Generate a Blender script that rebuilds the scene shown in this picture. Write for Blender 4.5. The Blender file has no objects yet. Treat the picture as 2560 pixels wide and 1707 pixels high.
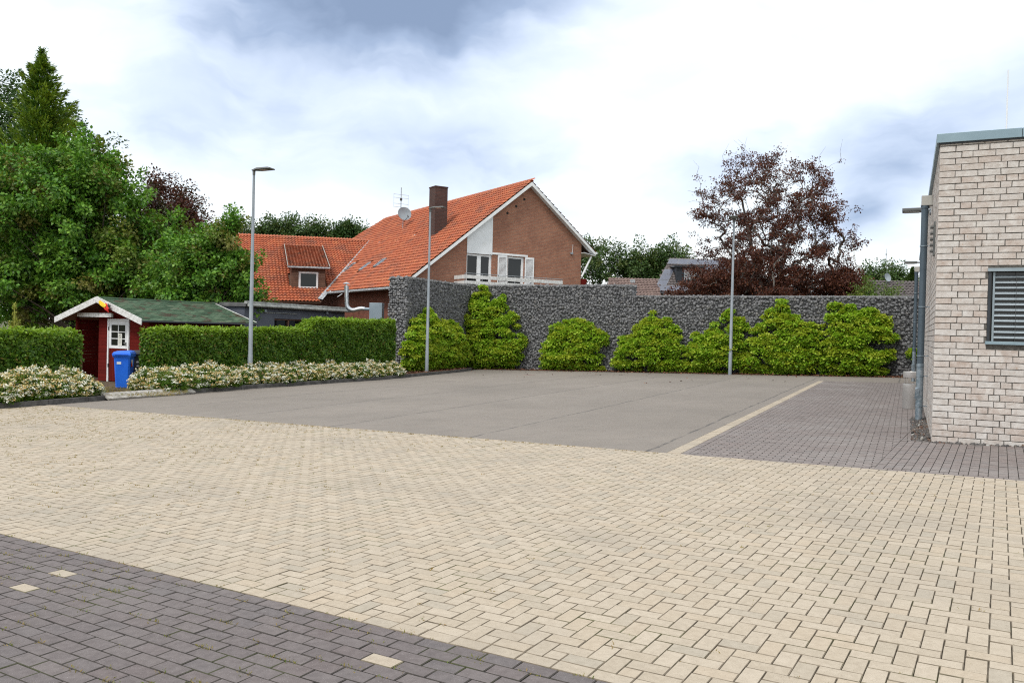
import bpy, bmesh, math, random
import numpy as np
from mathutils import Vector, Matrix

random.seed(7)
RNG = np.random.default_rng(11)
SC = bpy.context.scene
COL = SC.collection

# ------------------------------------------------------------------ camera, sky, sun, exposure
EYE, FPX, CX, HY = 1.58, 2000.0, 1280.0, 847.0     # eye height; focal length and centre in photo pixels
NUP = Vector((0.024, -0.012, 1.0)).normalized()     # the lot falls about 2.5 % (drainage), so "up" leans a little
ROT = NUP.rotation_difference(Vector((0, 0, 1))).to_matrix()
M4 = ROT.to_4x4()

cam_data = bpy.data.cameras.new("camera")
cam = bpy.data.objects.new("camera", cam_data)
COL.objects.link(cam)
cam_data.sensor_width = 36.0
cam_data.lens = 36.0 * FPX / 2560.0
cam_data.shift_y = -6.5 / 2560.0
cam_data.clip_start = 0.05
cam_data.clip_end = 5000.0
cam.matrix_world = M4 @ Matrix.Translation((0, 0, EYE)) @ Matrix.Rotation(math.pi / 2, 4, 'X')
SC.camera = cam

SUN_EL, SUN_AZ = math.radians(52), math.radians(215)   # azimuth measured clockwise from +Y
sun_dir = Vector((math.sin(SUN_AZ) * math.cos(SUN_EL), math.cos(SUN_AZ) * math.cos(SUN_EL), math.sin(SUN_EL)))
sun_data = bpy.data.lights.new("sun", 'SUN')
sun_data.energy = 1.5
sun_data.angle = math.radians(11)
sun_data.color = (1.0, 0.96, 0.9)
sun = bpy.data.objects.new("sun", sun_data)
COL.objects.link(sun)
sun.rotation_euler = (-sun_dir).to_track_quat('-Z', 'Y').to_euler()

SC.view_settings.view_transform = 'Standard'
SC.view_settings.look = 'None'
SC.view_settings.exposure = 0.55
SC.view_settings.gamma = 1.0
SC.view_settings.use_curve_mapping = False
SC.render.engine = 'CYCLES'
try:
    SC.cycles.use_denoising = False
    SC.cycles.denoiser = 'OPENIMAGEDENOISE'
    SC.cycles.denoising_prefilter = 'ACCURATE'
except Exception:
    pass
SC.cycles.pixel_filter_type = 'BLACKMAN_HARRIS'
SC.cycles.filter_width = 1.15
SC.cycles.max_bounces = 5
SC.cycles.diffuse_bounces = 3
SC.cycles.glossy_bounces = 2
SC.cycles.transmission_bounces = 3
SC.cycles.transparent_max_bounces = 4


def W(x, y, z=0.0):
    """lot coordinates (camera foot = origin, y forward, z off the sloping lot) -> world"""
    return ROT @ Vector((x, y, z))


def at(px, py, y):
    """world point seen at photo pixel px, py at forward distance y"""
    return W((px - CX) / FPX * y, y, EYE - (py - HY) / FPX * y)


CAMW = W(0, 0, EYE)


def ray(px, py):
    return (ROT @ Vector(((px - CX) / FPX, 1.0, -(py - HY) / FPX))).normalized()


def hit(px, py, p0, n):
    d = ray(px, py)
    return CAMW + d * ((p0 - CAMW).dot(n) / d.dot(n))


def gnd(px, py, z=0.0):
    """lot x, y of the ground seen at a pixel"""
    y = FPX * (EYE - z) / (py - HY)
    return (px - CX) / FPX * y, y


# sky -----------------------------------------------------------------
world = bpy.data.worlds.new("World")
SC.world = world
world.use_nodes = True


class NT:
    def __init__(self, tree):
        self.t = tree
        tree.nodes.clear()

    def n(self, typ, **kw):
        node = self.t.nodes.new(typ)
        for k, v in kw.items():
            setattr(node, k, v)
        return node

    def l(self, a, b):
        self.t.links.new(a, b)

    def val(self, sock, v):
        if hasattr(v, 'default_value') or hasattr(v, 'is_output'):
            self.l(v, sock)
        else:
            sock.default_value = v

    def math(self, op, a, b=None, c=None, clamp=False):
        m = self.n('ShaderNodeMath', operation=op)
        m.use_clamp = clamp
        self.val(m.inputs[0], a)
        if b is not None:
            self.val(m.inputs[1], b)
        if c is not None:
            self.val(m.inputs[2], c)
        return m.outputs[0]

    def vmath(self, op, a, b=None, scale=None):
        m = self.n('ShaderNodeVectorMath', operation=op)
        self.val(m.inputs[0], a)
        if b is not None:
            self.val(m.inputs[1], b)
        if scale is not None:
            self.val(m.inputs['Scale'], scale)
        return m.outputs['Value'] if op in ('DOT_PRODUCT', 'LENGTH') else m.outputs[0]

    def noise(self, vec, scale, detail=4, rough=0.55, dist=0.0, out='Fac'):
        m = self.n('ShaderNodeTexNoise')
        self.l(vec, m.inputs['Vector'])
        m.inputs['Scale'].default_value = scale
        m.inputs['Detail'].default_value = detail
        m.inputs['Roughness'].default_value = rough
        m.inputs['Distortion'].default_value = dist
        return m.outputs[out]

    def ramp(self, fac, stops, interp='LINEAR'):
        m = self.n('ShaderNodeValToRGB')
        cr = m.color_ramp
        cr.interpolation = interp
        while len(cr.elements) < len(stops):
            cr.elements.new(0.5)
        for e, (p, c) in zip(cr.elements, stops):
            e.position = p
            e.color = tuple(c) + (1,) if len(c) == 3 else c
        self.val(m.inputs[0], fac)
        return m.outputs[0]

    def mix(self, fac, a, b, typ='MIX'):
        m = self.n('ShaderNodeMix', data_type='RGBA', blend_type=typ)
        self.val(m.inputs[0], fac)
        for s, v in ((m.inputs[6], a), (m.inputs[7], b)):
            if isinstance(v, (tuple, list)):
                s.default_value = tuple(v) + (1,) if len(v) == 3 else v
            else:
                self.l(v, s)
        return m.outputs[2]

    def smooth(self, v, lo, hi, a=0.0, b=1.0):
        m = self.n('ShaderNodeMapRange', interpolation_type='SMOOTHSTEP')
        self.val(m.inputs[0], v)
        m.inputs[1].default_value = lo
        m.inputs[2].default_value = hi
        m.inputs[3].default_value = a
        m.inputs[4].default_value = b
        return m.outputs[0]


def build_sky():
    t = NT(world.node_tree)
    out = t.n('ShaderNodeOutputWorld')
    bg = t.n('ShaderNodeBackground')
    bg.inputs['Strength'].default_value = 0.1
    t.l(bg.outputs[0], out.inputs[0])
    sky = t.n('ShaderNodeTexSky')
    sky.sky_type = 'NISHITA'
    sky.sun_disc = False
    sky.sun_elevation = SUN_EL
    sky.sun_rotation = SUN_AZ
    sky.air_density = 1.0
    sky.dust_density = 1.5
    tc = t.n('ShaderNodeTexCoord')
    d = t.vmath('NORMALIZE', tc.outputs['Generated'])
    # soft wobble so the cloud edges are ragged
    w1 = t.noise(d, 3.2, 5, 0.55, 0.2, 'Color')
    w1 = t.vmath('SUBTRACT', w1, (0.5, 0.5, 0.5))
    dw = t.vmath('ADD', d, t.vmath('SCALE', w1, scale=0.16))
    stretch = t.n('ShaderNodeMapping')
    stretch.inputs['Scale'].default_value = (1.0, 1.0, 2.6)
    t.l(dw, stretch.inputs['Vector'])
    n1 = t.noise(stretch.outputs[0], 2.3, 7, 0.52, 0.25)
    n2 = t.noise(stretch.outputs[0], 7.0, 5, 0.5, 0.1)
    veil = t.smooth(n1, 0.38, 0.66)                  # pale grey-blue veil all round the sky
    wisp = t.smooth(n2, 0.42, 0.66)
    # the larger cloud bodies, as directions in the sky
    dark = None
    blobs = [  # px, py, half length, half height, tilt deg, strength
        (880, 35, 0.22, 0.07, 9, 0.70), (1150, -15, 0.18, 0.045, 12, 0.45), (640, 225, 0.11, 0.045, -5, 0.15),
        (2500, 270, 0.17, 0.065, 24, 0.44), (1110, 400, 0.13, 0.042, 4, 0.44), (430, 345, 0.18, 0.038, -4, 0.20),
        (2200, 570, 0.045, 0.022, 8, 0.40), (1800, 430, 0.12, 0.04, 10, 0.20), (2330, 420, 0.10, 0.05, 25, 0.22),
        (1420, 560, 0.16, 0.025, 0, 0.2)]
    for px, py, a, b, tilt, s in blobs:
        c = ray(px, py)
        right = c.cross(Vector((0, 0, 1))).normalized()
        up = right.cross(c)
        ct, st = math.cos(math.radians(tilt)), math.sin(math.radians(tilt))
        e1 = right * ct + up * st
        e2 = up * ct - right * st
        q = t.vmath('SUBTRACT', dw, tuple(c))
        u = t.math('MULTIPLY', t.vmath('DOT_PRODUCT', q, tuple(e1)), 1 / a)
        v = t.math('MULTIPLY', t.vmath('DOT_PRODUCT', q, tuple(e2)), 1 / b)
        w = t.math('MULTIPLY', t.vmath('DOT_PRODUCT', q, tuple(c)), 1 / max(a, 0.2))
        r2 = t.math('ADD', t.math('ADD', t.math('MULTIPLY', u, u), t.math('MULTIPLY', v, v)), t.math('MULTIPLY', w, w))
        g = t.math('MULTIPLY', t.math('EXPONENT', t.math('MULTIPLY', r2, -1.0)), s)
        dark = g if dark is None else t.math('ADD', dark, g)
    dark = t.math('MULTIPLY', dark, t.math('ADD', t.math('ADD', t.math('MULTIPLY', n1, 1.2), t.math('MULTIPLY', n2, 1.0)), -0.10))
    shade = t.math('ADD', dark, t.math('ADD', t.math('MULTIPLY', veil, 0.11), t.math('MULTIPLY', wisp, 0.09)))
    cloud = t.ramp(shade, [(0.0, (9.0, 9.2, 9.15)), (0.16, (7.5, 8.1, 8.5)), (0.36, (5.8, 6.6, 8.0)),
                           (0.7, (3.0, 3.8, 5.3)), (1.0, (2.0, 2.65, 3.9))])
    col = t.mix(0.90, sky.outputs[0], cloud)
    t.l(col, bg.inputs['Color'])


build_sky()

# ------------------------------------------------------------------ materials
MATS = {}


def new_mat(name):
    m = bpy.data.materials.new(name)
    m.use_nodes = True
    MATS[name] = m
    return m, NT(m.node_tree)


def piece_random(t):
    g = t.n('ShaderNodeNewGeometry')
    o = t.n('ShaderNodeObjectInfo')
    s = t.math('ADD', g.outputs['Random Per Island'], o.outputs['Random'])
    return t.math('FRACT', s), g


def surf(name, stops, scale=6.0, detail=5, piece=None, piece_amt=0.0, rough=0.75, bump=0.0, bump_scale=None,
         metallic=0.0, speck=None, stain=None, spec=0.4, coat=0.0, rough_var=0.0):
    """procedural surface: colour stops over noise, a per-piece tint, specks, large stains, fine relief"""
    m, t = new_mat(name)
    out = t.n('ShaderNodeOutputMaterial')
    b = t.n('ShaderNodeBsdfPrincipled')
    t.l(b.outputs[0], out.inputs[0])
    rnd, g = piece_random(t)
    pos = g.outputs['Position']
    n = t.noise(pos, scale, detail, 0.6)
    col = t.ramp(t.smooth(n, 0.3, 0.7), stops)
    if piece:
        pc = t.ramp(rnd, piece)
        col = t.mix(piece_amt, col, pc)
    if stain:
        sc, colr, lo, hi, amt = stain
        sm = t.math('MULTIPLY', t.smooth(t.noise(pos, sc, 6, 0.62), lo, hi), amt)
        col = t.mix(sm, col, colr)
    if speck:
        sc, colr, thr, amt = speck
        sp = t.math('MULTIPLY', t.smooth(t.noise(pos, sc, 2, 0.5), thr, thr + 0.08), amt)
        col = t.mix(sp, col, colr)
    t.l(col, b.inputs['Base Color'])
    b.inputs['Roughness'].default_value = rough
    if rough_var:
        rv = t.math('ADD', t.math('MULTIPLY', t.math('SUBTRACT', t.noise(pos, scale * 0.7, 4), 0.5), rough_var * 2), rough)
        t.l(rv, b.inputs['Roughness'])
    b.inputs['Metallic'].default_value = metallic
    b.inputs['Specular IOR Level'].default_value = spec
    if coat:
        b.inputs['Coat Weight'].default_value = coat
    if bump:
        bp = t.n('ShaderNodeBump')
        bp.inputs['Strength'].default_value = bump
        bp.inputs['Distance'].default_value = 0.01
        t.l(t.noise(pos, bump_scale or scale * 4, 6, 0.65), bp.inputs['Height'])
        t.l(bp.outputs[0], b.inputs['Normal'])
    return m


def leafmat(name, stops, tint=None, rough=0.45, trans=0.28, spec=0.35):
    """leaf colours over a per-leaf random; attribute 'tint' (per sprig) leans to a second colour"""
    m, t = new_mat(name)
    out = t.n('ShaderNodeOutputMaterial')
    rnd, g = piece_random(t)
    col = t.ramp(rnd, stops)
    if tint:
        a = t.n('ShaderNodeAttribute')
        a.attribute_name = 'tint'
        col = t.mix(a.outputs['Fac'], col, tint)
    b = t.n('ShaderNodeBsdfPrincipled')
    t.l(col, b.inputs['Base Color'])
    b.inputs['Roughness'].default_value = rough
    b.inputs['Specular IOR Level'].default_value = spec
    tr = t.n('ShaderNodeBsdfTranslucent')
    t.l(t.mix(0.5, col, t.mix(1.0, col, (1.0, 1.0, 0.25), 'MULTIPLY')), tr.inputs['Color'])
    mx = t.n('ShaderNodeMixShader')
    mx.inputs[0].default_value = trans
    t.l(b.outputs[0], mx.inputs[1])
    t.l(tr.outputs[0], mx.inputs[2])
    t.l(mx.outputs[0], out.inputs[0])
    return m


def glassmat(name, col, rough=0.03):
    m, t = new_mat(name)
    out = t.n('ShaderNodeOutputMaterial')
    b = t.n('ShaderNodeBsdfPrincipled')
    b.inputs['Base Color'].default_value = tuple(col) + (1,)
    b.inputs['Roughness'].default_value = rough
    b.inputs['Specular IOR Level'].default_value = 0.45
    t.l(b.outputs[0], out.inputs[0])
    return m


def brickmat(name, c1, c2, mortar, bw, rh, bump=0.4, axis='x'):
    """far brickwork: courses follow the object's own axes"""
    m, t = new_mat(name)
    out = t.n('ShaderNodeOutputMaterial')
    b = t.n('ShaderNodeBsdfPrincipled')
    t.l(b.outputs[0], out.inputs[0])
    tc = t.n('ShaderNodeTexCoord')
    sep = t.n('ShaderNodeSeparateXYZ')
    t.l(tc.outputs['Object'], sep.inputs[0])
    nrm = t.n('ShaderNodeSeparateXYZ')
    t.l(tc.outputs['Normal'], nrm.inputs[0])
    side = t.math('GREATER_THAN', t.math('ABSOLUTE', nrm.outputs[0]), 0.7)
    h = t.math('ADD', t.math('MULTIPLY', sep.outputs[1], side),
               t.math('MULTIPLY', sep.outputs[0], t.math('SUBTRACT', 1.0, side)))
    cmb = t.n('ShaderNodeCombineXYZ')
    t.l(h, cmb.inputs[0])
    t.l(sep.outputs[2], cmb.inputs[1])
    br = t.n('ShaderNodeTexBrick')
    t.l(cmb.outputs[0], br.inputs['Vector'])
    br.inputs['Color1'].default_value = tuple(c1) + (1,)
    br.inputs['Color2'].default_value = tuple(c2) + (1,)
    br.inputs['Mortar'].default_value = tuple(mortar) + (1,)
    br.inputs['Scale'].default_value = 1.0
    br.inputs['Mortar Size'].default_value = 0.012
    br.inputs['Mortar Smooth'].default_value = 0.3
    br.inputs['Bias'].default_value = -0.1
    br.inputs['Brick Width'].default_value = bw
    br.inputs['Row Height'].default_value = rh
    n = t.noise(tc.outputs['Object'], 1.3, 5, 0.6)
    col = t.mix(t.math('MULTIPLY', t.smooth(n, 0.35, 0.7), 0.35), br.outputs['Color'], (0.55 * c1[0], 0.55 * c1[1], 0.6 * c1[2]))
    n2 = t.noise(tc.outputs['Object'], 9.0, 3, 0.6)
    col = t.mix(t.math('MULTIPLY', t.smooth(n2, 0.5, 0.75), 0.35), col, tuple(min(1, v * 1.5) for v in c2))
    t.l(col, b.inputs['Base Color'])
    b.inputs['Roughness'].default_value = 0.85
    bp = t.n('ShaderNodeBump')
    bp.inputs['Strength'].default_value = bump
    bp.inputs['Distance'].default_value = 0.01
    bp.invert = True
    t.l(br.outputs['Fac'], bp.inputs['Height'])
    t.l(bp.outputs[0], b.inputs['Normal'])
    return m


surf('ground', [(0, (0.05, 0.07, 0.02)), (1, (0.12, 0.10, 0.05))], 0.6, rough=0.95, bump=0.5)
surf('soil', [(0, (0.045, 0.03, 0.02)), (0.6, (0.10, 0.065, 0.04)), (1, (0.13, 0.11, 0.05))], 3.0, rough=0.95, bump=0.8)
surf('joint', [(0, (0.04, 0.034, 0.026)), (1, (0.10, 0.085, 0.065))], 5.0, rough=0.95, bump=0.6,
     stain=(1.1, (0.07, 0.085, 0.02), 0.52, 0.70, 0.6))
surf('beige_paver', [(0, (0.375, 0.315, 0.243)), (0.5, (0.445, 0.38, 0.298)), (1, (0.51, 0.44, 0.352))], 26.0,
     piece=[(0, (0.435, 0.365, 0.28)), (0.25, (0.495, 0.42, 0.33)), (0.5, (0.40, 0.335, 0.255)), (0.72, (0.465, 0.375, 0.275)),
            (0.86, (0.385, 0.33, 0.255)), (0.95, (0.37, 0.325, 0.26)), (1, (0.345, 0.31, 0.25))], piece_amt=0.55, rough=0.85, bump=0.35, bump_scale=220,
     speck=(190, (0.22, 0.18, 0.13), 0.60, 0.5), stain=(0.45, (0.33, 0.29, 0.24), 0.47, 0.70, 0.6))
surf('dark_paver', [(0, (0.108, 0.09, 0.088)), (0.5, (0.145, 0.122, 0.119)), (1, (0.185, 0.158, 0.154))], 22.0,
     piece=[(0, (0.125, 0.105, 0.103)), (0.35, (0.162, 0.138, 0.135)), (0.6, (0.14, 0.11, 0.107)), (0.8, (0.124, 0.112, 0.114)),
            (1, (0.175, 0.147, 0.14))], piece_amt=0.5, rough=0.75, bump=0.35, bump_scale=200,
     speck=(230, (0.42, 0.40, 0.39), 0.655, 0.8), stain=(0.5, (0.20, 0.18, 0.172), 0.5, 0.75, 0.5))
surf('path_paver', [(0, (0.165, 0.138, 0.129)), (0.5, (0.21, 0.176, 0.164)), (1, (0.25, 0.218, 0.204))], 16.0,
     piece=[(0, (0.185, 0.15, 0.14)), (0.3, (0.228, 0.197, 0.187)), (0.6, (0.205, 0.162, 0.151)), (0.8, (0.185, 0.168, 0.165)),
            (1, (0.24, 0.20, 0.183))], piece_amt=0.55, rough=0.75, bump=0.35, bump_scale=160,
     speck=(200, (0.36, 0.34, 0.33), 0.64, 0.6), stain=(0.5, (0.30, 0.278, 0.265), 0.45, 0.7, 0.45))
surf('beige_edge', [(0, (0.13, 0.105, 0.075)), (0.6, (0.22, 0.18, 0.135)), (1, (0.30, 0.25, 0.19))], 9.0, rough=0.95,
     stain=(1.3, (0.10, 0.115, 0.035), 0.5, 0.68, 0.6))
surf('dark_edge', [(0, (0.04, 0.035, 0.032)), (1, (0.085, 0.074, 0.068))], 9.0, rough=0.95, stain=(1.7, (0.07, 0.085, 0.025), 0.5, 0.68, 0.6))
surf('path_edge', [(0, (0.04, 0.034, 0.031)), (1, (0.085, 0.073, 0.067))], 9.0, rough=0.95)
surf('kerb', [(0, (0.055, 0.052, 0.05)), (1, (0.12, 0.115, 0.11))], 5.0, rough=0.9, bump=0.5,
     stain=(2.0, (0.03, 0.03, 0.025), 0.5, 0.65, 0.6))
surf('gabion_stone', [(0, (0.115, 0.116, 0.122)), (0.5, (0.20, 0.201, 0.209)), (1, (0.32, 0.318, 0.322))], 14.0,
     piece=[(0, (0.09, 0.092, 0.098)), (0.5, (0.185, 0.186, 0.192)), (0.85, (0.29, 0.29, 0.295)), (0.93, (0.23, 0.21, 0.185)), (0.985, (0.3, 0.3, 0.3)),
            (1, (0.55, 0.55, 0.53))], piece_amt=0.55, rough=0.8, bump=0.6, bump_scale=60)
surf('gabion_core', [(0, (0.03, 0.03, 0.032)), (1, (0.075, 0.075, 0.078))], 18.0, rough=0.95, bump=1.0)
surf('wire', [(0, (0.10, 0.10, 0.105)), (1, (0.16, 0.16, 0.165))], 30, rough=0.5, metallic=0.5)
surf('gravel', [(0, (0.10, 0.085, 0.075)), (1, (0.2, 0.18, 0.165))], 30.0,
     piece=[(0, (0.035, 0.035, 0.038)), (0.4, (0.08, 0.076, 0.075)), (0.62, (0.125, 0.118, 0.11)), (0.8, (0.12, 0.055, 0.032)),
            (0.93, (0.16, 0.125, 0.09)), (1, (0.5, 0.5, 0.48))], piece_amt=0.8, rough=0.8)
surf('mulch', [(0, (0.08, 0.035, 0.02)), (1, (0.19, 0.085, 0.05))], 12.0,
     piece=[(0, (0.06, 0.028, 0.018)), (0.5, (0.16, 0.065, 0.035)), (0.85, (0.25, 0.10, 0.05)), (1, (0.33, 0.22, 0.13))],
     piece_amt=0.7, rough=0.9)
surf('clay_brick', [(0, (0.36, 0.305, 0.262)), (0.45, (0.465, 0.422, 0.384)), (1, (0.60, 0.575, 0.55))], 15.0,
     piece=[(0, (0.53, 0.495, 0.465)), (0.3, (0.455, 0.39, 0.35)), (0.5, (0.55, 0.52, 0.495)), (0.68, (0.425, 0.335, 0.285)),
            (0.85, (0.49, 0.415, 0.37)), (1, (0.61, 0.585, 0.565))], piece_amt=0.6, rough=0.85, bump=0.7, bump_scale=45,
     speck=(34, (0.36, 0.22, 0.13), 0.655, 0.5), stain=(5.0, (0.64, 0.61, 0.575), 0.48, 0.68, 0.6))
surf('mortar', [(0, (0.07, 0.066, 0.06)), (1, (0.16, 0.15, 0.134))], 20.0, rough=0.95, bump=0.6)
surf('zinc', [(0, (0.21, 0.29, 0.335)), (1, (0.265, 0.35, 0.395))], 1.2, rough=0.42, metallic=0.35, rough_var=0.08)
surf('pipe_paint', [(0, (0.062, 0.088, 0.112)), (1, (0.085, 0.115, 0.142))], 2.0, rough=0.4, metallic=0.2,
     stain=(6.0, (0.25, 0.29, 0.31), 0.6, 0.75, 0.3))
surf('galvanised', [(0, (0.16, 0.21, 0.25)), (0.5, (0.23, 0.28, 0.32)), (1, (0.34, 0.38, 0.42))], 14.0, rough=0.4, metallic=0.5)
surf('steel', [(0, (0.46, 0.45, 0.44)), (1, (0.58, 0.57, 0.56))], 3.0, rough=0.35, metallic=0.45)
surf('duct_steel', [(0, (0.50, 0.53, 0.56)), (1, (0.66, 0.68, 0.70))], 5.0, rough=0.3, metallic=0.85)
surf('duct_box', [(0, (0.25, 0.31, 0.36)), (1, (0.33, 0.39, 0.44))], 2.0, rough=0.5, metallic=0.3)
surf('lamp_grey', [(0, (0.25, 0.28, 0.31)), (1, (0.31, 0.34, 0.37))], 2.0, rough=0.45, metallic=0.25)
surf('lamp_dark', [(0, (0.10, 0.105, 0.105)), (1, (0.15, 0.155, 0.15))], 3.0, rough=0.5, metallic=0.2)
surf('lamp_top', [(0, (0.30, 0.31, 0.30)), (1, (0.38, 0.38, 0.37))], 3.0, rough=0.5)
surf('lens', [(0, (0.35, 0.37, 0.37)), (1, (0.45, 0.46, 0.46))], 20.0, rough=0.2)
surf('box_beige', [(0, (0.36, 0.35, 0.32)), (1, (0.42, 0.41, 0.38))], 3.0, rough=0.6)
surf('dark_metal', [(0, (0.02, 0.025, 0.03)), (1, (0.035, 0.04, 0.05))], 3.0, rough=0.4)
surf('door_panel', [(0, (0.15, 0.20, 0.235)), (1, (0.19, 0.24, 0.275))], 2.0, rough=0.35, metallic=0.2)
surf('blind', [(0, (0.40, 0.46, 0.50)), (1, (0.48, 0.54, 0.58))], 2.0, rough=0.35, metallic=0.5)
surf('frame_grey', [(0, (0.24, 0.29, 0.32)), (1, (0.30, 0.35, 0.38))], 2.0, rough=0.4, metallic=0.3)
surf('roof_felt', [(0, (0.10, 0.10, 0.10)), (1, (0.16, 0.16, 0.16))], 4.0, rough=0.9)
surf('tile_red', [(0, (0.32, 0.08, 0.035)), (0.5, (0.44, 0.115, 0.048)), (1, (0.50, 0.155, 0.065))], 1.6,
     piece=[(0, (0.30, 0.085, 0.045)), (0.3, (0.45, 0.12, 0.05)), (0.6, (0.39, 0.095, 0.042)), (0.8, (0.50, 0.16, 0.065)),
            (0.93, (0.25, 0.08, 0.05)), (1, (0.56, 0.22, 0.095))], piece_amt=0.6, rough=0.75, bump=0.4, bump_scale=30,
     stain=(0.9, (0.20, 0.085, 0.058), 0.46, 0.70, 0.65))
surf('tile_old', [(0, (0.27, 0.09, 0.05)), (1, (0.42, 0.135, 0.068))], 3.0,
     piece=[(0, (0.24, 0.085, 0.05)), (0.6, (0.42, 0.135, 0.065)), (1, (0.48, 0.19, 0.10))], piece_amt=0.6, rough=0.8,
     stain=(2.0, (0.10, 0.085, 0.07), 0.5, 0.7, 0.7))
surf('tile_brown', [(0, (0.15, 0.10, 0.085)), (1, (0.24, 0.165, 0.145))], 2.0,
     piece=[(0, (0.14, 0.095, 0.085)), (1, (0.25, 0.18, 0.155))], piece_amt=0.6, rough=0.8)
surf('tile_grey', [(0, (0.085, 0.07, 0.068)), (1, (0.14, 0.12, 0.118))], 2.0,
     piece=[(0, (0.08, 0.068, 0.066)), (1, (0.15, 0.13, 0.125))], piece_amt=0.6, rough=0.8)
surf('glass_tile', [(0, (0.55, 0.58, 0.60)), (1, (0.7, 0.72, 0.74))], 8.0, rough=0.25)
surf('lead', [(0, (0.22, 0.24, 0.26)), (0.6, (0.36, 0.38, 0.40)), (1, (0.55, 0.56, 0.57))], 7.0, rough=0.6)
surf('white_paint', [(0, (0.70, 0.71, 0.72)), (1, (0.80, 0.81, 0.81))], 2.5, rough=0.55,
     stain=(4.0, (0.55, 0.54, 0.52), 0.55, 0.75, 0.4))
surf('white_panel', [(0, (0.70, 0.72, 0.74)), (1, (0.76, 0.78, 0.80))], 1.5, rough=0.6,
     stain=(1.8, (0.62, 0.63, 0.62), 0.52, 0.7, 0.6))
surf('old_white', [(0, (0.50, 0.49, 0.47)), (0.5, (0.66, 0.655, 0.64)), (1, (0.76, 0.755, 0.74))], 10.0, rough=0.75,
     speck=(26, (0.22, 0.19, 0.16), 0.60, 0.7), bump=0.4)
surf('red_plank', [(0, (0.095, 0.006, 0.004)), (1, (0.13, 0.009, 0.006))], 4.0,
     piece=[(0, (0.09, 0.006, 0.004)), (1, (0.135, 0.010, 0.006))], piece_amt=0.6, rough=0.85, bump=0.3, spec=0.15)
surf('brown_plank', [(0, (0.12, 0.05, 0.03)), (1, (0.20, 0.085, 0.05))], 7.0,
     piece=[(0, (0.10, 0.045, 0.03)), (1, (0.20, 0.09, 0.055))], piece_amt=0.6, rough=0.75, bump=0.3)
surf('dormer_plank', [(0, (0.10, 0.055, 0.035)), (1, (0.19, 0.10, 0.065))], 7.0,
     piece=[(0, (0.08, 0.045, 0.03)), (0.6, (0.17, 0.09, 0.06)), (1, (0.24, 0.15, 0.11))], piece_amt=0.7, rough=0.8, bump=0.3)
surf('shingle', [(0, (0.038, 0.075, 0.042)), (0.6, (0.07, 0.125, 0.07)), (1, (0.11, 0.165, 0.10))], 5.0,
     piece=[(0, (0.035, 0.07, 0.042)), (0.55, (0.072, 0.128, 0.076)), (0.85, (0.11, 0.165, 0.10)), (1, (0.16, 0.18, 0.13))],
     piece_amt=0.65, rough=0.92, bump=0.6, bump_scale=60, stain=(2.6, (0.075, 0.045, 0.03), 0.53, 0.63, 0.85))
surf('weathered_wood', [(0, (0.20, 0.18, 0.155)), (0.5, (0.33, 0.31, 0.28)), (1, (0.46, 0.44, 0.41))], 9.0, rough=0.9, bump=0.6,
     stain=(5.0, (0.16, 0.10, 0.06), 0.6, 0.75, 0.5))
surf('annex_paint', [(0, (0.078, 0.088, 0.115)), (1, (0.105, 0.115, 0.145))], 1.5, rough=0.7, bump=0.2)
surf('annex_gutter', [(0, (0.25, 0.26, 0.25)), (1, (0.42, 0.43, 0.41))], 5.0, rough=0.6, stain=(6.0, (0.13, 0.13, 0.11), 0.5, 0.7, 0.6))
surf('bin_blue', [(0, (0.014, 0.13, 0.70)), (1, (0.022, 0.17, 0.80))], 2.0, rough=0.4, bump=0.1)
surf('bin_black', [(0, (0.018, 0.02, 0.022)), (1, (0.03, 0.032, 0.035))], 4.0, rough=0.5)
surf('sticker_white', [(0, (0.65, 0.66, 0.65)), (1, (0.75, 0.75, 0.74))], 30.0, rough=0.5)
surf('sticker_red', [(0, (0.45, 0.02, 0.02)), (1, (0.5, 0.03, 0.03))], 10.0, rough=0.5)
surf('ink', [(0, (0.05, 0.05, 0.05)), (1, (0.09, 0.09, 0.09))], 10.0, rough=0.6)
surf('flag_yellow', [(0, (0.75, 0.48, 0.02)), (1, (0.85, 0.58, 0.04))], 10.0, rough=0.8)
surf('flag_red', [(0, (0.60, 0.02, 0.02)), (1, (0.7, 0.03, 0.02))], 10.0, rough=0.8)
surf('flag_black', [(0, (0.02, 0.02, 0.02)), (1, (0.03, 0.03, 0.03))], 10.0, rough=0.8)
surf('dark_void', [(0, (0.012, 0.01, 0.01)), (1, (0.02, 0.018, 0.016))], 5.0, rough=0.9)
surf('dish', [(0, (0.22, 0.26, 0.29)), (1, (0.28, 0.32, 0.35))], 3.0, rough=0.5)
surf('antenna', [(0, (0.30, 0.32, 0.34)), (1, (0.38, 0.40, 0.42))], 3.0, rough=0.4, metallic=0.6)
surf('solar', [(0, (0.10, 0.11, 0.15)), (1, (0.13, 0.14, 0.18))], 0.6, rough=0.18, spec=0.9)
surf('solar_frame', [(0, (0.26, 0.27, 0.29)), (1, (0.33, 0.34, 0.36))], 3.0, rough=0.4)
surf('bark', [(0, (0.05, 0.04, 0.03)), (1, (0.13, 0.105, 0.08))], 7.0, rough=0.95, bump=0.8)
surf('beech_bark', [(0, (0.10, 0.085, 0.075)), (1, (0.20, 0.18, 0.16))], 7.0, rough=0.9, bump=0.5)
surf('turbine_white', [(0, (0.72, 0.74, 0.76)), (1, (0.78, 0.8, 0.82))], 1.0, rough=0.5)
surf('iron', [(0, (0.20, 0.15, 0.13)), (1, (0.28, 0.22, 0.19))], 12.0, rough=0.7)
surf('hedge_core', [(0, (0.010, 0.013, 0.005)), (1, (0.024, 0.026, 0.010))], 12.0, rough=1.0, bump=1.0, spec=0.05)
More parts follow.
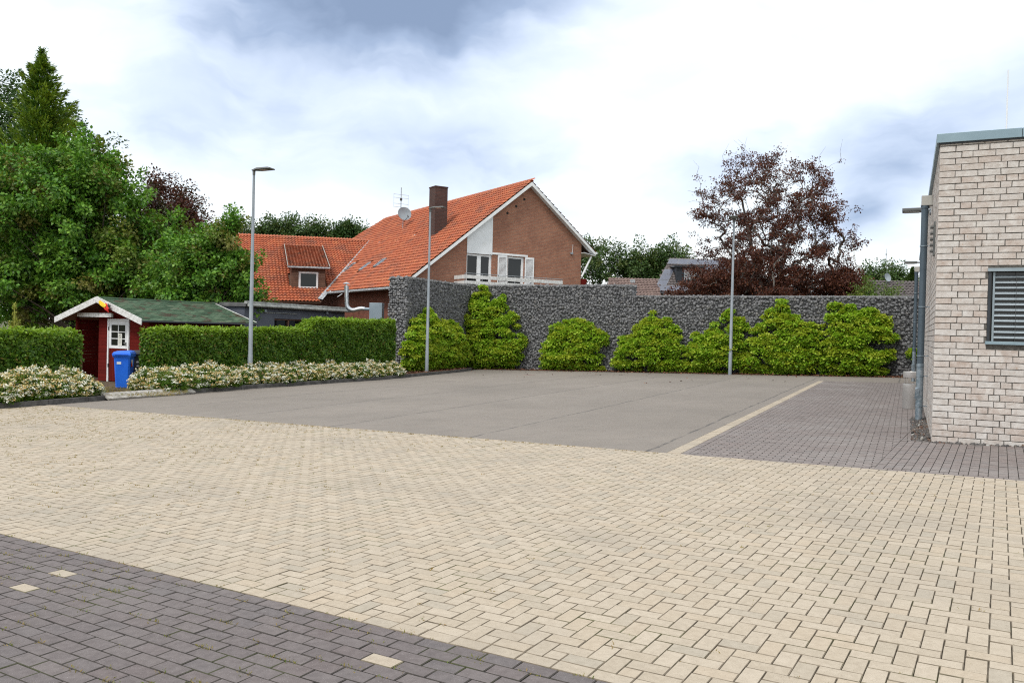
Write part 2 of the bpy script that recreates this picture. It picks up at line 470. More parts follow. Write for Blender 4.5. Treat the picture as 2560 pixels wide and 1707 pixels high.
surf('paper', [(0, (0.62, 0.62, 0.56)), (1, (0.70, 0.70, 0.64))], 12.0, rough=0.7)
glassmat('pane_dark', (0.006, 0.007, 0.007))
glassmat('pane_grey', (0.012, 0.014, 0.016))
glassmat('skylight_glass', (0.05, 0.06, 0.07))
brickmat('house_brick', (0.27, 0.105, 0.062), (0.36, 0.155, 0.09), (0.25, 0.17, 0.125), 0.25, 0.083)
brickmat('chimney_brick', (0.055, 0.026, 0.021), (0.095, 0.042, 0.032), (0.07, 0.055, 0.05), 0.25, 0.083)
brickmat('house_brick_shaded', (0.20, 0.062, 0.04), (0.26, 0.085, 0.05), (0.14, 0.085, 0.06), 0.25, 0.083)  # house brick again, with the shade under the eaves put into its colour

leafmat('leaf_maple', [(0, (0.045, 0.14, 0.017)), (0.45, (0.095, 0.25, 0.026)), (0.8, (0.155, 0.345, 0.036)), (1, (0.25, 0.45, 0.055))],
        (0.20, 0.19, 0.045))
leafmat('leaf_oak', [(0, (0.022, 0.062, 0.014)), (0.6, (0.042, 0.10, 0.022)), (1, (0.07, 0.14, 0.03))], (0.09, 0.12, 0.025))
leafmat('leaf_far', [(0, (0.034, 0.08, 0.022)), (0.6, (0.06, 0.12, 0.03)), (1, (0.095, 0.17, 0.045))], (0.12, 0.15, 0.04))
leafmat('leaf_conifer', [(0, (0.03, 0.10, 0.014)), (0.5, (0.07, 0.17, 0.02)), (1, (0.13, 0.24, 0.025))], (0.27, 0.35, 0.03), trans=0.2)
leafmat('leaf_plum', [(0, (0.05, 0.016, 0.014)), (0.6, (0.095, 0.026, 0.02)), (1, (0.15, 0.05, 0.03))], (0.05, 0.06, 0.02))
leafmat('leaf_beech', [(0, (0.05, 0.018, 0.014)), (0.5, (0.09, 0.026, 0.017)), (0.85, (0.14, 0.042, 0.021)), (1, (0.19, 0.08, 0.04))],
        (0.11, 0.048, 0.022), rough=0.6)
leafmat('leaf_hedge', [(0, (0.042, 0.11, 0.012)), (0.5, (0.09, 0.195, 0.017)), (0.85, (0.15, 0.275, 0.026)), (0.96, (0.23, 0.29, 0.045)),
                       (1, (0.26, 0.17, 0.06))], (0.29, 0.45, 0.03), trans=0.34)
leafmat('leaf_climber', [(0, (0.12, 0.27, 0.016)), (0.5, (0.27, 0.47, 0.03)), (0.85, (0.41, 0.60, 0.05)), (1, (0.54, 0.68, 0.10))],
        (0.42, 0.48, 0.045), rough=0.45, trans=0.38, spec=0.25)
leafmat('leaf_shrub', [(0, (0.04, 0.12, 0.012)), (0.6, (0.085, 0.20, 0.018)), (1, (0.15, 0.29, 0.03))], (0.22, 0.28, 0.03))
leafmat('flower', [(0, (0.56, 0.33, 0.10)), (0.3, (0.68, 0.49, 0.20)), (0.6, (0.74, 0.64, 0.36)), (0.85, (0.78, 0.74, 0.54)), (1, (0.82, 0.81, 0.70))],
        (0.85, 0.86, 0.80), rough=0.7, trans=0.15)
leafmat('weed', [(0, (0.09, 0.17, 0.02)), (0.5, (0.20, 0.24, 0.04)), (0.75, (0.32, 0.27, 0.08)), (1, (0.40, 0.29, 0.12))], (0.38, 0.24, 0.09), trans=0.4)
leafmat('mullein_leaf', [(0, (0.25, 0.30, 0.06)), (1, (0.42, 0.42, 0.09))], rough=0.7)
leafmat('bush_bright', [(0, (0.055, 0.12, 0.016)), (1, (0.13, 0.22, 0.035))], (0.16, 0.2, 0.03))


def asphalt_material():
    m, t = new_mat('asphalt')
    out = t.n('ShaderNodeOutputMaterial')
    b = t.n('ShaderNodeBsdfPrincipled')
    t.l(b.outputs[0], out.inputs[0])
    tc = t.n('ShaderNodeTexCoord')
    p = tc.outputs['Object']
    rot = t.n('ShaderNodeMapping', vector_type='POINT')
    rot.inputs['Rotation'].default_value = (0, 0, TH)          # x across the paving lanes
    t.l(p, rot.inputs['Vector'])
    sep = t.n('ShaderNodeSeparateXYZ')
    t.l(rot.outputs[0], sep.inputs[0])
    wob = t.math('MULTIPLY', t.math('SUBTRACT', t.noise(p, 0.8, 4, 0.6), 0.5), 0.16)
    lane = t.math('ADD', t.math('ADD', sep.outputs[0], 3.28), wob)
    fr = t.math('ABSOLUTE', t.math('SUBTRACT', t.math('FRACT', t.math('DIVIDE', lane, 3.02)), 0.5))
    seam = t.smooth(fr, 0.488, 0.4965)
    seam = t.math('MULTIPLY', seam, t.smooth(t.noise(p, 2.0, 4, 0.7), 0.33, 0.58))
    fine = t.noise(p, 130.0, 3, 0.65)
    mid = t.noise(p, 2.2, 6, 0.65)
    big = t.noise(p, 0.22, 5, 0.6, 0.4)
    stre = t.n('ShaderNodeMapping')
    stre.inputs['Scale'].default_value = (1.0, 0.12, 1.0)
    t.l(rot.outputs[0], stre.inputs['Vector'])
    streak = t.noise(stre.outputs[0], 1.4, 4, 0.6)
    grain = t.noise(p, 34.0, 4, 0.7)
    patch = t.noise(p, 0.55, 7, 0.7, 1.2)
    col = t.ramp(big, [(0.3, (0.18, 0.154, 0.131)), (0.55, (0.225, 0.193, 0.165)), (0.75, (0.265, 0.228, 0.195))])
    col = t.mix(t.math('MULTIPLY', t.smooth(mid, 0.4, 0.75), 0.4), col, (0.15, 0.13, 0.114))
    col = t.mix(t.math('MULTIPLY', t.smooth(streak, 0.45, 0.7), 0.4), col, (0.235, 0.205, 0.179))
    col = t.mix(t.math('MULTIPLY', t.smooth(patch, 0.56, 0.66), 0.2), col, (0.14, 0.123, 0.109))
    col = t.mix(t.math('MULTIPLY', t.smooth(patch, 0.40, 0.28), 0.25), col, (0.28, 0.243, 0.208))
    col = t.mix(t.math('MULTIPLY', t.smooth(grain, 0.50, 0.68), 0.45), col, (0.27, 0.245, 0.22))
    col = t.mix(t.math('MULTIPLY', t.smooth(fine, 0.52, 0.72), 0.55), col, (0.33, 0.305, 0.28))
    col = t.mix(t.math('MULTIPLY', t.smooth(fine, 0.48, 0.30), 0.5), col, (0.075, 0.068, 0.06))
    col = t.mix(t.math('MULTIPLY', seam, 0.85), col, (0.07, 0.064, 0.06))
    t.l(col, b.inputs['Base Color'])
    b.inputs['Roughness'].default_value = 0.8
    bp = t.n('ShaderNodeBump')
    bp.inputs['Strength'].default_value = 0.5
    bp.inputs['Distance'].default_value = 0.006
    t.l(fine, bp.inputs['Height'])
    t.l(bp.outputs[0], b.inputs['Normal'])


# ------------------------------------------------------------------ mesh helpers
class MB:
    """collects shapes; build() links them as ONE mesh object"""

    def __init__(self):
        self.v, self.f, self.mi = [], [], []
        self.m = 0

    def add(self, verts, faces):
        o = len(self.v)
        self.v += [tuple(p) for p in verts]
        self.f += [tuple(i + o for i in f) for f in faces]
        self.mi += [self.m] * len(faces)
        return self

    def box(self, x0, y0, z0, x1, y1, z1, bev=0.0):
        if bev <= 0:
            v = [(x0, y0, z0), (x1, y0, z0), (x1, y1, z0), (x0, y1, z0), (x0, y0, z1), (x1, y0, z1), (x1, y1, z1), (x0, y1, z1)]
            return self.add(v, [(3, 2, 1, 0), (4, 5, 6, 7), (0, 1, 5, 4), (1, 2, 6, 5), (2, 3, 7, 6), (3, 0, 4, 7)])
        b = min(bev, (x1 - x0) * .49, (y1 - y0) * .49, (z1 - z0) * .49)
        bm = bmesh.new()
        bmesh.ops.create_cube(bm, size=1.0)
        for p in bm.verts:
            p.co = Vector(((x0 + x1) / 2 + p.co.x * (x1 - x0), (y0 + y1) / 2 + p.co.y * (y1 - y0), (z0 + z1) / 2 + p.co.z * (z1 - z0)))
        bmesh.ops.bevel(bm, geom=list(bm.edges), offset=b, segments=2, affect='EDGES', profile=0.5)
        bm.verts.index_update()
        self.add([p.co[:] for p in bm.verts], [[q.index for q in f.verts] for f in bm.faces])
        bm.free()
        return self

    def prism(self, poly, z0, z1):
        n = len(poly)
        v = [(p[0], p[1], z0) for p in poly] + [(p[0], p[1], z1) for p in poly]
        f = [tuple(range(n, 2 * n)), tuple(reversed(range(n)))] + [(i, (i + 1) % n, n + (i + 1) % n, n + i) for i in range(n)]
        return self.add(v, f)

    def slab(self, pts, off):
        """polygon in 3D thickened by vector off"""
        n = len(pts)
        o = Vector(off)
        v = [tuple(p) for p in pts] + [tuple(Vector(p) + o) for p in pts]
        f = [tuple(range(n, 2 * n)), tuple(reversed(range(n)))] + [(i, (i + 1) % n, n + (i + 1) % n, n + i) for i in range(n)]
        return self.add(v, f)

    def tube(self, pts, radii, seg=8, caps=True):
        pts = [Vector(p) for p in pts]
        if not hasattr(radii, '__len__'):
            radii = [radii] * len(pts)
        rings = []
        prev = None
        for i, p in enumerate(pts):
            d = (pts[min(i + 1, len(pts) - 1)] - pts[max(i - 1, 0)])
            d = d.normalized() if d.length > 1e-9 else Vector((0, 0, 1))
            if prev is None:
                a = d.cross(Vector((0, 0, 1)) if abs(d.z) < 0.95 else Vector((1, 0, 0))).normalized()
            else:
                a = (prev - d * prev.dot(d))
                a = a.normalized() if a.length > 1e-6 else d.orthogonal().normalized()
            prev = a
            b = d.cross(a)
            rings.append([p + (a * math.cos(2 * math.pi * k / seg) + b * math.sin(2 * math.pi * k / seg)) * radii[i] for k in range(seg)])
        v = [q for r in rings for q in r]
        f = []
        for i in range(len(pts) - 1):
            for k in range(seg):
                k2 = (k + 1) % seg
                f.append((i * seg + k, i * seg + k2, (i + 1) * seg + k2, (i + 1) * seg + k))
        if caps:
            f.append(tuple(reversed(range(seg))))
            f.append(tuple(range((len(pts) - 1) * seg, len(pts) * seg)))
        return self.add(v, f)

    def lathe(self, prof, seg=24, c=(0, 0, 0)):
        v, f = [], []
        for r, z in prof:
            for k in range(seg):
                a = 2 * math.pi * k / seg
                v.append((c[0] + r * math.cos(a), c[1] + r * math.sin(a), c[2] + z))
        for i in range(len(prof) - 1):
            for k in range(seg):
                k2 = (k + 1) % seg
                f.append((i * seg + k, i * seg + k2, (i + 1) * seg + k2, (i + 1) * seg + k))
        return self.add(v, f)

    def quad(self, a, b, c, d):
        return self.add([a, b, c, d], [(0, 1, 2, 3)])

    def mesh(self, name, mats, smooth=False):
        me = bpy.data.meshes.new(name)
        me.from_pydata(self.v, [], self.f)
        for m in (mats if isinstance(mats, (list, tuple)) else [mats]):
            me.materials.append(MATS[m])
        if any(self.mi):
            me.polygons.foreach_set('material_index', self.mi)
        if smooth:
            me.polygons.foreach_set('use_smooth', [True] * len(self.f))
            try:
                me.set_sharp_from_angle(angle=math.radians(40))
            except Exception:
                pass
        me.update()
        return me

    def build(self, name, mats, parent=None, smooth=False):
        return link(name, self.mesh(name, mats, smooth), parent)


def link(name, data, parent=None):
    o = bpy.data.objects.new(name, data)
    COL.objects.link(o)
    if parent is not None:
        o.parent = parent
    return o


def tag(o, label=None, cat=None, group=None, kind=None):
    if label:
        o['label'] = label
    if cat:
        o['category'] = cat
    if group:
        o['group'] = group
    if kind:
        o['kind'] = kind
    return o


def thing(name, label, cat, loc=(0, 0, 0), rz=0.0, group=None):
    o = bpy.data.objects.new(name, None)
    o.empty_display_size = 0.2
    COL.objects.link(o)
    o.location = loc
    o.rotation_euler = (0, 0, rz)
    return tag(o, label, cat, group)


def copy_tree(root, loc=None, rz=None, scale=None):
    r = root.copy()
    COL.objects.link(r)
    if loc is not None:
        r.location = loc
    if rz is not None:
        r.rotation_euler = (0, 0, rz)
    if scale is not None:
        r.scale = scale
    for ch in list(root.children):
        c = ch.copy()
        COL.objects.link(c)
        c.parent = r
        for g in list(ch.children):
            d = g.copy()
            COL.objects.link(d)
            d.parent = c
    return r


def np_mesh(name, V, F, mat, tint=None, smooth=False):
    """V (n,3), F (m,k) int"""
    me = bpy.data.meshes.new(name)
    V = np.ascontiguousarray(V, dtype=np.float32)
    F = np.ascontiguousarray(F, dtype=np.int32)
    k = F.shape[1]
    me.vertices.add(len(V))
    me.vertices.foreach_set('co', V.ravel())
    me.loops.add(F.size)
    me.loops.foreach_set('vertex_index', F.ravel())
    me.polygons.add(len(F))
    me.polygons.foreach_set('loop_start', np.arange(0, F.size, k, dtype=np.int32))
    if smooth:
        me.polygons.foreach_set('use_smooth', np.ones(len(F), dtype=bool))
    me.materials.append(MATS[mat])
    if tint is not None:
        a = me.attributes.new('tint', 'FLOAT', 'POINT')
        a.data.foreach_set('value', np.ascontiguousarray(tint, dtype=np.float32))
    me.update(calc_edges=True)
    return me


def unit(a):
    return a / np.maximum(np.linalg.norm(a, axis=-1, keepdims=True), 1e-9)


def leaves(name, pos, axis, nrm, L, Wd, mat, tint=None, fold=0.12):
    """one pointed, slightly folded quad per leaf"""
    n = len(pos)
    axis = unit(axis)
    side = unit(np.cross(nrm, axis))
    up = np.cross(axis, side)
    L = np.broadcast_to(np.asarray(L, dtype=float), (n,))[:, None]
    Wd = np.broadcast_to(np.asarray(Wd, dtype=float), (n,))[:, None]
    mid = pos + axis * L * 0.48 + up * L * fold
    V = np.empty((n, 4, 3))
    V[:, 0] = pos
    V[:, 1] = mid + side * Wd * 0.5
    V[:, 2] = pos + axis * L
    V[:, 3] = mid - side * Wd * 0.5
    F = np.arange(4 * n).reshape(n, 4)
    tt = None if tint is None else np.repeat(np.asarray(tint), 4)
    return np_mesh(name, V.reshape(-1, 3), F, mat, tt)


def rnd_dirs(n):
    return unit(RNG.normal(size=(n, 3)))


# lot axes: primed = the herringbone yard, plain = building, path and asphalt lanes
THP, TH = math.radians(31.4), math.radians(26.3)
AP, BP = (math.cos(THP), -math.sin(THP)), (math.sin(THP), math.cos(THP))
AA, BB = (math.cos(TH), -math.sin(TH)), (math.sin(TH), math.cos(TH))


def ab(a, b):
    return a * AP[0] + b * BP[0], a * AP[1] + b * BP[1]


def AB(a, b):
    return a * AA[0] + b * BB[0], a * AA[1] + b * BB[1]


def toab(x, y):
    return x * AP[0] + y * AP[1], x * BP[0] + y * BP[1]


def toAB(x, y):
    return x * AA[0] + y * AA[1], x * BB[0] + y * BB[1]


def clip(poly, n, d):
    """keep n.p <= d"""
    out = []
    for i, p in enumerate(poly):
        q = poly[(i + 1) % len(poly)]
        a, b = n[0] * p[0] + n[1] * p[1] - d, n[0] * q[0] + n[1] * q[1] - d
        if a <= 0:
            out.append(p)
        if a * b < 0:
            s = a / (a - b)
            out.append((p[0] + (q[0] - p[0]) * s, p[1] + (q[1] - p[1]) * s))
    return out


def area(poly):
    return 0.5 * sum(p[0] * q[1] - q[0] * p[1] for p, q in zip(poly, poly[1:] + poly[:1]))


asphalt_material()

# ------------------------------------------------------------------ ground and paving
def build_ground():
    xs = np.concatenate([np.linspace(-1600, -120, 12), np.linspace(-90, 90, 37), np.linspace(120, 1600, 12)])
    ys = np.concatenate([np.linspace(-1600, -120, 12), np.linspace(-90, 110, 41), np.linspace(140, 2600, 14)])
    V = []
    for y in ys:
        for x in xs:
            w = W(x, y, -0.07)
            r = max(abs(x + 5) - 40, abs(y - 30) - 45, 0)
            k = min(1.0, r / 60.0)
            k = k * k * (3 - 2 * k)
            V.append((w.x, w.y, w.z * (1 - k) - 0.7 * k))
    nx = len(xs)
    F = [(j * nx + i, j * nx + i + 1, (j + 1) * nx + i + 1, (j + 1) * nx + i) for j in range(len(ys) - 1) for i in range(nx - 1)]
    o = link('ground', np_mesh('ground', np.array(V), np.array(F), 'ground', smooth=True))
    tag(o, kind='structure')


def sheet(name, poly, z, mat, parent=None):
    if area(poly) < 0:
        poly = poly[::-1]
    m = MB().add([(p[0], p[1], z) for p in poly], [tuple(range(len(poly)))])
    o = m.build(name, mat, parent)
    if parent is None:
        o.matrix_world = M4
        tag(o, kind='structure')
    return o


def paver_shape(mb, poly, top, depth=0.045, ch=0.0042, jit=0.0015):
    """chamfered block from a footprint"""
    if area(poly) < 0:
        poly = poly[::-1]
    n = len(poly)
    cx = sum(p[0] for p in poly) / n
    cy = sum(p[1] for p in poly) / n
    dz = random.uniform(-jit, jit)
    tx, ty = random.gauss(0, 0.006), random.gauss(0, 0.006)
    v = []
    for p in poly:
        v.append((p[0], p[1], top - depth))
    for p in poly:
        v.append((p[0], p[1], top - ch + dz + (p[0] - cx) * tx + (p[1] - cy) * ty))
    for p in poly:
        r = math.hypot(p[0] - cx, p[1] - cy)
        k = max(0.0, 1 - ch * 1.3 / r)
        v.append((cx + (p[0] - cx) * k, cy + (p[1] - cy) * k, top + dz + (p[0] - cx) * tx + (p[1] - cy) * ty))
    f = [tuple(range(2 * n, 3 * n))]
    for i in range(n):
        j = (i + 1) % n
        f.append((i, j, n + j, n + i))
        f.append((n + i, n + j, 2 * n + j, 2 * n + i))
    mb.m = 0
    mb.add(v, f[:1])
    o = len(mb.v) - len(v)
    mb.f += [tuple(i + o for i in q) for q in f[1:]]
    mb.mi += [1] * (len(f) - 1)


def rect(c, u, hl, hw):
    """footprint: centre, unit long direction, half length, half width"""
    w = (-u[1], u[0])
    return [(c[0] + u[0] * a * hl + w[0] * b * hw, c[1] + u[1] * a * hl + w[1] * b * hw) for a, b in ((-1, -1), (1, -1), (1, 1), (-1, 1))]


def visible(x, y):
    if y < 3.0:
        return False
    px = CX + x / y * FPX
    py = HY + EYE / y * FPX
    return -60 < px < 2620 and py < 1760


SHAPES = {}
EDGE = {'beige_paver': 'beige_edge', 'dark_paver': 'dark_edge', 'path_paver': 'path_edge'}


def field(parent, pieces, mat, top, limit=300):
    """pieces: (centre, dir, hl, hw) full blocks or ('poly', footprint); the largest in view become parts, the rest one field"""
    full = [p for p in pieces if p[0] != 'poly' and visible(*p[0])]
    full.sort(key=lambda p: p[0][1])
    near = full[:limit]
    ids = {id(p) for p in near}
    rest = MB()
    for p in pieces:
        if id(p) in ids:
            continue
        poly = p[1] if p[0] == 'poly' else rect(*p)
        paver_shape(rest, poly, top)
    for c, u, hl, hw in near:
        k = (mat, round(hl, 3), round(hw, 3), random.randrange(4))
        if k not in SHAPES:
            mb = MB()
            paver_shape(mb, rect((0, 0), (1, 0), hl, hw), 0.0)
            SHAPES[k] = mb.mesh('paver', [mat, EDGE[mat]])
        o = link('paver', SHAPES[k], parent)
        o.location = (c[0], c[1], top + random.gauss(0, 0.0009))
        o.rotation_euler = (random.gauss(0, 0.003), random.gauss(0, 0.003), math.atan2(u[1], u[0]) + random.gauss(0, 0.004))
    if rest.v:
        o = rest.build('paver_field', [mat, EDGE[mat]], parent)
        tag(o, kind='stuff')


J = 0.0015                   # half joint
B0 = 3.38                    # dark yard / beige strip
B1 = B0 + 7.2                # beige strip / asphalt
TOP = 0.0


def build_beige():
    a0, a1 = -19.45, 3.2
    base = sheet('beige_paving', [ab(a0, B0), ab(a1, B0), ab(a1, B1), ab(a0, B1)], -0.016, 'joint')
    P = []
    ua, ub = AP, BP
    for b in (B0 + 0.05, B1 - 0.05):                       # stretcher rows along both edges
        a = a0 + 0.1
        while a < a1:
            P.append((ab(a, b), ua, 0.1 - J, 0.05 - J))
            a += 0.2
    nrow = 70
    ncol = int((a1 - a0) / 0.1)
    for j in range(-1, nrow):
        for i in range(ncol):
            o = (i + j) % 4
            a, b = a0 + i * 0.1, B0 + 0.1 + j * 0.1
            if o == 0 and j >= 0:
                P.append((ab(a + 0.1, b + 0.05), ua, 0.1 - J, 0.05 - J))
            elif o == 2:
                lo, hi = max(j, 0), min(j + 1, nrow - 1)
                if lo == hi:
                    P.append((ab(a + 0.05, B0 + 0.1 + lo * 0.1 + 0.05), ub, 0.05 - J, 0.05 - J))
                else:
                    P.append((ab(a + 0.05, b + 0.1), ub, 0.1 - J, 0.05 - J))
    field(base, P, 'beige_paver', TOP)


def build_dark_yard():
    a0, a1, b0 = -13.0, 4.0, 0.5
    base = sheet('dark_paving', [ab(a0, b0), ab(a1, b0), ab(a1, B0), ab(a0, B0)], -0.016, 'joint')
    P = []
    r = 0
    b = B0 - 0.05
    while b > b0:
        a = a0 + (0.1 if r % 2 else 0.0)
        while a < a1:
            P.append((ab(a + 0.1, b), AP, 0.1 - J * 1.4, 0.05 - J * 1.4))
            a += 0.2
        b -= 0.1
        r += 1
    accents = []
    for px, py in ((183, 1427), (33, 1468), (936, 1655)):
        g = gnd(px, py)
        k = min(range(len(P)), key=lambda i: (P[i][0][0] - g[0]) ** 2 + (P[i][0][1] - g[1]) ** 2)
        accents.append(P.pop(k))
    field(base, P, 'dark_paver', TOP - 0.001)
    for c, u, hl, hw in accents:
        mb = MB()
        paver_shape(mb, rect((0, 0), (1, 0), hl, hw), 0.0)
        o = mb.build('paver', ['beige_paver', 'beige_edge'], base)
        o.location = (c[0], c[1], TOP)
        o.rotation_euler = (0, 0, math.atan2(u[1], u[0]))
        o['label'] = 'beige accent paver set into the dark paving'


STRIPE_A = -3.0
CORNER = AB(0.33, 13.83)      # building corner
PATH_END = 31.98
GRAVEL = (0.06, 0.33, 13.86, 17.9)


def build_path():
    # paved path beside the building
    poly = [AB(STRIPE_A + 0.2, 10.6), AB(6.5, 10.0), AB(6.5, 13.9), AB(0.33, 13.9), AB(0.33, PATH_END), AB(STRIPE_A + 0.2, PATH_END)]
    poly = clip(poly, (-BP[0], -BP[1]), -B1)
    base = sheet('side_path_paving', poly, -0.016, 'joint')
    P = []

    def keep(pl):
        out = []
        pl = clip(pl, (-BP[0], -BP[1]), -(B1 + 0.1 + J))
        if len(pl) < 3 or area(pl) < 0.0008:
            return out
        l = clip(pl, AP, -1.32)
        if len(l) >= 3 and abs(area(l)) > 0.0006:
            out.append(l)
        r = clip(clip(pl, (-AP[0], -AP[1]), 1.32 - 2 * J), (-BB[0], -BB[1]), -13.83) if len(pl) >= 3 else []
        if len(r) >= 3 and abs(area(r)) > 0.0006:
            out.append(r)
        return out

    # stretcher row against the beige edge
    a = toab(*AB(STRIPE_A + 0.2, 11.0))[0]
    while a < 6.6:
        P.append((ab(a + 0.1, B1 + 0.05), AP, 0.1 - J, 0.05 - J))
        a += 0.2
    # column along the stripe
    b = 10.6
    sa = STRIPE_A + 0.2
    while b < PATH_END:
        pl = keep(rect(AB(sa + 0.05, b + 0.1), BB, 0.1 - J, 0.05 - J))
        if pl:
            P.append(('poly', pl[0]))
        b += 0.2
    # courses across the path
    r = 0
    b = 10.3
    while b < PATH_END - 0.02:
        a = sa + 0.1 - (0.1 if r % 2 else 0.0)
        while a < 0.33:
            x0, x1 = max(a, sa + 0.1), min(a + 0.2, 0.33)
            if GRAVEL[2] - 0.05 < b < GRAVEL[3]:
                x1 = min(x1, GRAVEL[0])
            if x1 - x0 > 0.03:
                pl = rect(AB((x0 + x1) / 2, b + 0.05), AA, (x1 - x0) / 2 - J * 1.3, 0.05 - J * 0.8)
                k = keep(pl)
                if len(k) == 1 and abs(abs(area(k[0])) - abs(area(pl))) < 1e-6 and x1 - x0 > 0.19:
                    P.append((AB((x0 + x1) / 2, b + 0.05), AA, (x1 - x0) / 2 - J * 1.3, 0.05 - J * 0.8))
                else:
                    P += [('poly', q) for q in k]
            a += 0.2
        b += 0.1
        r += 1
    # bays in front of the building: columns running out from the wall
    a = -1.32
    c = 0
    while a < 6.4:
        b = B1 + 0.1 - (0.1 if c % 2 else 0.0)
        while b < 14.6:
            lo = max(b, B1 + 0.1)
            if b + 0.2 - lo > 0.03:
                pl = rect(ab(a + 0.05, (lo + b + 0.2) / 2), BP, (b + 0.2 - lo) / 2 - J * 1.3, 0.05 - J * 1.25)
                q = clip(pl, BB, 13.80)
                if len(q) == 4 and abs(abs(area(q)) - abs(area(pl))) < 1e-6 and b + 0.2 - lo > 0.19:
                    P.append((ab(a + 0.05, (lo + b + 0.2) / 2), BP, (b + 0.2 - lo) / 2 - J * 1.3, 0.05 - J * 1.25))
                elif len(q) >= 3 and abs(area(q)) > 0.0008:
                    P.append(('poly', q))
            b += 0.2
        a += 0.1
        c += 1
    field(base, P, 'path_paver', TOP - 0.001)
    # beige stripe between asphalt and path
    s0, s1 = AB(STRIPE_A, 10.5), AB(STRIPE_A + 0.2, PATH_END)
    sp = clip([AB(STRIPE_A, 10.5), AB(STRIPE_A + 0.2, 10.5), AB(STRIPE_A + 0.2, PATH_END), AB(STRIPE_A, PATH_END)], (-BP[0], -BP[1]), -B1)
    base2 = sheet('beige_stripe_paving', sp, -0.0085, 'joint')
    P = []
    b = 10.5
    while b < PATH_END - 0.02:
        pl = rect(AB(STRIPE_A + 0.1, b + 0.05), AA, 0.1 - J, 0.05 - J)
        q = clip(pl, (-BP[0], -BP[1]), -(B1 + J))
        if len(q) == 4 and abs(abs(area(q)) - abs(area(pl))) < 1e-6:
            P.append((AB(STRIPE_A + 0.1, b + 0.05), AA, 0.1 - J, 0.05 - J))
        elif len(q) >= 3 and abs(area(q)) > 0.0008:
            P.append(('poly', q))
        b += 0.1
    field(base2, P, 'beige_paver', TOP + 0.0005)


KERB = [(-17.6, 7.6), (-14.9, 12.4), (-11.55, 18.2), (-8.45, 25.0), (-4.95, 31.0), (-2.45, 38.0), (-2.0, 40.0)]
F0, F1 = Vector((-2.2, 42.3)), Vector((17.6, 32.35))      # foot of the gabion wall's face
WDIR = (F1 - F0).normalized()
WN = Vector((WDIR.y, -WDIR.x))                              # towards the lot
if WN.y > 0:
    WN = -WN


def build_asphalt():
    left = [p for p in KERB if p[1] > 17.0]
    poly = [ab(-19.45, B1)] + [AB(STRIPE_A, 0)] * 0
    c = AB(STRIPE_A, 0)
    # stripe / beige edge corner
    t = (B1 - (c[0] * BP[0] + c[1] * BP[1])) / (BB[0] * BP[0] + BB[1] * BP[1])
    k = (c[0] + BB[0] * t, c[1] + BB[1] * t)
    far_r = F1 + WN * 0.55
    far_l = F0 + WN * 0.55
    poly = [ab(-19.6, B1), k, AB(STRIPE_A, PATH_END), AB(0.33, PATH_END), (far_r.x, far_r.y), (far_l.x + 0.4, far_l.y - 0.2)] + left[::-1]
    sheet('asphalt_lot', poly, 0.0, 'asphalt')
    # beds behind the kerb and along the wall, a little proud
    bed = list(KERB) + [(F0.x + 0.2, F0.y), (-3.0, 60), (-70, 60), (-70, 7.6)]
    sheet('garden_bed', bed, 0.10, 'soil')
    q = [F0 + WN * 0.62, F1 + WN * 0.62, F1, F0]
    sheet('wall_bed', [(v.x, v.y) for v in q], 0.018, 'soil')
    # iron drain cover
    g = gnd(1322, 937.5)
    d = MB().lathe([(0.0, 0.006), (0.19, 0.006), (0.2, 0.0065), (0.225, 0.012), (0.26, 0.012), (0.27, 0.0)], 28)
    for i in range(-3, 4):
        d.box(-0.15, i * 0.045 - 0.008, 0.006, 0.15, i * 0.045 + 0.008, 0.010)
    o = d.build('drain_cover', 'iron')
    o.matrix_world = M4 @ Matrix.Translation((g[0], g[1], 0.0))
    tag(o, 'round rusty iron drain cover let into the asphalt near the gabion wall', 'drain cover')


def build_kerb():
    root = tag(link('kerb', None), kind='structure')
    root.matrix_world = M4
    acc = 0.0
    for (x0, y0), (x1, y1) in zip(KERB, KERB[1:]):
        d = Vector((x1 - x0, y1 - y0))
        L = d.length
        d.normalize()
        n = max(1, round(L / 1.0))
        for i in range(n):
            s = L / n
            mb = MB().box(0.003, 0.0, -0.12, s - 0.003, 0.085, 0.125, 0.008)
            o = mb.build('kerb_stone', 'kerb', root)
            p = Vector((x0, y0)) + d * (i * s)
            o.location = (p.x, p.y, random.uniform(-0.004, 0.004))
            o.rotation_euler = (0, 0, math.atan2(d.y, d.x) + random.gauss(0, 0.003))


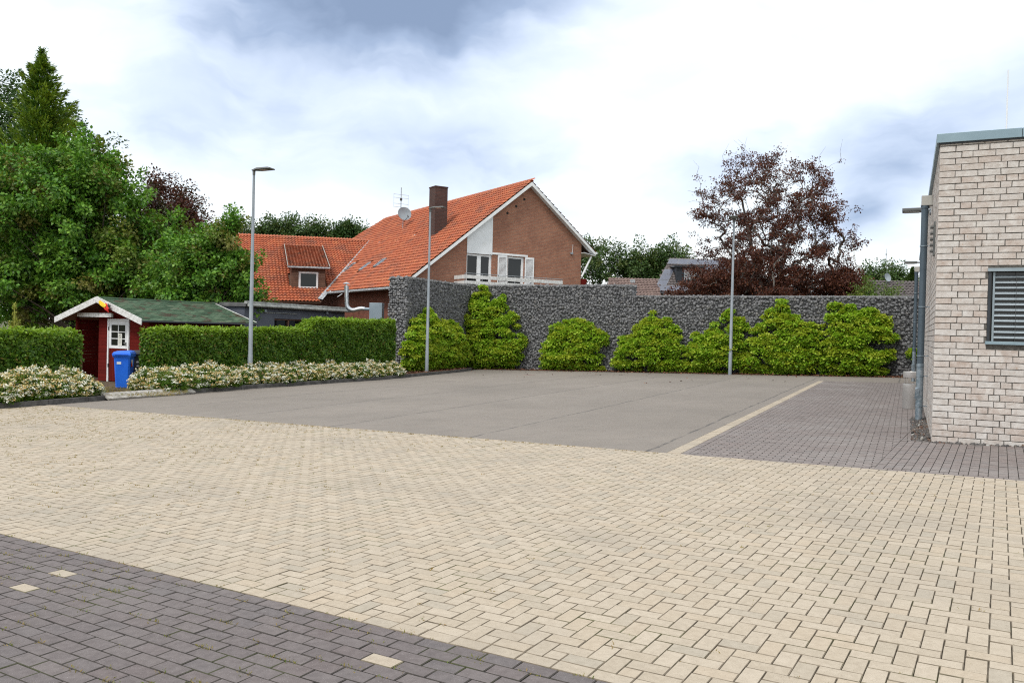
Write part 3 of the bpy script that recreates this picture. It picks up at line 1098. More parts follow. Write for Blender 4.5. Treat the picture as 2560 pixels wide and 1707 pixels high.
def scatter_stones(name, pts, rmin, rmax, mat, parent=None, flat=0.7, sub=1, seed=0):
    """many small stones as one mass"""
    rng = np.random.default_rng(seed)
    bm = bmesh.new()
    bmesh.ops.create_icosphere(bm, subdivisions=sub, radius=1.0)
    bv = np.array([v.co[:] for v in bm.verts])
    bf = np.array([[v.index for v in f.verts] for f in bm.faces])
    bm.free()
    n = len(pts)
    k = len(bv)
    V = np.repeat(bv[None], n, 0)
    V *= (1 + rng.uniform(-0.30, 0.22, size=(n, k, 1)))
    sc = rng.uniform(rmin, rmax, size=(n, 1, 1)) * np.stack([rng.uniform(0.8, 1.25, n), rng.uniform(0.7, 1.1, n), rng.uniform(0.75, 1.1, n) * flat], 1)[:, None, :]
    V *= sc
    # random rotation
    q = unit(rng.normal(size=(n, 4)))
    w, x, y, z = q.T
    R = np.stack([np.stack([1 - 2 * (y * y + z * z), 2 * (x * y - z * w), 2 * (x * z + y * w)], -1),
                  np.stack([2 * (x * y + z * w), 1 - 2 * (x * x + z * z), 2 * (y * z - x * w)], -1),
                  np.stack([2 * (x * z - y * w), 2 * (y * z + x * w), 1 - 2 * (x * x + y * y)], -1)], -2)
    V = np.einsum('nij,nkj->nki', R, V) + np.asarray(pts)[:, None, :]
    F = (bf[None] + (np.arange(n) * k)[:, None, None]).reshape(-1, 3)
    o = link(name, np_mesh(name, V.reshape(-1, 3), F, mat), parent)
    return o


def build_gravel():
    pts = []
    for _ in range(620):
        a = random.uniform(GRAVEL[0] + 0.01, GRAVEL[1] - 0.01)
        b = random.uniform(GRAVEL[2], GRAVEL[3])
        x, y = AB(a, b)
        pts.append((x, y, random.uniform(-0.02, 0.012)))
    for _ in range(170):                                   # spill along the foot of the front wall
        x, y = AB(random.uniform(0.3, 4.0), 13.80 - random.random() ** 1.5 * 0.05)
        pts.append((x, y, 0.0))
    o = scatter_stones('gravel_strip', np.array(pts), 0.018, 0.042, 'gravel', seed=3)
    o.matrix_world = M4
    tag(o, 'grey and rust coloured gravel along the foot of the pale brick building', 'gravel', kind='stuff')


def build_mulch():
    pts = []
    for _ in range(5200):
        s = random.uniform(0, (F1 - F0).length)
        p = F0 + WDIR * s + WN * (random.uniform(0.0, 0.66) if random.random() < 0.9 else random.uniform(0.6, 0.95))
        pts.append((p.x, p.y, 0.02))
    for _ in range(2600):                                  # corner bed behind the kerb
        k = random.uniform(3.4, 5.98)
        i = int(k)
        f = k - i
        p = Vector(KERB[i]).lerp(Vector(KERB[i + 1]), f)
        d = (Vector(KERB[i + 1]) - Vector(KERB[i])).normalized()
        p += Vector((-d.y, d.x)) * random.uniform(0.1, 1.3)
        pts.append((p.x, p.y, 0.108))
    for _ in range(150):                                   # odd leaves blown onto the asphalt
        t_ = random.random()
        p = F0 + WDIR * random.uniform(0, 17) + WN * (0.8 + 9 * t_ * t_ * random.random())
        pts.append((p.x, p.y, 0.006))
    n = len(pts)
    pos = np.array(pts)
    ax = RNG.normal(size=(n, 3)) * np.array([1, 1, 0.25])
    nr = np.array([0, 0, 1.0]) + RNG.normal(size=(n, 3)) * 0.5
    o = link('bark_mulch', leaves('bark_mulch', pos, ax, nr, RNG.uniform(0.04, 0.12, n), RNG.uniform(0.03, 0.07, n), 'mulch', fold=0.2))
    o.matrix_world = M4
    tag(o, 'reddish brown bark mulch and dead leaves along the gabion wall', 'mulch', kind='stuff')


def build_weeds():
    """tufts in the paving joints, thick in the left of the yard"""
    pos, ax, L, tint = [], [], [], []

    def tuft(x, y, n, h, dry):
        for _ in range(n):
            pos.append((x + random.gauss(0, 0.012), y + random.gauss(0, 0.012), -0.006))
            ax.append((random.gauss(0, 0.75), random.gauss(0, 0.75), random.uniform(0.35, 1.0)))
            L.append(h * random.uniform(0.5, 1.3))
            tint.append(min(1, max(0, random.gauss(dry, 0.25))))
    for _ in range(9000):
        a = random.uniform(-19.3, 0.0)
        w = max(0.03, min(1.0, (-5.0 - a) / 9.0))
        if random.random() > w:
            continue
        j = random.randrange(1, 71)
        b = B0 + j * 0.1 if random.random() < 0.97 else B1 - 0.1
        x, y = ab(a, b)
        patch = math.sin(a * 1.1 + b * 0.7) * math.sin(b * 1.9 - a * 0.6 + 1.0)
        if patch < -0.15 and random.random() < 0.75:
            continue
        tuft(x + AP[0] * random.gauss(0, .02), y + AP[1] * random.gauss(0, .02), random.randrange(4, 10), 0.027, 0.45 + 0.3 * patch)
    for _ in range(420):                                   # right half, sparse
        a, b = random.uniform(-8, 0.5), B0 + random.randrange(0, 40) * 0.1
        x, y = ab(a, b)
        tuft(x, y, random.randrange(2, 6), 0.014, 0.1)
    for _ in range(420):                                   # dark yard
        a, b = random.uniform(-8.5, -1.0), B0 - random.randrange(0, 16) * 0.1
        if random.random() < 0.45 and a > -5:
            continue
        x, y = ab(a, b)
        for _k in range(random.randrange(1, 5)):
            tuft(x + AP[0] * _k * 0.03, y + AP[1] * _k * 0.03, random.randrange(3, 7), 0.022, 0.2)
    for _ in range(260):                                   # along the asphalt edge
        x, y = ab(random.uniform(-14, -4), B1 - 0.1)
        tuft(x, y, random.randrange(3, 8), 0.03, 0.7)
    n = len(pos)
    o = link('joint_weeds', leaves('joint_weeds', np.array(pos), np.array(ax), RNG.normal(size=(n, 3)), np.array(L), np.array(L) * 0.22, 'weed', np.array(tint)))
    o.matrix_world = M4
    tag(o, 'small green and dried weeds growing in the paving joints', 'weeds', kind='stuff')
    # dry grass at the gap between the shrub rows
    pos, ax, L, tint = [], [], [], []
    for _ in range(2600):
        px = random.uniform(262, 470)
        g = gnd(px, random.uniform(963, 990), 0.11)
        if not (-12.3 < g[0] < -8.8):
            continue
        pos.append((g[0], g[1], 0.10))
        ax.append((random.gauss(0, 0.5), random.gauss(0, 0.5), 1.0))
        L.append(random.uniform(0.03, 0.09))
        tint.append(random.uniform(0, 0.9))
    n = len(pos)
    o = link('dry_grass', leaves('dry_grass', np.array(pos), np.array(ax), RNG.normal(size=(n, 3)), np.array(L), np.array(L) * 0.15, 'weed', np.array(tint)))
    o.matrix_world = M4
    tag(o, 'short dry grass in the gap between the two flowering shrub rows', 'grass', kind='stuff')


# ------------------------------------------------------------------ gabion walls
def gabion(name, label, p, q, nrm, z_top, depth, seed, stepz=None):
    """stone-filled wire cage wall from lot point p to q; nrm = horizontal facing direction; z_top world height"""
    a, b = W(p.x, p.y), W(q.x, q.y)
    n3 = Vector((nrm.x, nrm.y, 0)).normalized()
    d3 = Vector((b.x - a.x, b.y - a.y, 0))
    L = d3.length
    d3.normalize()
    za, zb = a.z - 0.05, b.z - 0.05
    ang = math.atan2(d3.y, d3.x)
    root = thing(name, label, 'wall', (a.x, a.y, 0), ang)
    sgn = 1 if (Vector((-d3.y, d3.x, 0)).dot(n3) > 0) else -1     # +y local faces the lot or not
    core = MB()
    y0, y1 = sorted((-sgn * 0.07, -sgn * (depth - 0.07)))
    zb0 = min(za, zb)
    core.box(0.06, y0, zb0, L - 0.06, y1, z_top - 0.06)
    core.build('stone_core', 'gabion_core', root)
    rng = random.Random(seed)
    pts = []
    s = 0.108
    ny = int((z_top - zb0) / s) + 1
    nx = int(L / s) + 1
    for j in range(ny):
        for i in range(nx):
            x = (i + (0.5 if j % 2 else 0)) * s + rng.uniform(-0.05, 0.05)
            z = zb0 + (j + 0.5) * s + rng.uniform(-0.05, 0.05)
            if 0.03 < x < L - 0.03 and z < z_top - 0.035 and z > za + (zb - za) * x / L - 0.05:
                pts.append((x, -sgn * (0.055 + abs(rng.gauss(0, 0.022))), z))
                if rng.random() < 0.5:
                    pts.append((x + rng.uniform(-0.05, 0.05), -sgn * (0.10 + abs(rng.gauss(0, 0.02))), z + rng.uniform(-0.05, 0.05)))
    for i in range(nx):                                     # top
        for k in range(int(depth / s)):
            pts.append((min(max(i * s + rng.gauss(0, 0.03), 0.03), L - 0.03), -sgn * ((k + 0.5) * s), z_top - 0.055 + rng.gauss(0, 0.012)))
    for j in range(ny):                                     # both ends
        z = zb0 + (j + 0.5) * s
        if z > z_top - 0.04:
            continue
        for k in range(int(depth / s)):
            for x in (0.055, L - 0.055):
                pts.append((x, -sgn * ((k + 0.5) * s + rng.gauss(0, 0.02)), z + rng.gauss(0, 0.02)))
    o = scatter_stones('stone_fill', np.array(pts), 0.048, 0.094, 'gabion_stone', root, flat=0.9, sub=1, seed=seed)
    tag(o, kind='stuff')
    w = MB()
    r = 0.0026

    def bar(p0, p1, t):
        x0, z0 = p0
        x1, z1 = p1
        if abs(x1 - x0) < 1e-6:
            w.add([(x0 - t, -sgn * -0.004, z0), (x0 + t, -sgn * -0.004, z0), (x0 + t, -sgn * -0.004, z1), (x0 - t, -sgn * -0.004, z1),
                   (x0, -sgn * -0.009, z0), (x0, -sgn * -0.009, z1)], [(0, 4, 5, 3), (4, 1, 2, 5)])
        else:
            w.add([(x0, -sgn * -0.004, z0 - t), (x1, -sgn * -0.004, z0 - t), (x1, -sgn * -0.004, z0 + t), (x0, -sgn * -0.004, z0 + t),
                   (x0, -sgn * -0.009, z0), (x1, -sgn * -0.009, z0)], [(0, 1, 5, 4), (4, 5, 2, 3)])
    x = 0.0
    while x <= L + 0.001:
        i = round(x / 0.1)
        bar((x, za + (zb - za) * x / L), (x, z_top), 0.010 if i % 10 == 0 else r)
        x += 0.1
    z = z_top
    while z > zb0:
        i = round((z_top - z) / 0.1)
        bar((0, z), (L, z), 0.010 if i % 10 == 0 else r)
        z -= 0.1
    wo = w.build('wire_mesh', 'wire', root)
    return root


def build_walls():
    zt_hi = at(1578, 715, 39.4).z
    zt_lo = at(1590, 741.5, 39.4).z
    # where the step falls on the wall line
    n3 = Vector((WN.x, WN.y, 0))
    s = hit(1578, 760, W(F0.x, F0.y), (ROT @ n3).normalized())
    k = (Vector((s.x, s.y)) - Vector(W(F0.x, F0.y).xy)).dot(WDIR)
    mid = F0 + WDIR * k
    gabion('gabion_wall', 'tall section of the grey stone gabion wall before the brick gable house', F0, mid, WN, zt_hi, 0.9, 21)
    gabion('gabion_wall', 'long lower section of the grey stone gabion wall running to the pale brick building', mid + WDIR * 0.004, F1, WN, zt_lo, 0.9, 22)
    # return wall towards the hedge
    E = Vector((-4.85, 36.2))
    sd = (E - F0).normalized()
    sn = Vector((sd.y, -sd.x))
    if sn.x < 0:
        sn = -sn
    gabion('gabion_wall', 'short return of the grey stone gabion wall ending at the clipped hedge', F0 + sd * 0.0 - WN * 0.0, E, sn, zt_hi + 0.006, 1.0, 23)
    return zt_hi, zt_lo, sd, sn, E

# ------------------------------------------------------------------ pale brick building on the right
class Frame:
    """local frame of an upright thing: origin, heading"""

    def __init__(self, o, rz):
        self.o, self.rz = Vector(o), rz
        self.x = Vector((math.cos(rz), math.sin(rz), 0))
        self.y = Vector((-math.sin(rz), math.cos(rz), 0))

    def loc(self, p):
        d = Vector(p) - self.o
        return Vector((d.dot(self.x), d.dot(self.y), d.z))

    def wld(self, x, y, z):
        return self.o + self.x * x + self.y * y + Vector((0, 0, z))

    def on_y(self, px, py, y=0.0):
        return self.loc(hit(px, py, self.wld(0, y, 0), self.y))

    def on_x(self, px, py, x=0.0):
        return self.loc(hit(px, py, self.wld(x, 0, 0), self.x))


def brick_shape(mb, x0, x1, z0, z1, y, axis, rng, jit=0.0034):
    """front-facing brick; axis 'f': face at -y; axis 's': face at -x"""
    j = lambda: rng.uniform(-jit, jit)
    d = rng.uniform(-0.003, 0.0015)
    c = 0.0035
    v = []
    for (h, z) in ((x0, z0), (x1, z0), (x1, z1), (x0, z1)):
        v.append([h, 0.03, z])
    for (h, z) in ((x0 + j(), z0 + j()), (x1 + j(), z0 + j()), (x1 + j(), z1 + j()), (x0 + j(), z1 + j())):
        v.append([h, c + d, z])
    for (h, z) in ((x0 + c, z0 + c), (x1 - c, z0 + c), (x1 - c, z1 - c), (x0 + c, z1 - c)):
        v.append([h + j() * 0.7, d + rng.uniform(-0.001, 0.001), z + j() * 0.7])
    f = [(8, 9, 10, 11)]
    for i in range(4):
        k = (i + 1) % 4
        f.append((i, k, 4 + k, 4 + i))
        f.append((4 + i, 4 + k, 8 + k, 8 + i))
    if axis == 'f':
        mb.add([(h, y + dd, z) for h, dd, z in v], f)
    else:
        mb.add([(y + dd, h, z) for h, dd, z in v], [tuple(reversed(q)) for q in f])


def build_building():
    c = W(*CORNER)
    fr = Frame(c, -TH)
    root = thing('brick_building', 'pale cream brick building with flat roof, zinc fascia and louvred window', 'building', c, -TH)
    ztop = fr.on_y(2345, 337).z
    zfas = fr.on_y(2345, 359.5).z
    XR, YL, ZB = 6.0, 20.4, -0.30
    nc = 47.5
    ch = zfas / nc
    wl = fr.on_y(2469, 760).x
    w_hi, w_lo = fr.on_y(2480, 671).z, fr.on_y(2480, 853).z
    wr = wl + 1.75
    dl0, dl1, dh = 10.6, 16.4, 2.54                     # entrance recess in the side wall
    # mortar body with openings
    m = MB()
    y = 0.012
    m.quad((0.012, y, ZB), (wl, y, ZB), (wl, y, zfas), (0.012, y, zfas))
    m.quad((wl, y, ZB), (wr, y, ZB), (wr, y, w_lo), (wl, y, w_lo))
    m.quad((wl, y, w_hi), (wr, y, w_hi), (wr, y, zfas), (wl, y, zfas))
    m.quad((wr, y, ZB), (XR, y, ZB), (XR, y, zfas), (wr, y, zfas))
    x = 0.012
    m.quad((x, dl0, ZB), (x, 0.012, ZB), (x, 0.012, zfas), (x, dl0, zfas))
    m.quad((x, YL, ZB), (x, dl1, ZB), (x, dl1, zfas), (x, YL, zfas))
    m.quad((x, dl1, dh), (x, dl0, dh), (x, dl0, zfas), (x, dl1, zfas))
    m.quad((XR, 0.012, ZB), (XR, YL, ZB), (XR, YL, zfas), (XR, 0.012, zfas))
    m.quad((XR, YL, ZB), (0.012, YL, ZB), (0.012, YL, zfas), (XR, YL, zfas))
    for (a, b) in ((dl0, dl0), (dl1, dl1)):
        m.quad((0.012, a, ZB), (0.35, a, ZB), (0.35, a, dh), (0.012, a, dh))
    m.quad((0.012, dl0, dh), (0.35, dl0, dh), (0.35, dl1, dh), (0.012, dl1, dh))
    wall = m.build('wall', 'mortar', root)
    rng = random.Random(5)
    cand, rest = [], MB()
    jt = 0.011
    for r in range(-3, 48):
        z0, z1 = r * ch + jt / 2, min((r + 1) * ch - jt / 2, zfas - 0.002)
        if z1 - z0 < 0.02:
            continue
        x = 0.0
        first = True
        while x < XR:
            if first:
                L = 0.285 if r % 2 else 0.205
                first = False
            else:
                L = 0.135 if rng.random() < 0.22 else 0.285
            x0, x1 = x, min(x + L, XR)
            segs = [(x0, x1)]
            if z1 > w_lo - 0.055 and z0 < w_hi + 0.0:
                segs = [(a, b) for a, b in ((x0, min(x1, wl - 0.004)), (max(x0, wr + 0.004), x1)) if b - a > 0.03]
            for a, b in segs:
                cand.append((a, b, z0, z1, b - a))
            x += L + jt
    inview = [q for q in cand if q[0] < 1.45 and q[2] > -0.12]
    inview.sort(key=lambda q: -q[4])
    pick = {id(q) for q in inview[:300]}
    for q in cand:
        if id(q) in pick:
            mb = MB()
            cx, cz = (q[0] + q[1]) / 2, (q[2] + q[3]) / 2
            brick_shape(mb, q[0] - cx, q[1] - cx, q[2] - cz, q[3] - cz, 0.0, 'f', rng)
            o = mb.build('brick', 'clay_brick', wall)
            o.location = (cx, 0, cz)
        else:
            brick_shape(rest, q[0], q[1], q[2], q[3], 0.0, 'f', rng)
    for r in range(-3, 48):
        z0, z1 = r * ch + jt / 2, min((r + 1) * ch - jt / 2, zfas - 0.002)
        if z1 - z0 < 0.02:
            continue
        yy = 0.034
        first = True
        while yy < YL:
            L = (0.135 if r % 2 else 0.245) if first else (0.135 if rng.random() < 0.2 else 0.285)
            first = False
            y0, y1 = yy, min(yy + L, YL)
            segs = [(y0, y1)]
            if z0 < dh:
                segs = [(a, b) for a, b in ((y0, min(y1, dl0)), (max(y0, dl1), y1)) if b - a > 0.03]
            for a, b in segs:
                brick_shape(rest, a, b, z0, z1, 0.0, 's', rng)
            yy += L + jt
    o = rest.build('brick_field', 'clay_brick', wall)
    tag(o, kind='stuff')
    # roof slab and zinc fascia
    MB().box(0.3, 0.3, zfas + 0.02, XR - 0.2, YL - 0.2, ztop - 0.05).build('roof', 'roof_felt', root)
    f = MB()
    for x0, x1 in ((-0.05, fr.on_y(2555, 330).x - 0.003), (fr.on_y(2555, 330).x + 0.003, XR)):
        f.box(x0, -0.05, zfas, x1, 0.22, ztop, 0.004)
    f.build('fascia', 'zinc', root)
    MB().box(-0.05, 0.224, zfas, 0.22, YL, ztop, 0.004).build('fascia', 'zinc', root)
    MB().box(-0.02, -0.02, zfas - 0.02, XR, 0.2, zfas - 0.001).build('fascia_shade_strip', 'dark_metal', root)  # dark strip standing in for the shadow line under the fascia
    # window with outside blind
    win = thing('window', None, None)
    win.parent = root
    d = 0.13
    fm = MB()
    fm.box(wl - 0.012, -0.03, w_hi - 0.045, wr + 0.012, d, w_hi, 0.003)
    fm.box(wl, -0.008, w_lo, wl + 0.035, d, w_hi - 0.045, 0.003)
    fm.box(wr - 0.035, -0.008, w_lo, wr, d, w_hi - 0.045, 0.003)
    fm.build('frame', 'dark_metal', win)
    MB().box(wl - 0.012, -0.034, w_hi - 0.047, wr + 0.012, -0.0305, w_hi + 0.002).build('head_strip', 'frame_grey', win)
    MB().box(wl - 0.02, -0.045, w_lo - 0.048, wr + 0.02, d, w_lo - 0.002, 0.004).build('sill', 'zinc', win)
    MB().box(wl + 0.062, 0.02, w_lo, wl + 0.09, 0.06, w_hi - 0.05, 0.003).build('guide_rail', 'frame_grey', win)
    MB().box(wl + 0.035, 0.102, w_lo, wr - 0.035, 0.108, w_hi - 0.045).build('pane', 'pane_dark', win)
    z = w_lo + 0.06
    sm = None
    while z < w_hi - 0.06:
        if sm is None:
            s = MB()
            n = 5
            for i in range(n):
                a0 = -0.04 + 0.08 * i / n
                a1 = -0.04 + 0.08 * (i + 1) / n
                q = lambda t: (0.05 + t * 0.86, 0.35 * t + 0.009 * (1 - (t / 0.04) ** 2))
                (ya, za), (yb, zb) = q(a0), q(a1)
                s.quad((wl + 0.09, ya, za), (wr - 0.09, ya, za), (wr - 0.09, yb, zb), (wl + 0.09, yb, zb))
            sm = s.mesh('slat', 'blind', True)
        o = link('slat', sm, win)
        o.location = (0, 0, z + random.uniform(-0.002, 0.002))
        o.rotation_euler = (math.radians(9), 0, 0)
        o.location.y = 0.0
        z += 0.0815
    for x in (wl + 0.36, wr - 0.36):
        MB().tube([(x, 0.012, w_lo), (x, 0.012, w_hi - 0.05)], 0.0025, 5).build('cord', 'ink', win)
    # entrance recess
    dr = thing('door', None, None)
    dr.parent = root
    MB().box(0.28, dl0 + 0.0, ZB, 0.34, dl1, dh - 0.002).build('panel', 'door_panel', dr)
    for k in range(5):
        yk = dl0 + 0.08 + k * (dl1 - dl0 - 0.16) / 4
        MB().box(0.20, yk - 0.035, ZB, 0.279, yk + 0.035, dh - 0.05, 0.004).build('frame_post', 'door_panel', dr)
    for k in range(4):
        yk = dl0 + 0.08 + k * (dl1 - dl0 - 0.16) / 4
        MB().box(0.262, yk + 0.05, 0.25, 0.276, yk + (dl1 - dl0 - 0.16) / 4 - 0.05, dh - 0.15).build('pane', 'pane_grey', dr)
    MB().box(0.013, dl0 + 0.002, ZB, 0.06, dl0 + 0.07, dh - 0.003, 0.003).build('frame', 'door_panel', dr)
    # rain pipes
    for y0, ztp in ((3.62, None), (19.4, None)):
        dp = thing('downpipe', None, None)
        dp.parent = root
        yy = fr.wld(-0.135, y0, 0).y
        zt = fr.loc(at(2316, 520, yy)).z if y0 < 5 else fr.loc(at(2286, 682, yy)).z
        x0, r = -0.135, 0.062
        gz = fr.loc(W(*AB(0.2, 13.83 + y0))).z
        MB().tube([(x0, y0, gz + 1.05), (x0, y0, zt)], r, 18).build('pipe', 'pipe_paint', dp, True)
        MB().tube([(x0, y0, gz - 0.05), (x0, y0, gz + 1.06)], r + 0.004, 18).build('base_pipe', 'galvanised', dp, True)
        MB().tube([(x0, y0, gz + 1.04), (x0, y0, gz + 1.10)], [r + 0.009, r + 0.007], 18).build('collar', 'galvanised', dp, True)
        MB().add([(x0 - 0.075, y0 - 0.09, gz + 0.60), (x0 + 0.0, y0 - 0.11, gz + 0.64), (x0 - 0.01, y0 - 0.07, gz + 0.40), (x0 - 0.085, y0 - 0.06, gz + 0.42),
                  (x0 - 0.07, y0 - 0.04, gz + 0.64), (x0 - 0.08, y0 - 0.03, gz + 0.42)],
                 [(0, 1, 2, 3), (0, 3, 5, 4), (0, 4, 1), (2, 1, 4, 5), (3, 2, 5)]).build('flap', 'galvanised', dp)
        for zz in (gz + 0.28, gz + 0.86, gz + 1.25, gz + 2.2, zt - 0.75):
            k = MB().tube([(x0, y0, zz - 0.012), (x0, y0, zz + 0.012)], r + 0.010, 18)
            k.box(x0 + r, y0 - 0.01, zz - 0.008, 0.0, y0 + 0.01, zz + 0.008)
            k.build('bracket', 'galvanised', dp, True)
        b = MB().tube([(x0, y0, zt - 0.02), (x0, y0, zt + 0.05)], r + 0.012, 18)
        b.build('inlet_ring', 'pipe_paint', dp, True)
        MB().box(-0.20, y0 - 0.075, zt + 0.03, 0.0, y0 + 0.075, zt + 0.22, 0.006).build('scupper_box', 'box_beige', dp)
    # small louvre vent
    vz = fr.loc(at(2332, 598, fr.wld(0, 1.3, 0).y))
    v = MB().box(-0.03, 1.2, vz.z - 0.28, 0.0, 1.42, vz.z + 0.28, 0.004)
    for k in range(5):
        v.box(-0.075, 1.21, vz.z - 0.22 + k * 0.1, -0.03, 1.41, vz.z - 0.19 + k * 0.1)
    v.build('vent_grille', 'lamp_dark', root)
    # wall floodlights
    for y0, px, py in ((4.9, 2290, 528), (16.9, 2280, 657)):
        L = thing('wall_lamp', 'flat grey floodlight on short arm, near the corner of the pale brick building' if y0 < 6 else
                  'flat grey floodlight on short arm, above the far downpipe of the pale brick building', 'lamp',
                  fr.wld(0, y0, fr.loc(at(px, py, fr.wld(-0.4, y0, 0).y)).z), -TH, 'floodlights on the side of the brick building')
        MB().box(-0.54, -0.15, -0.035, -0.14, 0.15, 0.035, 0.012).build('lamp_head', 'lamp_dark', L)
        MB().box(-0.50, -0.12, -0.043, -0.22, 0.12, -0.036).build('lens', 'lens', L)
        MB().tube([(-0.17, 0, 0.0), (0.0, 0, 0.0)], 0.03, 10).build('arm', 'lamp_grey', L, True)
        MB().tube([(-0.03, 0, -0.06), (0.0, 0, -0.06)], 0.055, 12).build('wall_plate', 'lamp_grey', L, True)
    # lightning rod
    p = at(2516, 322, 14.6)
    q = at(2522, 176, 14.6)
    k = thing('lightning_rod', 'thin white lightning rod standing on the roof of the pale brick building', 'rod', (p.x, p.y, fr.o.z + ztop - 0.06))
    MB().tube([(0, 0, -0.02), (0, 0, 0.5), (0, 0, q.z - fr.o.z - ztop + 0.06)], [0.017, 0.016, 0.012], 8).build('rod', 'turbine_white', k, True)
    MB().lathe([(0.0, 0.08), (0.12, 0.07), (0.15, 0.04), (0.15, 0.0)], 16).build('base', 'lead', k, True)
    return fr


def build_bin_and_plank(fr):
    g = gnd(2274, 1021)
    p = W(*g)
    ash = thing('litter_bin', 'brushed steel litter bin with ashtray bowl beside the rain pipe', 'bin', p)
    MB().lathe([(0.0, 0.0), (0.15, 0.0), (0.155, 0.01), (0.155, 0.47), (0.157, 0.475), (0.157, 0.56), (0.15, 0.565), (0.145, 0.55), (0.145, 0.3), (0, 0.3)], 40).build('body', 'steel', ash, True)
    MB().lathe([(0.0, 0.70), (0.152, 0.70), (0.155, 0.705), (0.155, 0.835), (0.15, 0.84), (0.14, 0.82), (0.14, 0.78), (0, 0.77)], 40).build('ashtray', 'steel', ash, True)
    for a in (0.5, 2.2, 3.7, 5.4):
        x, y = 0.125 * math.cos(a), 0.125 * math.sin(a)
        MB().tube([(x, y, 0.5), (x, y, 0.72)], 0.007, 8).build('rod', 'steel', ash, True)
    # old plank leaning on the kerb as a little ramp
    def kerb_at(px):
        u_ = (px - CX) / FPX
        (xa, ya), (xb, yb) = KERB[2], KERB[3]
        k_ = (u_ * ya - xa) / ((xb - xa) - u_ * (yb - ya))
        return Vector((xa + (xb - xa) * k_, ya + (yb - ya) * k_))
    a, b = kerb_at(262), kerb_at(480)
    dk = (b - a).normalized()
    a, b = a + Vector((dk.y, -dk.x)) * 0.15, b + Vector((dk.y, -dk.x)) * 0.19
    d = Vector((b[0] - a[0], b[1] - a[1]))
    L = d.length
    mb = MB()
    n = 14
    V = []
    rng = random.Random(4)
    ex = [0.0, -0.03, 0.02]
    for i in range(n + 1):
        x = L * i / n
        w = 0.0 if i < n else -0.05
        e0, e1 = rng.uniform(-0.006, 0.006), rng.uniform(-0.006, 0.006)
        if i == 0:
            e0 += 0.02
        V += [(x + w, 0.0 + e0, 0.004), (x + w, -0.02 + e0, 0.05), (x + w * 0.3, 0.27 + e1, 0.188), (x + w * 0.3, 0.27 + e1, 0.14)]
    F = [(0, 1, 2, 3), (n * 4 + 3, n * 4 + 2, n * 4 + 1, n * 4)]
    for i in range(n):
        o = i * 4
        for k in range(4):
            k2 = (k + 1) % 4
            F.append((o + k, o + 4 + k, o + 4 + k2, o + k2))
    mb.add(V, F)
    o = mb.build('wooden_plank', 'weathered_wood')
    o.matrix_world = M4 @ Matrix.Translation((a[0], a[1], 0)) @ Matrix.Rotation(math.atan2(d.y, d.x), 4, 'Z')
    tag(o, 'weathered grey wooden plank lying against the kerb by the blue bin', 'plank')


# ------------------------------------------------------------------ lamps
def street_lamp(label, x, y, z0, py_top, head_dir):
    p = W(x, y, z0)
    px = CX + x / y * FPX
    H = at(px, py_top, y).z - p.z
    root = thing('street_lamp', label, 'street lamp', p, math.atan2(head_dir[1], head_dir[0]), 'grey street lamps round the lot')
    MB().tube([(0, 0, -0.1), (0, 0, 0.95), (0, 0, 0.97), (0, 0, H - 0.06)], [0.082, 0.080, 0.072, 0.038], 20).build('pole', 'lamp_grey', root, True)
    MB().tube([(0, 0, H - 0.16), (0, 0, H - 0.01)], [0.042, 0.05], 16).build('spigot', 'lamp_dark', root, True)
    hd = MB()
    L, w = 0.74, 0.19
    sec = [(-0.06, 0.055, 0.03), (0.03, 0.075, 0.045), (0.20, w, 0.05), (0.64, w, 0.045), (L - 0.05, w * 0.96, 0.03)]
    V, F = [], []
    for x_, hw, th in sec:
        zc = H + 0.03 * (x_ / L)
        V += [(x_, -hw, zc), (x_, hw, zc), (x_, hw * 0.92, zc + th), (x_, -hw * 0.92, zc + th)]
    for i in range(len(sec) - 1):
        o = i * 4
        for k in range(4):
            k2 = (k + 1) % 4
            F.append((o + k, o + k2, o + 4 + k2, o + 4 + k))
    F += [(3, 2, 1, 0), (16, 17, 18, 19)]
    hd.add(V, F)
    h = hd.build('lamp_head', 'lamp_dark', root)
    cap = MB()
    for i in range(1, 4):
        x0, w0, t0 = sec[i]
        x1, w1, t1 = sec[i + 1]
        za, zb = H + 0.03 * x0 / L + t0 + 0.003, H + 0.03 * x1 / L + t1 + 0.003
        cap.quad((x0, -w0 * 0.9, za), (x1, -w1 * 0.9, zb), (x1, w1 * 0.9, zb), (x0, w0 * 0.9, za))
    cap.build('cover', 'lamp_top', h)
    MB().box(0.26, -0.12, H + 0.004, 0.52, 0.12, H + 0.012).build('lens', 'lens', h)
    return root


def build_lamps():
    street_lamp('grey street lamp standing in the flowering shrubs beside the long hedge', -8.72, 26.6, 0.1, 428, (0.93, -0.30))
    street_lamp('grey street lamp in the corner bed before the gabion return wall', -3.83, 35.9, 0.1, 522, (0.93, -0.30))
    street_lamp('grey street lamp among climbing plants in front of the lower gabion wall', 9.63, 35.35, 0.02, 549, (-0.30, -0.95))


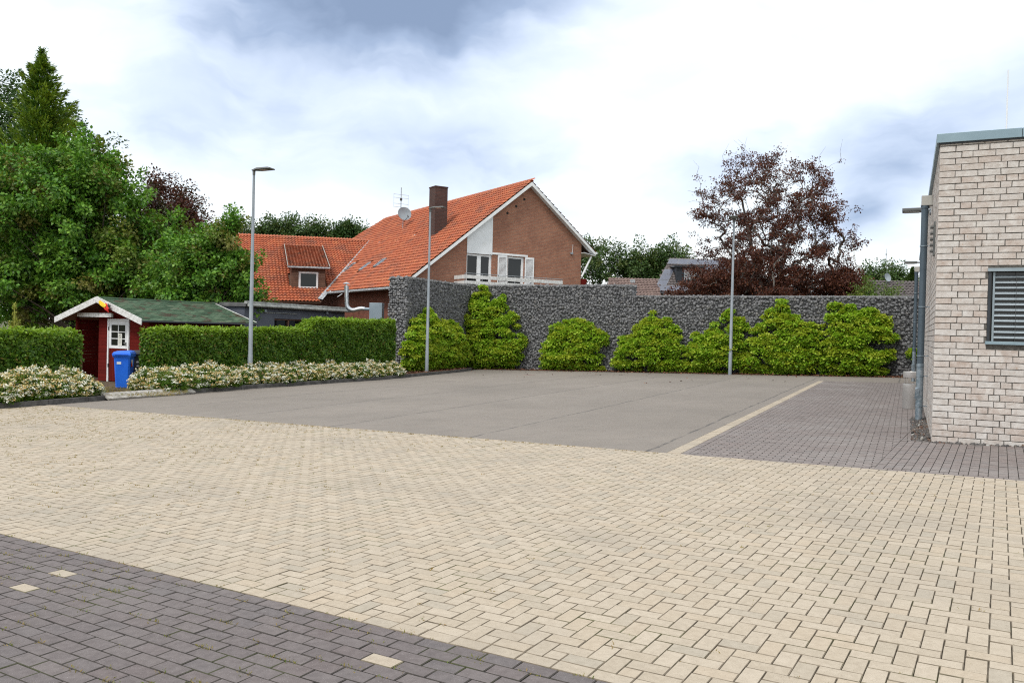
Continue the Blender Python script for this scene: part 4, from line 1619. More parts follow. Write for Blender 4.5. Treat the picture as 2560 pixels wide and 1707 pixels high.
# ------------------------------------------------------------------ brick house with red roofs
def tile_field(parent, o, u, v, w, h, inside, mat, tw=0.215, tl=0.335, limit=0, seed=1, ease=0.062, skip=None):
    """pantiles on the plane o + s*u + t*v (u along the eave, v up the slope)"""
    rng = random.Random(seed)
    n = u.cross(v).normalized()
    if n.z < 0:
        n = -n
    prof = [(0.0, 0.0), (0.22, 0.014), (0.45, 0.052), (0.68, 0.054), (0.88, 0.014), (1.0, 0.0)]
    rows, cols = int(h / tl) + 1, int(w / tw) + 1
    cand = []
    for r in range(rows):
        for c in range(cols):
            s, t = c * tw, r * tl
            if inside(s + tw / 2, t + tl / 2):
                cand.append((s, t))

    def shape(mb, s, t, org):
        V = []
        lift = rng.uniform(-0.004, 0.006)
        sh = rng.uniform(-0.006, 0.006)
        for tt, zz in ((0.03, ease - 0.064), (0.0, ease), (tl + 0.02, 0.004)):
            for a, b in prof:
                V.append(org + u * (s + a * tw + sh * (tl - tt) / tl) + v * (t + tt) + n * (zz + b + lift * (1 - tt / tl)))
        k = len(prof)
        F = []
        for i in range(k - 1):
            F.append((i, i + 1, k + i + 1, k + i))
            F.append((k + i, k + i + 1, 2 * k + i + 1, 2 * k + i))
        mb.add(V, F)
    rest = MB()
    pick = set()
    if limit:
        cc = sorted(range(len(cand)), key=lambda i: ((o + u * cand[i][0] + v * cand[i][1]) - CAMLOC[0]).length)
        pick = set(cc[:limit])
    for i, (s, t) in enumerate(cand):
        if skip and skip(s, t):
            continue
        if i in pick:
            mb = MB()
            org = o + u * s + v * t
            shape(mb, 0, 0, Vector((0, 0, 0)))
            q = mb.build('roof_tile', mat, parent)
            q.location = org
        else:
            shape(rest, s, t, o)
    if rest.v:
        q = rest.build('roof_tile_field', mat, parent)
        tag(q, kind='stuff')


CAMLOC = [Vector((0, 0, 0))]


def build_house():
    H32 = math.radians(32)
    ap = at(1330, 455, 46.0)
    fr = Frame((ap.x, ap.y, 0.0), H32)
    CAMLOC[0] = fr.loc(CAMW)
    zg = -1.2
    zr = ap.z
    tan = math.tan(math.radians(38.2))
    root = thing('brick_house', 'red brick gable house with orange pantile roof, chimney and white shutters', 'house', (ap.x, ap.y, 0), H32)
    XL, XRr, YB = -8.15, 4.72, 21.7
    YW = 0.30
    zl = lambda x: zr - abs(x) * tan
    WX0, WX1 = -7.55, fr.on_y(1453, 640, YW).x
    # openings in the gable
    w1 = [fr.on_y(1165.5, 700, YW).x, fr.on_y(1228.5, 700, YW).x, fr.on_y(1200, 738, YW).z, fr.on_y(1200, 636, YW).z]
    w2 = [fr.on_y(1268, 700, YW).x, fr.on_y(1309, 700, YW).x, fr.on_y(1290, 738, YW).z, fr.on_y(1290, 642.5, YW).z]
    xp0, xp1 = w1[0], w1[1]
    zpan = w1[3]
    m = MB()
    xs = sorted({WX0, w1[0], w1[1], w2[0], w2[1], 0.0, WX1})
    drop = 0.16
    zt = lambda x: zl(x) - drop

    def strip(x0, x1, z0, tops):
        m.add([(x0, YW, z0), (x1, YW, z0), (x1, YW, tops[1]), (x0, YW, tops[0])], [(0, 1, 2, 3)])
    for x0, x1 in zip(xs, xs[1:]):
        xm = (x0 + x1) / 2
        hole = w1 if w1[0] < xm < w1[1] else (w2 if w2[0] < xm < w2[1] else None)
        if hole:
            m.quad((x0, YW, zg), (x1, YW, zg), (x1, YW, hole[2]), (x0, YW, hole[2]))
            if hole is not w1:
                strip(x0, x1, hole[3], (zt(x0), zt(x1)))
            for xx in (x0, x1):
                m.quad((xx, YW, hole[2]), (xx, YW + 0.14, hole[2]), (xx, YW + 0.14, hole[3]), (xx, YW, hole[3]))
            m.quad((x0, YW, hole[3]), (x1, YW, hole[3]), (x1, YW + 0.14, hole[3]), (x0, YW + 0.14, hole[3]))
        else:
            strip(x0, x1, zg, (zt(x0), zt(x1)))
    m.build('wall', 'house_brick', root)
    s = MB()
    s.quad((WX1, YW, zg), (WX1, YB, zg), (WX1, YB, zt(WX1)), (WX1, YW, zt(WX1)))
    s.build('wall', 'house_brick', root)
    s = MB()
    s.quad((WX0, YB, zg), (WX0, YW, zg), (WX0, YW, zt(WX0)), (WX0, YB, zt(WX0)))
    s.build('wall', 'house_brick_shaded', root)
    # white board panel above the first window
    pn = MB()
    pn.add([(xp0, YW - 0.03, zpan + 0.02), (xp1, YW - 0.03, zpan + 0.02), (xp1, YW - 0.03, zt(xp1)), (xp0, YW - 0.03, zt(xp0)),
            (xp0, YW, zpan + 0.02), (xp1, YW, zpan + 0.02), (xp1, YW, zt(xp1)), (xp0, YW, zt(xp0))],
           [(0, 1, 2, 3), (0, 4, 5, 1), (1, 5, 6, 2), (3, 7, 4, 0)])
    pn.build('gable_panel', 'white_panel', root)
    # roof
    roof = thing('roof', None, None)
    roof.parent = root
    sl = math.hypot(1, tan)
    # left slope, hip edge at its far end
    nL = Vector((-tan, 0, 1)).normalized()
    p_hip = fr.loc(hit(892, 593, fr.wld(0, 0, zr), fr.x * nL.x + Vector((0, 0, nL.z))))
    e = p_hip - Vector((0, YB, zr))
    hipy = lambda x: YB + (x / e.x) * (p_hip.y - YB) if abs(e.x) > 0.1 else YB
    YE = hipy(XL)
    dk = MB()
    dk.slab([(XL, 0, zl(XL)), (0, 0, zr), (0, YB, zr), (XL, max(YE, YB * 0.8), zl(XL))], (0, 0, -0.14))
    dk.slab([(0, 0, zr - 0.001), (XRr, 0, zl(XRr)), (XRr, YB, zl(XRr)), (0, YB, zr - 0.001)], (0, 0, -0.14))
    dk.build('roof_deck', 'dormer_plank', roof)
    uL, vL = Vector((0, 1, 0)), Vector((1, 0, tan)).normalized()
    hL = -XL * sl
    o0 = Vector((XL - 0.03, 0, zl(XL) + 0.01))

    # skylights and glazed tiles on this slope
    plane_p, plane_n = fr.wld(0, 0, zr), (fr.x * nL.x + Vector((0, 0, nL.z))).normalized()

    def slope_st(px, py):
        q = fr.loc(hit(px, py, plane_p, plane_n)) - o0
        return q.dot(uL), q.dot(vL)
    sky = []
    for (xa, ya, xb, yb) in ((858, 682, 897, 656), (895, 682, 934, 656), (932, 672, 972, 647)):
        sa, sb = slope_st(xa, ya), slope_st(xb, yb)
        sky.append(((sa[0] + sb[0]) / 2, (sa[1] + sb[1]) / 2))
    sw, shh = 0.55, 0.85
    glaz = [slope_st(px, py) for px, py in ((951, 606), (957, 603), (985, 603), (998, 600), (1006, 598), (1040, 588), (1047, 585),
                                           (820, 735), (833, 727), (840, 748), (860, 742))]
    gset = set()
    for s_, t_ in glaz:
        gset.add((int(s_ / 0.215), int(t_ / 0.335)))

    def skipL(s_, t_):
        for a, b in sky:
            if abs(s_ + 0.1 - a) < sw / 2 + 0.08 and abs(t_ + 0.16 - b) < shh / 2 + 0.12:
                return True
        return (round(s_ / 0.215), round(t_ / 0.335)) in gset
    inL = lambda s_, t_: s_ > 0.0 and s_ < hipy(XL - 0.03 + t_ / sl) + 0.1
    tile_field(roof, o0, uL, vL, max(YB, YE) + 1, hL + 0.05, inL, 'tile_red', limit=280, seed=3, skip=skipL)
    for (i, k) in gset:
        g = o0 + uL * (i * 0.215) + vL * (k * 0.335) + nL * 0.03
        MB().add([g, g + uL * 0.21, g + uL * 0.21 + vL * 0.34 - nL * 0.02, g + vL * 0.34 - nL * 0.02], [(0, 1, 2, 3)]).build('glass_tile', 'glass_tile', roof)
    for a, b in sky:
        sk = thing('skylight', None, None)
        sk.parent = root

        def P(ds, dt, dn):
            return o0 + uL * (a + ds) + vL * (b + dt) + nL * dn
        fm = MB()
        for (x0, x1, y0, y1) in ((-sw / 2, sw / 2, -shh / 2, -shh / 2 + 0.07), (-sw / 2, sw / 2, shh / 2 - 0.07, shh / 2),
                                 (-sw / 2, -sw / 2 + 0.06, -shh / 2, shh / 2), (sw / 2 - 0.06, sw / 2, -shh / 2, shh / 2)):
            fm.slab([P(x0, y0, 0.0), P(x1, y0, 0.0), P(x1, y1, 0.0), P(x0, y1, 0.0)], nL * 0.11)
        fm.build('frame', 'lead', sk)
        MB().add([P(-sw / 2 + .05, -shh / 2 + .05, 0.09), P(sw / 2 - .05, -shh / 2 + .05, 0.09), P(sw / 2 - .05, shh / 2 - .05, 0.09), P(-sw / 2 + .05, shh / 2 - .05, 0.09)],
                 [(0, 1, 2, 3)]).build('pane', 'skylight_glass', sk)
    # right slope
    uR, vR = Vector((0, 1, 0)), Vector((-1, 0, tan)).normalized()
    tile_field(roof, Vector((XRr + 0.03, 0, zl(XRr) + 0.01)), uR, vR, YB, XRr * sl, lambda s_, t_: True, 'tile_red', tw=0.23, seed=4)
    # ridge tiles
    y = 0.0
    rm = None
    while y < YB:
        if rm is None:
            rb = MB()
            V, F = [], []
            for k in range(7):
                a = math.pi * k / 6
                V += [(0.13 * math.cos(a), 0, 0.10 * math.sin(a)), (0.115 * math.cos(a), 0.40, 0.085 * math.sin(a))]
            for k in range(6):
                F.append((2 * k, 2 * k + 1, 2 * k + 3, 2 * k + 2))
            rb.add(V, F)
            rm = rb.mesh('ridge_tile', 'tile_red', True)
        o = link('ridge_tile', rm, roof)
        o.location = (0, y, zr + 0.03 + random.uniform(-0.008, 0.008))
        y += 0.37
    # bargeboards and soffits
    for (xa, xb) in ((XL, 0.0), (XRr, 0.0)):
        b = MB()
        sg = 1 if xa < 0 else -1
        off = 0.02
        b.slab([(xa, -0.03, zl(xa) - 0.19), (xb, -0.03, zl(xb) - 0.22), (xb, -0.03, zl(xb) - 0.005), (xa, -0.03, zl(xa) - 0.01)], (0, 0.028, 0))
        b.build('bargeboard', 'white_paint', roof)
        so = MB()
        so.slab([(xa, 0.0, zl(xa) - 0.17), (xb, 0.0, zl(xb) - 0.17), (xb, YW + 0.01, zl(xb) - 0.17), (xa, YW + 0.01, zl(xa) - 0.17)], (0, 0, -0.02))
        so.build('soffit', 'white_paint', roof)
    so = MB()
    so.slab([(XRr, 0.0, zl(XRr) - 0.20), (XRr, YB, zl(XRr) - 0.20), (WX1, YB, zl(XRr) - 0.05), (WX1, 0.0, zl(XRr) - 0.05)], (0, 0, -0.03))
    so.build('eave_soffit', 'white_paint', roof)
    MB().tube([(XL - 0.08, 0.0, zl(XL) - 0.05), (XL - 0.08, YB, zl(XL) - 0.05)], 0.075, 8).build('gutter', 'lead', roof, True)
    MB().tube([(XRr + 0.06, -0.05, zl(XRr) - 0.05), (XRr + 0.06, YB, zl(XRr) - 0.05)], 0.07, 8).build('gutter', 'white_paint', roof, True)
    # brace under the right eave
    p, q = fr.on_y(1478, 642, 0.15), fr.on_y(1454, 692, 0.15)
    MB().tube([p, q], 0.06, 6).build('eave_brace', 'white_paint', root)
    # red boarding low on the right flank
    MB().box(WX1 + 0.02, YW + 0.05, q.z - 2.5, WX1 + 0.5, YW + 3.0, q.z - 0.1).build('side_porch', 'red_plank', root)
    # chimney
    cb = fr.loc(hit(1094, 583, plane_p, plane_n))
    ctop = 0
    cw, cl = 0.41, 0.41
    cfr = Frame(fr.wld(cb.x, cb.y, 0), H32)
    z1 = fr.loc(at(1094, 472, (fr.wld(cb.x, cb.y, 0)).y)).z
    cm = MB().box(cb.x - cw, cb.y - cl, zl(cb.x - cw) - 0.3, cb.x + cw, cb.y + cl, z1)
    cm.build('chimney', 'chimney_brick', roof)
    fl = MB()
    fl.slab([(cb.x - cw - 0.14, cb.y - cl - 0.10, zl(cb.x - cw - .14) + 0.075), (cb.x + cw + 0.1, cb.y - cl - 0.10, zl(cb.x + cw + .1) + 0.075),
             (cb.x + cw + 0.1, cb.y + cl + 0.10, zl(cb.x + cw + .1) + 0.075), (cb.x - cw - 0.14, cb.y + cl + 0.10, zl(cb.x - cw - .14) + 0.075)], (0, 0, 0.02))
    fl.build('chimney_flashing', 'lead', roof)
    MB().box(cb.x - cw - 0.03, cb.y - cl - 0.03, z1, cb.x + cw + 0.03, cb.y + cl + 0.03, z1 + 0.07, 0.01).build('chimney_cap', 'chimney_brick', roof)
    # vent holes in the gable
    for px, py in ((1311, 498.5), (1290.5, 516), (1268.5, 533)):
        q = fr.on_y(px, py, YW)
        MB().tube([(q.x, YW - 0.012, q.z), (q.x, YW + 0.01, q.z)], 0.075, 14).build('vent_hole', 'dark_void', root)
    # windows
    for w, panes in ((w1, 2), (w2, 1)):
        wn = thing('window', None, None)
        wn.parent = root
        x0, x1, z0, z1_ = w
        yb = YW + 0.10
        fmw = 0.10
        f = MB()
        f.box(x0, yb - 0.04, z0, x0 + fmw * .7, yb + 0.03, z1_)
        f.box(x1 - fmw * 1.5, yb - 0.04, z0, x1, yb + 0.03, z1_)
        f.box(x0 + fmw * .7, yb - 0.04, z1_ - 0.1, x1 - fmw * 1.5, yb + 0.03, z1_)
        f.box(x0 + fmw * .7, yb - 0.04, z0, x1 - fmw * 1.5, yb + 0.03, z0 + 0.12)
        if panes == 2:
            xm = (x0 + x1) / 2
            f.box(xm - 0.12, yb - 0.045, z0 + 0.12, xm + 0.12, yb + 0.03, z1_ - 0.1)
        f.build('frame', 'white_paint', wn)
        for k in range(panes):
            a = x0 + (x1 - x0) * k / panes
            b = x0 + (x1 - x0) * (k + 1) / panes
            MB().quad((a, yb + 0.01, z0), (b, yb + 0.01, z0), (b, yb + 0.01, z1_), (a, yb + 0.01, z1_)).build('pane', 'pane_grey' if k or panes == 1 else 'pane_dark', wn)
    a, b = fr.on_y(1230, 636.5, YW), fr.on_y(1315, 642, YW)
    MB().box(a.x, YW - 0.05, b.z - 0.02, b.x + 0.1, YW - 0.002, b.z + 0.09).build('lintel_strip', 'white_paint', root)
    for (pa, pb) in ((1243, 1266), (1311, 1333)):
        sh = thing('shutter', None, None)
        sh.parent = root
        x0, x1 = fr.on_y(pa, 690, YW).x, fr.on_y(pb, 690, YW).x
        z0, z1_ = w2[2], w2[3] + 0.02
        f = MB()
        f.box(x0, YW - 0.06, z0, x0 + 0.06, YW - 0.015, z1_)
        f.box(x1 - 0.06, YW - 0.06, z0, x1, YW - 0.015, z1_)
        f.box(x0 + 0.06, YW - 0.06, z1_ - 0.12, x1 - 0.06, YW - 0.015, z1_)
        f.box(x0 + 0.06, YW - 0.06, z0, x1 - 0.06, YW - 0.015, z0 + 0.35)
        f.build('frame', 'white_paint', sh)
        zz = z0 + 0.37
        lm = None
        while zz < z1_ - 0.13:
            if lm is None:
                lm = MB().add([(x0 + 0.06, YW - 0.055, -0.02), (x1 - 0.06, YW - 0.055, -0.02), (x1 - 0.06, YW - 0.02, 0.025), (x0 + 0.06, YW - 0.02, 0.025)], [(0, 1, 2, 3)]).mesh('slat', 'white_paint')
            o = link('slat', lm, sh)
            o.location = (0, 0, zz)
            zz += 0.062
    # little wall lamp with wire on the gable
    q = fr.on_y(1428, 634, YW)
    MB().box(q.x - 0.08, YW - 0.12, q.z - 0.06, q.x + 0.08, YW - 0.003, q.z + 0.06, 0.02).build('wall_spot', 'lamp_grey', root)
    MB().tube([(q.x + 0.07, YW - 0.02, q.z), (q.x + 0.1, YW - 0.02, q.z + 0.55)], 0.012, 5).build('cable', 'white_paint', root)
    # balcony with flaking white boards
    bal = thing('balcony', None, None)
    bal.parent = root
    yb = -0.95
    xl, xr = fr.on_y(1163, 700, yb).x, fr.on_y(1407, 705, yb).x
    ztop = fr.on_y(1290, 693.5, yb).z
    for k, (za, hh) in enumerate(((-0.03, 0.20), (-0.34, 0.17), (-0.62, 0.16), (-0.88, 0.16))):
        x = xl
        rng = random.Random(k + 2)
        while x < xr:
            L = rng.uniform(1.6, 2.6)
            x1 = min(x + L, xr)
            MB().box(x + 0.008, yb - 0.015, ztop + za - hh + rng.uniform(-0.015, 0.015), x1 - 0.008, yb + 0.015, ztop + za, 0.004).build('rail_board', 'old_white', bal)
            MB().box(xl - 0.03, yb + 0.02, ztop + za - hh, xl, YW - 0.02, ztop + za).build('rail_board', 'old_white', bal) if x == xl else None
            x = x1
    MB().tube([(xl, yb, ztop + 0.06), (xr, yb, ztop + 0.05)], 0.018, 6).build('handrail', 'antenna', bal)
    x = xl
    while x < xr:
        MB().box(x - 0.02, yb + 0.016, ztop - 1.15, x + 0.02, yb + 0.05, ztop + 0.05).build('post', 'antenna', bal)
        x += 1.05
    MB().box(xl, yb - 0.05, ztop - 1.25, xr, YW - 0.01, ztop - 1.1).build('floor_slab', 'old_white', bal)
    # dish and aerial
    q = fr.loc(hit(1006, 574, plane_p, plane_n))
    ds = thing('satellite_dish', 'round grey satellite dish on the orange pantile roof of the brick house', 'satellite dish', fr.wld(q.x, q.y, q.z), H32)
    D = MB()
    prof = [(0.02, 0.0), (0.25, 0.02), (0.45, 0.07), (0.60, 0.13)]
    D.lathe(prof, 28)
    D.lathe([(0.60, 0.13), (0.61, 0.12), (0.45, 0.055), (0.02, -0.015)], 28)
    dd = D.build('reflector', 'dish', ds, True)
    dd.location = (0.0, -0.25, 1.05)
    dd.scale = (0.8, 0.8, 0.8)
    dirn = (CAMW - ds.location).normalized()
    dd.rotation_euler = (math.radians(76), 0, math.radians(-8))
    MB().tube([(0, -0.05, 0.0), (0, -0.10, 0.6), (0, -0.22, 1.0)], 0.03, 6).build('mount', 'antenna', ds)
    MB().tube([(0, -0.3, 0.55), (0.0, -0.9, 0.8)], 0.018, 6).build('feed_arm', 'ink', ds)
    MB().tube([(0, -0.95, 0.76), (0.0, -0.82, 0.9)], 0.04, 8).build('receiver', 'ink', ds)
    Lr = Frame((0, 0, 0), 0)
    ridge_y = YB * 0.62
    b = fr.loc(hit(1002, 532, fr.wld(0, 0, 0) + fr.x * -0.2, fr.x))
    tp = fr.loc(at(1004.5, 470, fr.wld(-0.2, b.y, 0).y))
    an = thing('tv_aerial', 'thin mast with comb-like television aerial above the orange roof', 'aerial', fr.wld(-0.2, b.y, b.z - 1.0), H32)
    hgt = tp.z - b.z + 1.0
    MB().tube([(0, 0, 0), (0, 0, hgt)], 0.035, 8).build('mast', 'antenna', an, True)
    for zz in (hgt - 0.55, hgt - 0.8, hgt - 1.25, hgt - 1.5):
        MB().tube([(-0.62, 0, zz), (0.62, 0, zz)], 0.012, 5).build('rod', 'antenna', an)
    for xx in (-0.6, 0.6):
        MB().tube([(xx, 0, hgt - 0.55), (xx, 0, hgt - 1.5)], 0.008, 4).build('rod', 'antenna', an)
    MB().box(-0.07, -0.07, hgt - 1.0, 0.07, 0.07, hgt - 0.82).build('junction_box', 'ink', an)
    # ---------------- wing with its own roof slope
    V0 = hit(925, 604, plane_p, plane_n)
    V1 = hit(800, 751, plane_p, plane_n)
    dW = Vector((-math.cos(math.radians(20)), -math.sin(math.radians(20)), 0))
    R1 = hit(566, 588, V0, dW.cross(Vector((0, 0, 1))))
    print('wing V0', V0, 'V1', V1, 'R1', R1)
    u = (R1 - V0).normalized()                     # along the ridge, to the left
    nW = (V1 - V0).cross(u).normalized()
    if nW.z < 0:
        nW = -nW
    vW = u.cross(nW)
    if vW.z < 0:
        vW = -vW
    wl = thing('house_wing', 'low house wing with orange pantile roof and small brown boarded dormer', 'house', (0, 0, 0))
    CAMLOC[0] = CAMW
    LW = (R1 - V0).length + 6
    hW = (V0 - V1).dot(vW)
    e0 = V0 - vW * hW                              # eave point under V0
    sV = (V1 - e0).dot(u)                          # V1 lies at s = sV on the eave
    inW = lambda s_, t_: s_ > sV * (1 - t_ / hW)
    roofw = thing('roof', None, None)
    roofw.parent = wl
    V = [V0, V0 + u * LW, V0 + u * LW - vW * (hW + 0.25), V1 - vW * 0.25]
    MB().slab([p - nW * 0.02 for p in V], -nW * 0.12).build('roof_deck', 'dormer_plank', roofw)
    # dormer geometry first, so tiles can leave room
    nh = Vector((nW.x, nW.y, 0)).normalized()      # horizontal, facing the viewer
    db = hit(770, 722, V0, nW)
    face = lambda px, py: hit(px, py, db, nh)
    fl, frr = face(728, 700), face(813, 700)
    zt_, zb_ = face(770, 671).z, db.z
    s0, s1 = sorted(((fl - e0).dot(u), (frr - e0).dot(u)))
    tb = (db - e0).dot(vW)
    tile_field(roofw, e0 - vW * 0.2, u, vW, LW, hW + 0.25, lambda s_, t_: inW(s_, t_ - 0.2), 'tile_red', limit=280, seed=8,
               skip=lambda s_, t_: s0 - 0.1 < s_ + 0.1 < s1 + 0.1 and t_ - 0.2 > tb and t_ - 0.2 < tb + 1.9 - 0.0)
    k = 0.0
    while k < LW:
        p = V0 + u * k
        V_, F_ = [], []
        for i in range(7):
            a = math.pi * i / 6
            V_ += [p + nh * 0.12 * math.cos(a) + Vector((0, 0, 0.10 * math.sin(a) + 0.03)), p + u * 0.42 + nh * 0.11 * math.cos(a) + Vector((0, 0, 0.09 * math.sin(a) + 0.03))]
        for i in range(6):
            F_.append((2 * i, 2 * i + 1, 2 * i + 3, 2 * i + 2))
        MB().add(V_, F_).build('ridge_tile', 'tile_red', roofw, True)
        k += 0.4
    # white/lead valley
    vd = (V1 - V0).normalized()
    sdv = nW.cross(vd).normalized()
    MB().slab([V0 - sdv * 0.07 + nW * 0.09, V0 + sdv * 0.07 + nW * 0.09, V1 + sdv * 0.16 + nW * 0.09, V1 - sdv * 0.16 + nW * 0.09], nW * 0.02).build('valley_flashing', 'lead', roofw)
    # wing wall
    ew = V0 - vW * (hW + 0.1) - nh * 0.45
    MB().quad(ew + u * sV - Vector((0, 0, 5)), ew + u * LW - Vector((0, 0, 5)), ew + u * LW, ew + u * sV).build('wall', 'house_brick_shaded', wl)
    # rear slope (unseen side)
    MB().slab([V0, V0 + u * LW, V0 + u * LW - nh * hW * 0.8 - Vector((0, 0, hW * 0.6)), V0 - nh * hW * 0.8 - Vector((0, 0, hW * 0.6))], Vector((0, 0, -0.1))).build('rear_roof', 'tile_red', wl)
    # dormer
    dm = thing('dormer', None, None)
    dm.parent = wl
    cs = e0 + u * s0
    P = lambda s_, back, z: (e0 + u * s_) * 1.0 + Vector((0, 0, 0)) + (db - e0 - u * (db - e0).dot(u)) - nh * back + Vector((0, 0, z - db.z))
    n = 9
    for i in range(n):
        za, zc = zb_ + (zt_ - zb_) * i / n, zb_ + (zt_ - zb_) * (i + 1) / n - 0.008
        MB().slab([P(s0, 0, za), P(s1, 0, za), P(s1, 0, zc), P(s0, 0, zc)], -nh * 0.03).build('plank', 'dormer_plank', dm)
    tanW = vW.z / max(1e-6, math.hypot(vW.x, vW.y))
    depth = (zt_ - zb_) / tanW
    for s_ in (s0, s1):
        MB().slab([P(s_, 0.03, zb_), P(s_, 0.03, zt_), P(s_, depth, zt_)], u * (0.03 if s_ == s0 else -0.03)).build('cheek', 'dormer_plank', dm)
    # dormer roof: shallow shed pitch up to the main slope
    g0, g1 = hit(697, 615, V0, nW), hit(778, 619, V0, nW)
    gm = (g0 + g1) / 2
    tback = (gm - e0).dot(vW)
    zback = gm.z + 0.08
    back = -((gm - db).dot(nh))
    ro = P(s0 - 0.25, -0.25, zt_ + 0.06)
    rb = P(s0 - 0.25, back, zback)
    vD = (rb - ro).normalized()
    hD = (rb - ro).length
    tile_field(dm, ro, u, vD, s1 - s0 + 0.5, hD, lambda s_, t_: True, 'tile_old', tw=0.2, tl=0.27, seed=9)
    MB().slab([ro, ro + u * (s1 - s0 + 0.5), rb + u * (s1 - s0 + 0.5), rb], Vector((0, 0, -0.09))).build('dormer_deck', 'dormer_plank', dm)
    for ss in (s0 - 0.27, s1 + 0.23):
        q0, q1 = P(ss, -0.27, zt_ + 0.0), P(ss, back, zback - 0.04)
        MB().slab([q0, q1, q1 + Vector((0, 0, 0.15)), q0 + Vector((0, 0, 0.15))], u * 0.04).build('verge_board', 'weathered_wood', dm)
    MB().tube([P(s0 - 0.25, -0.32, zt_ + 0.03), P(s1 + 0.25, -0.32, zt_ + 0.03)], 0.06, 8).build('gutter', 'lead', dm, True)
    a, b = face(746, 723), face(795, 681)
    wa, wb = sorted(((a - e0).dot(u), (b - e0).dot(u)))
    za, zc = zb_ + 0.02, face(770, 680).z
    wn = thing('window', None, None)
    wn.parent = wl
    for (x0, x1, y0, y1) in ((wa, wb, za, za + 0.12), (wa, wb, zc - 0.10, zc), (wa, wa + 0.12, za + 0.12, zc - 0.1), (wb - 0.12, wb, za + 0.12, zc - 0.1)):
        MB().slab([P(x0, -0.05, y0), P(x1, -0.05, y0), P(x1, -0.05, y1), P(x0, -0.05, y1)], -nh * 0.05).build('frame', 'white_paint', wn)
    MB().quad(P(wa, -0.01, za), P(wb, -0.01, za), P(wb, -0.01, zc), P(wa, -0.01, zc)).build('pane', 'pane_dark', wn)
    return fr


def build_annex():
    a = at(612, 752.5, 32.3)
    b = hit(862, 769, a, Vector((0, 0, 1)))
    d = b - a
    L = d.length
    rz = math.atan2(d.y, d.x)
    fr = Frame((a.x, a.y, 0), rz)
    root = thing('annex', 'flat-roofed annex with dark grey painted wall and pale gutter behind the hedge', 'building', (a.x, a.y, 0), rz)
    z1 = a.z - 0.22
    zg = -1.5
    DP = 4.5
    w = [fr.on_y(686, 800).x, fr.on_y(795, 800).x, fr.on_y(720, 830).z, fr.on_y(720, 797.5).z]
    m = MB()
    m.quad((0, 0, zg), (w[0], 0, zg), (w[0], 0, z1), (0, 0, z1))
    m.quad((w[1], 0, zg), (L, 0, zg), (L, 0, z1), (w[1], 0, z1))
    m.quad((w[0], 0, zg), (w[1], 0, zg), (w[1], 0, w[2]), (w[0], 0, w[2]))
    m.quad((w[0], 0, w[3]), (w[1], 0, w[3]), (w[1], 0, z1), (w[0], 0, z1))
    m.quad((L, 0, zg), (L, DP, zg), (L, DP, z1), (L, 0, z1))
    m.quad((0, DP, zg), (0, 0, zg), (0, 0, z1), (0, DP, z1))
    m.build('wall', 'annex_paint', root)
    MB().box(-0.1, -0.12, z1, L + 0.06, DP, a.z - 0.06, 0.01).build('roof', 'roof_felt', root)
    MB().box(-0.12, -0.20, a.z - 0.12, L + 0.1, -0.06, a.z, 0.015).build('roof_edge', 'annex_gutter', root)
    MB().tube([(-0.1, -0.26, a.z - 0.16), (L + 0.05, -0.26, a.z - 0.18)], 0.06, 8).build('gutter', 'annex_gutter', root, True)
    wn = thing('window', None, None)
    wn.parent = root
    MB().quad((w[0], 0.14, w[2]), (w[1], 0.14, w[2]), (w[1], 0.14, w[3]), (w[0], 0.14, w[3])).build('pane', 'pane_dark', wn)
    n = 3
    for k in range(n + 1):
        x = w[0] + (w[1] - w[0]) * k / n
        MB().box(x - 0.04, 0.06, w[2], x + 0.04, 0.135, w[3]).build('frame_post', 'dormer_plank', wn)
    MB().box(w[0], 0.06, w[3] - 0.06, w[1], 0.134, w[3]).build('frame_head', 'dormer_plank', wn)
    p = fr.on_y(660, 781)
    q = fr.on_y(741, 783.5)
    MB().tube([(p.x, -0.03, p.z), (q.x, -0.03, p.z)], 0.015, 5).build('conduit', 'annex_gutter', root)
    for px, py in ((660, 780), (815, 785)):
        p = fr.on_y(px, py)
        MB().lathe([(0.0, 0.12), (0.05, 0.10), (0.07, 0.04), (0.07, 0.0)], 12, (p.x, -0.06, p.z)).build('wall_spot', 'lamp_grey', root, True)
    # ventilation duct standing between annex and gabion wall
    Y = 38.2
    base = at(866, 763, Y)
    du = thing('ventilation_duct', 'shiny steel ventilation duct with rain cap beside the gabion wall end', 'duct', (base.x, base.y, base.z))
    T = lambda px, py, y=Y: at(px, py, y) - base
    MB().tube([T(867.5, 762), T(866.5, 740), T(866, 714)], 0.105, 18).build('stack', 'duct_steel', du, True)
    for py in (720, 742):
        MB().tube([T(866.4, py + 0.8), T(866.4, py - 0.8)], 0.112, 18).build('band', 'duct_steel', du, True)
    c = T(866, 709)
    MB().lathe([(0.18, -0.01), (0.17, 0.0), (0.09, 0.04), (0.0, 0.075)], 20, tuple(c)).build('rain_cap', 'duct_steel', du, True)
    MB().tube([T(866, 714), T(866, 709)], 0.03, 8).build('cap_stem', 'duct_steel', du)
    pts = [T(867.5, 761), T(868.5, 767), T(872, 772), T(879, 775.5), T(888, 775), T(896, 772.5), T(905, 771.5), T(912, 772.5)]
    MB().tube(pts, [0.105, 0.108, 0.108, 0.10, 0.10, 0.105, 0.10, 0.095], 16).build('elbow', 'duct_steel', du, True)
    MB().tube([T(911, 772.5), T(927, 773)], 0.075, 14).build('pipe', 'duct_box', du, True)
    bl, br = T(925.5, 792), T(958, 758)
    MB().box(bl.x, -0.30, bl.z - 1.6, br.x, 0.35, br.z, 0.012).build('fan_box', 'duct_box', du)
    return fr

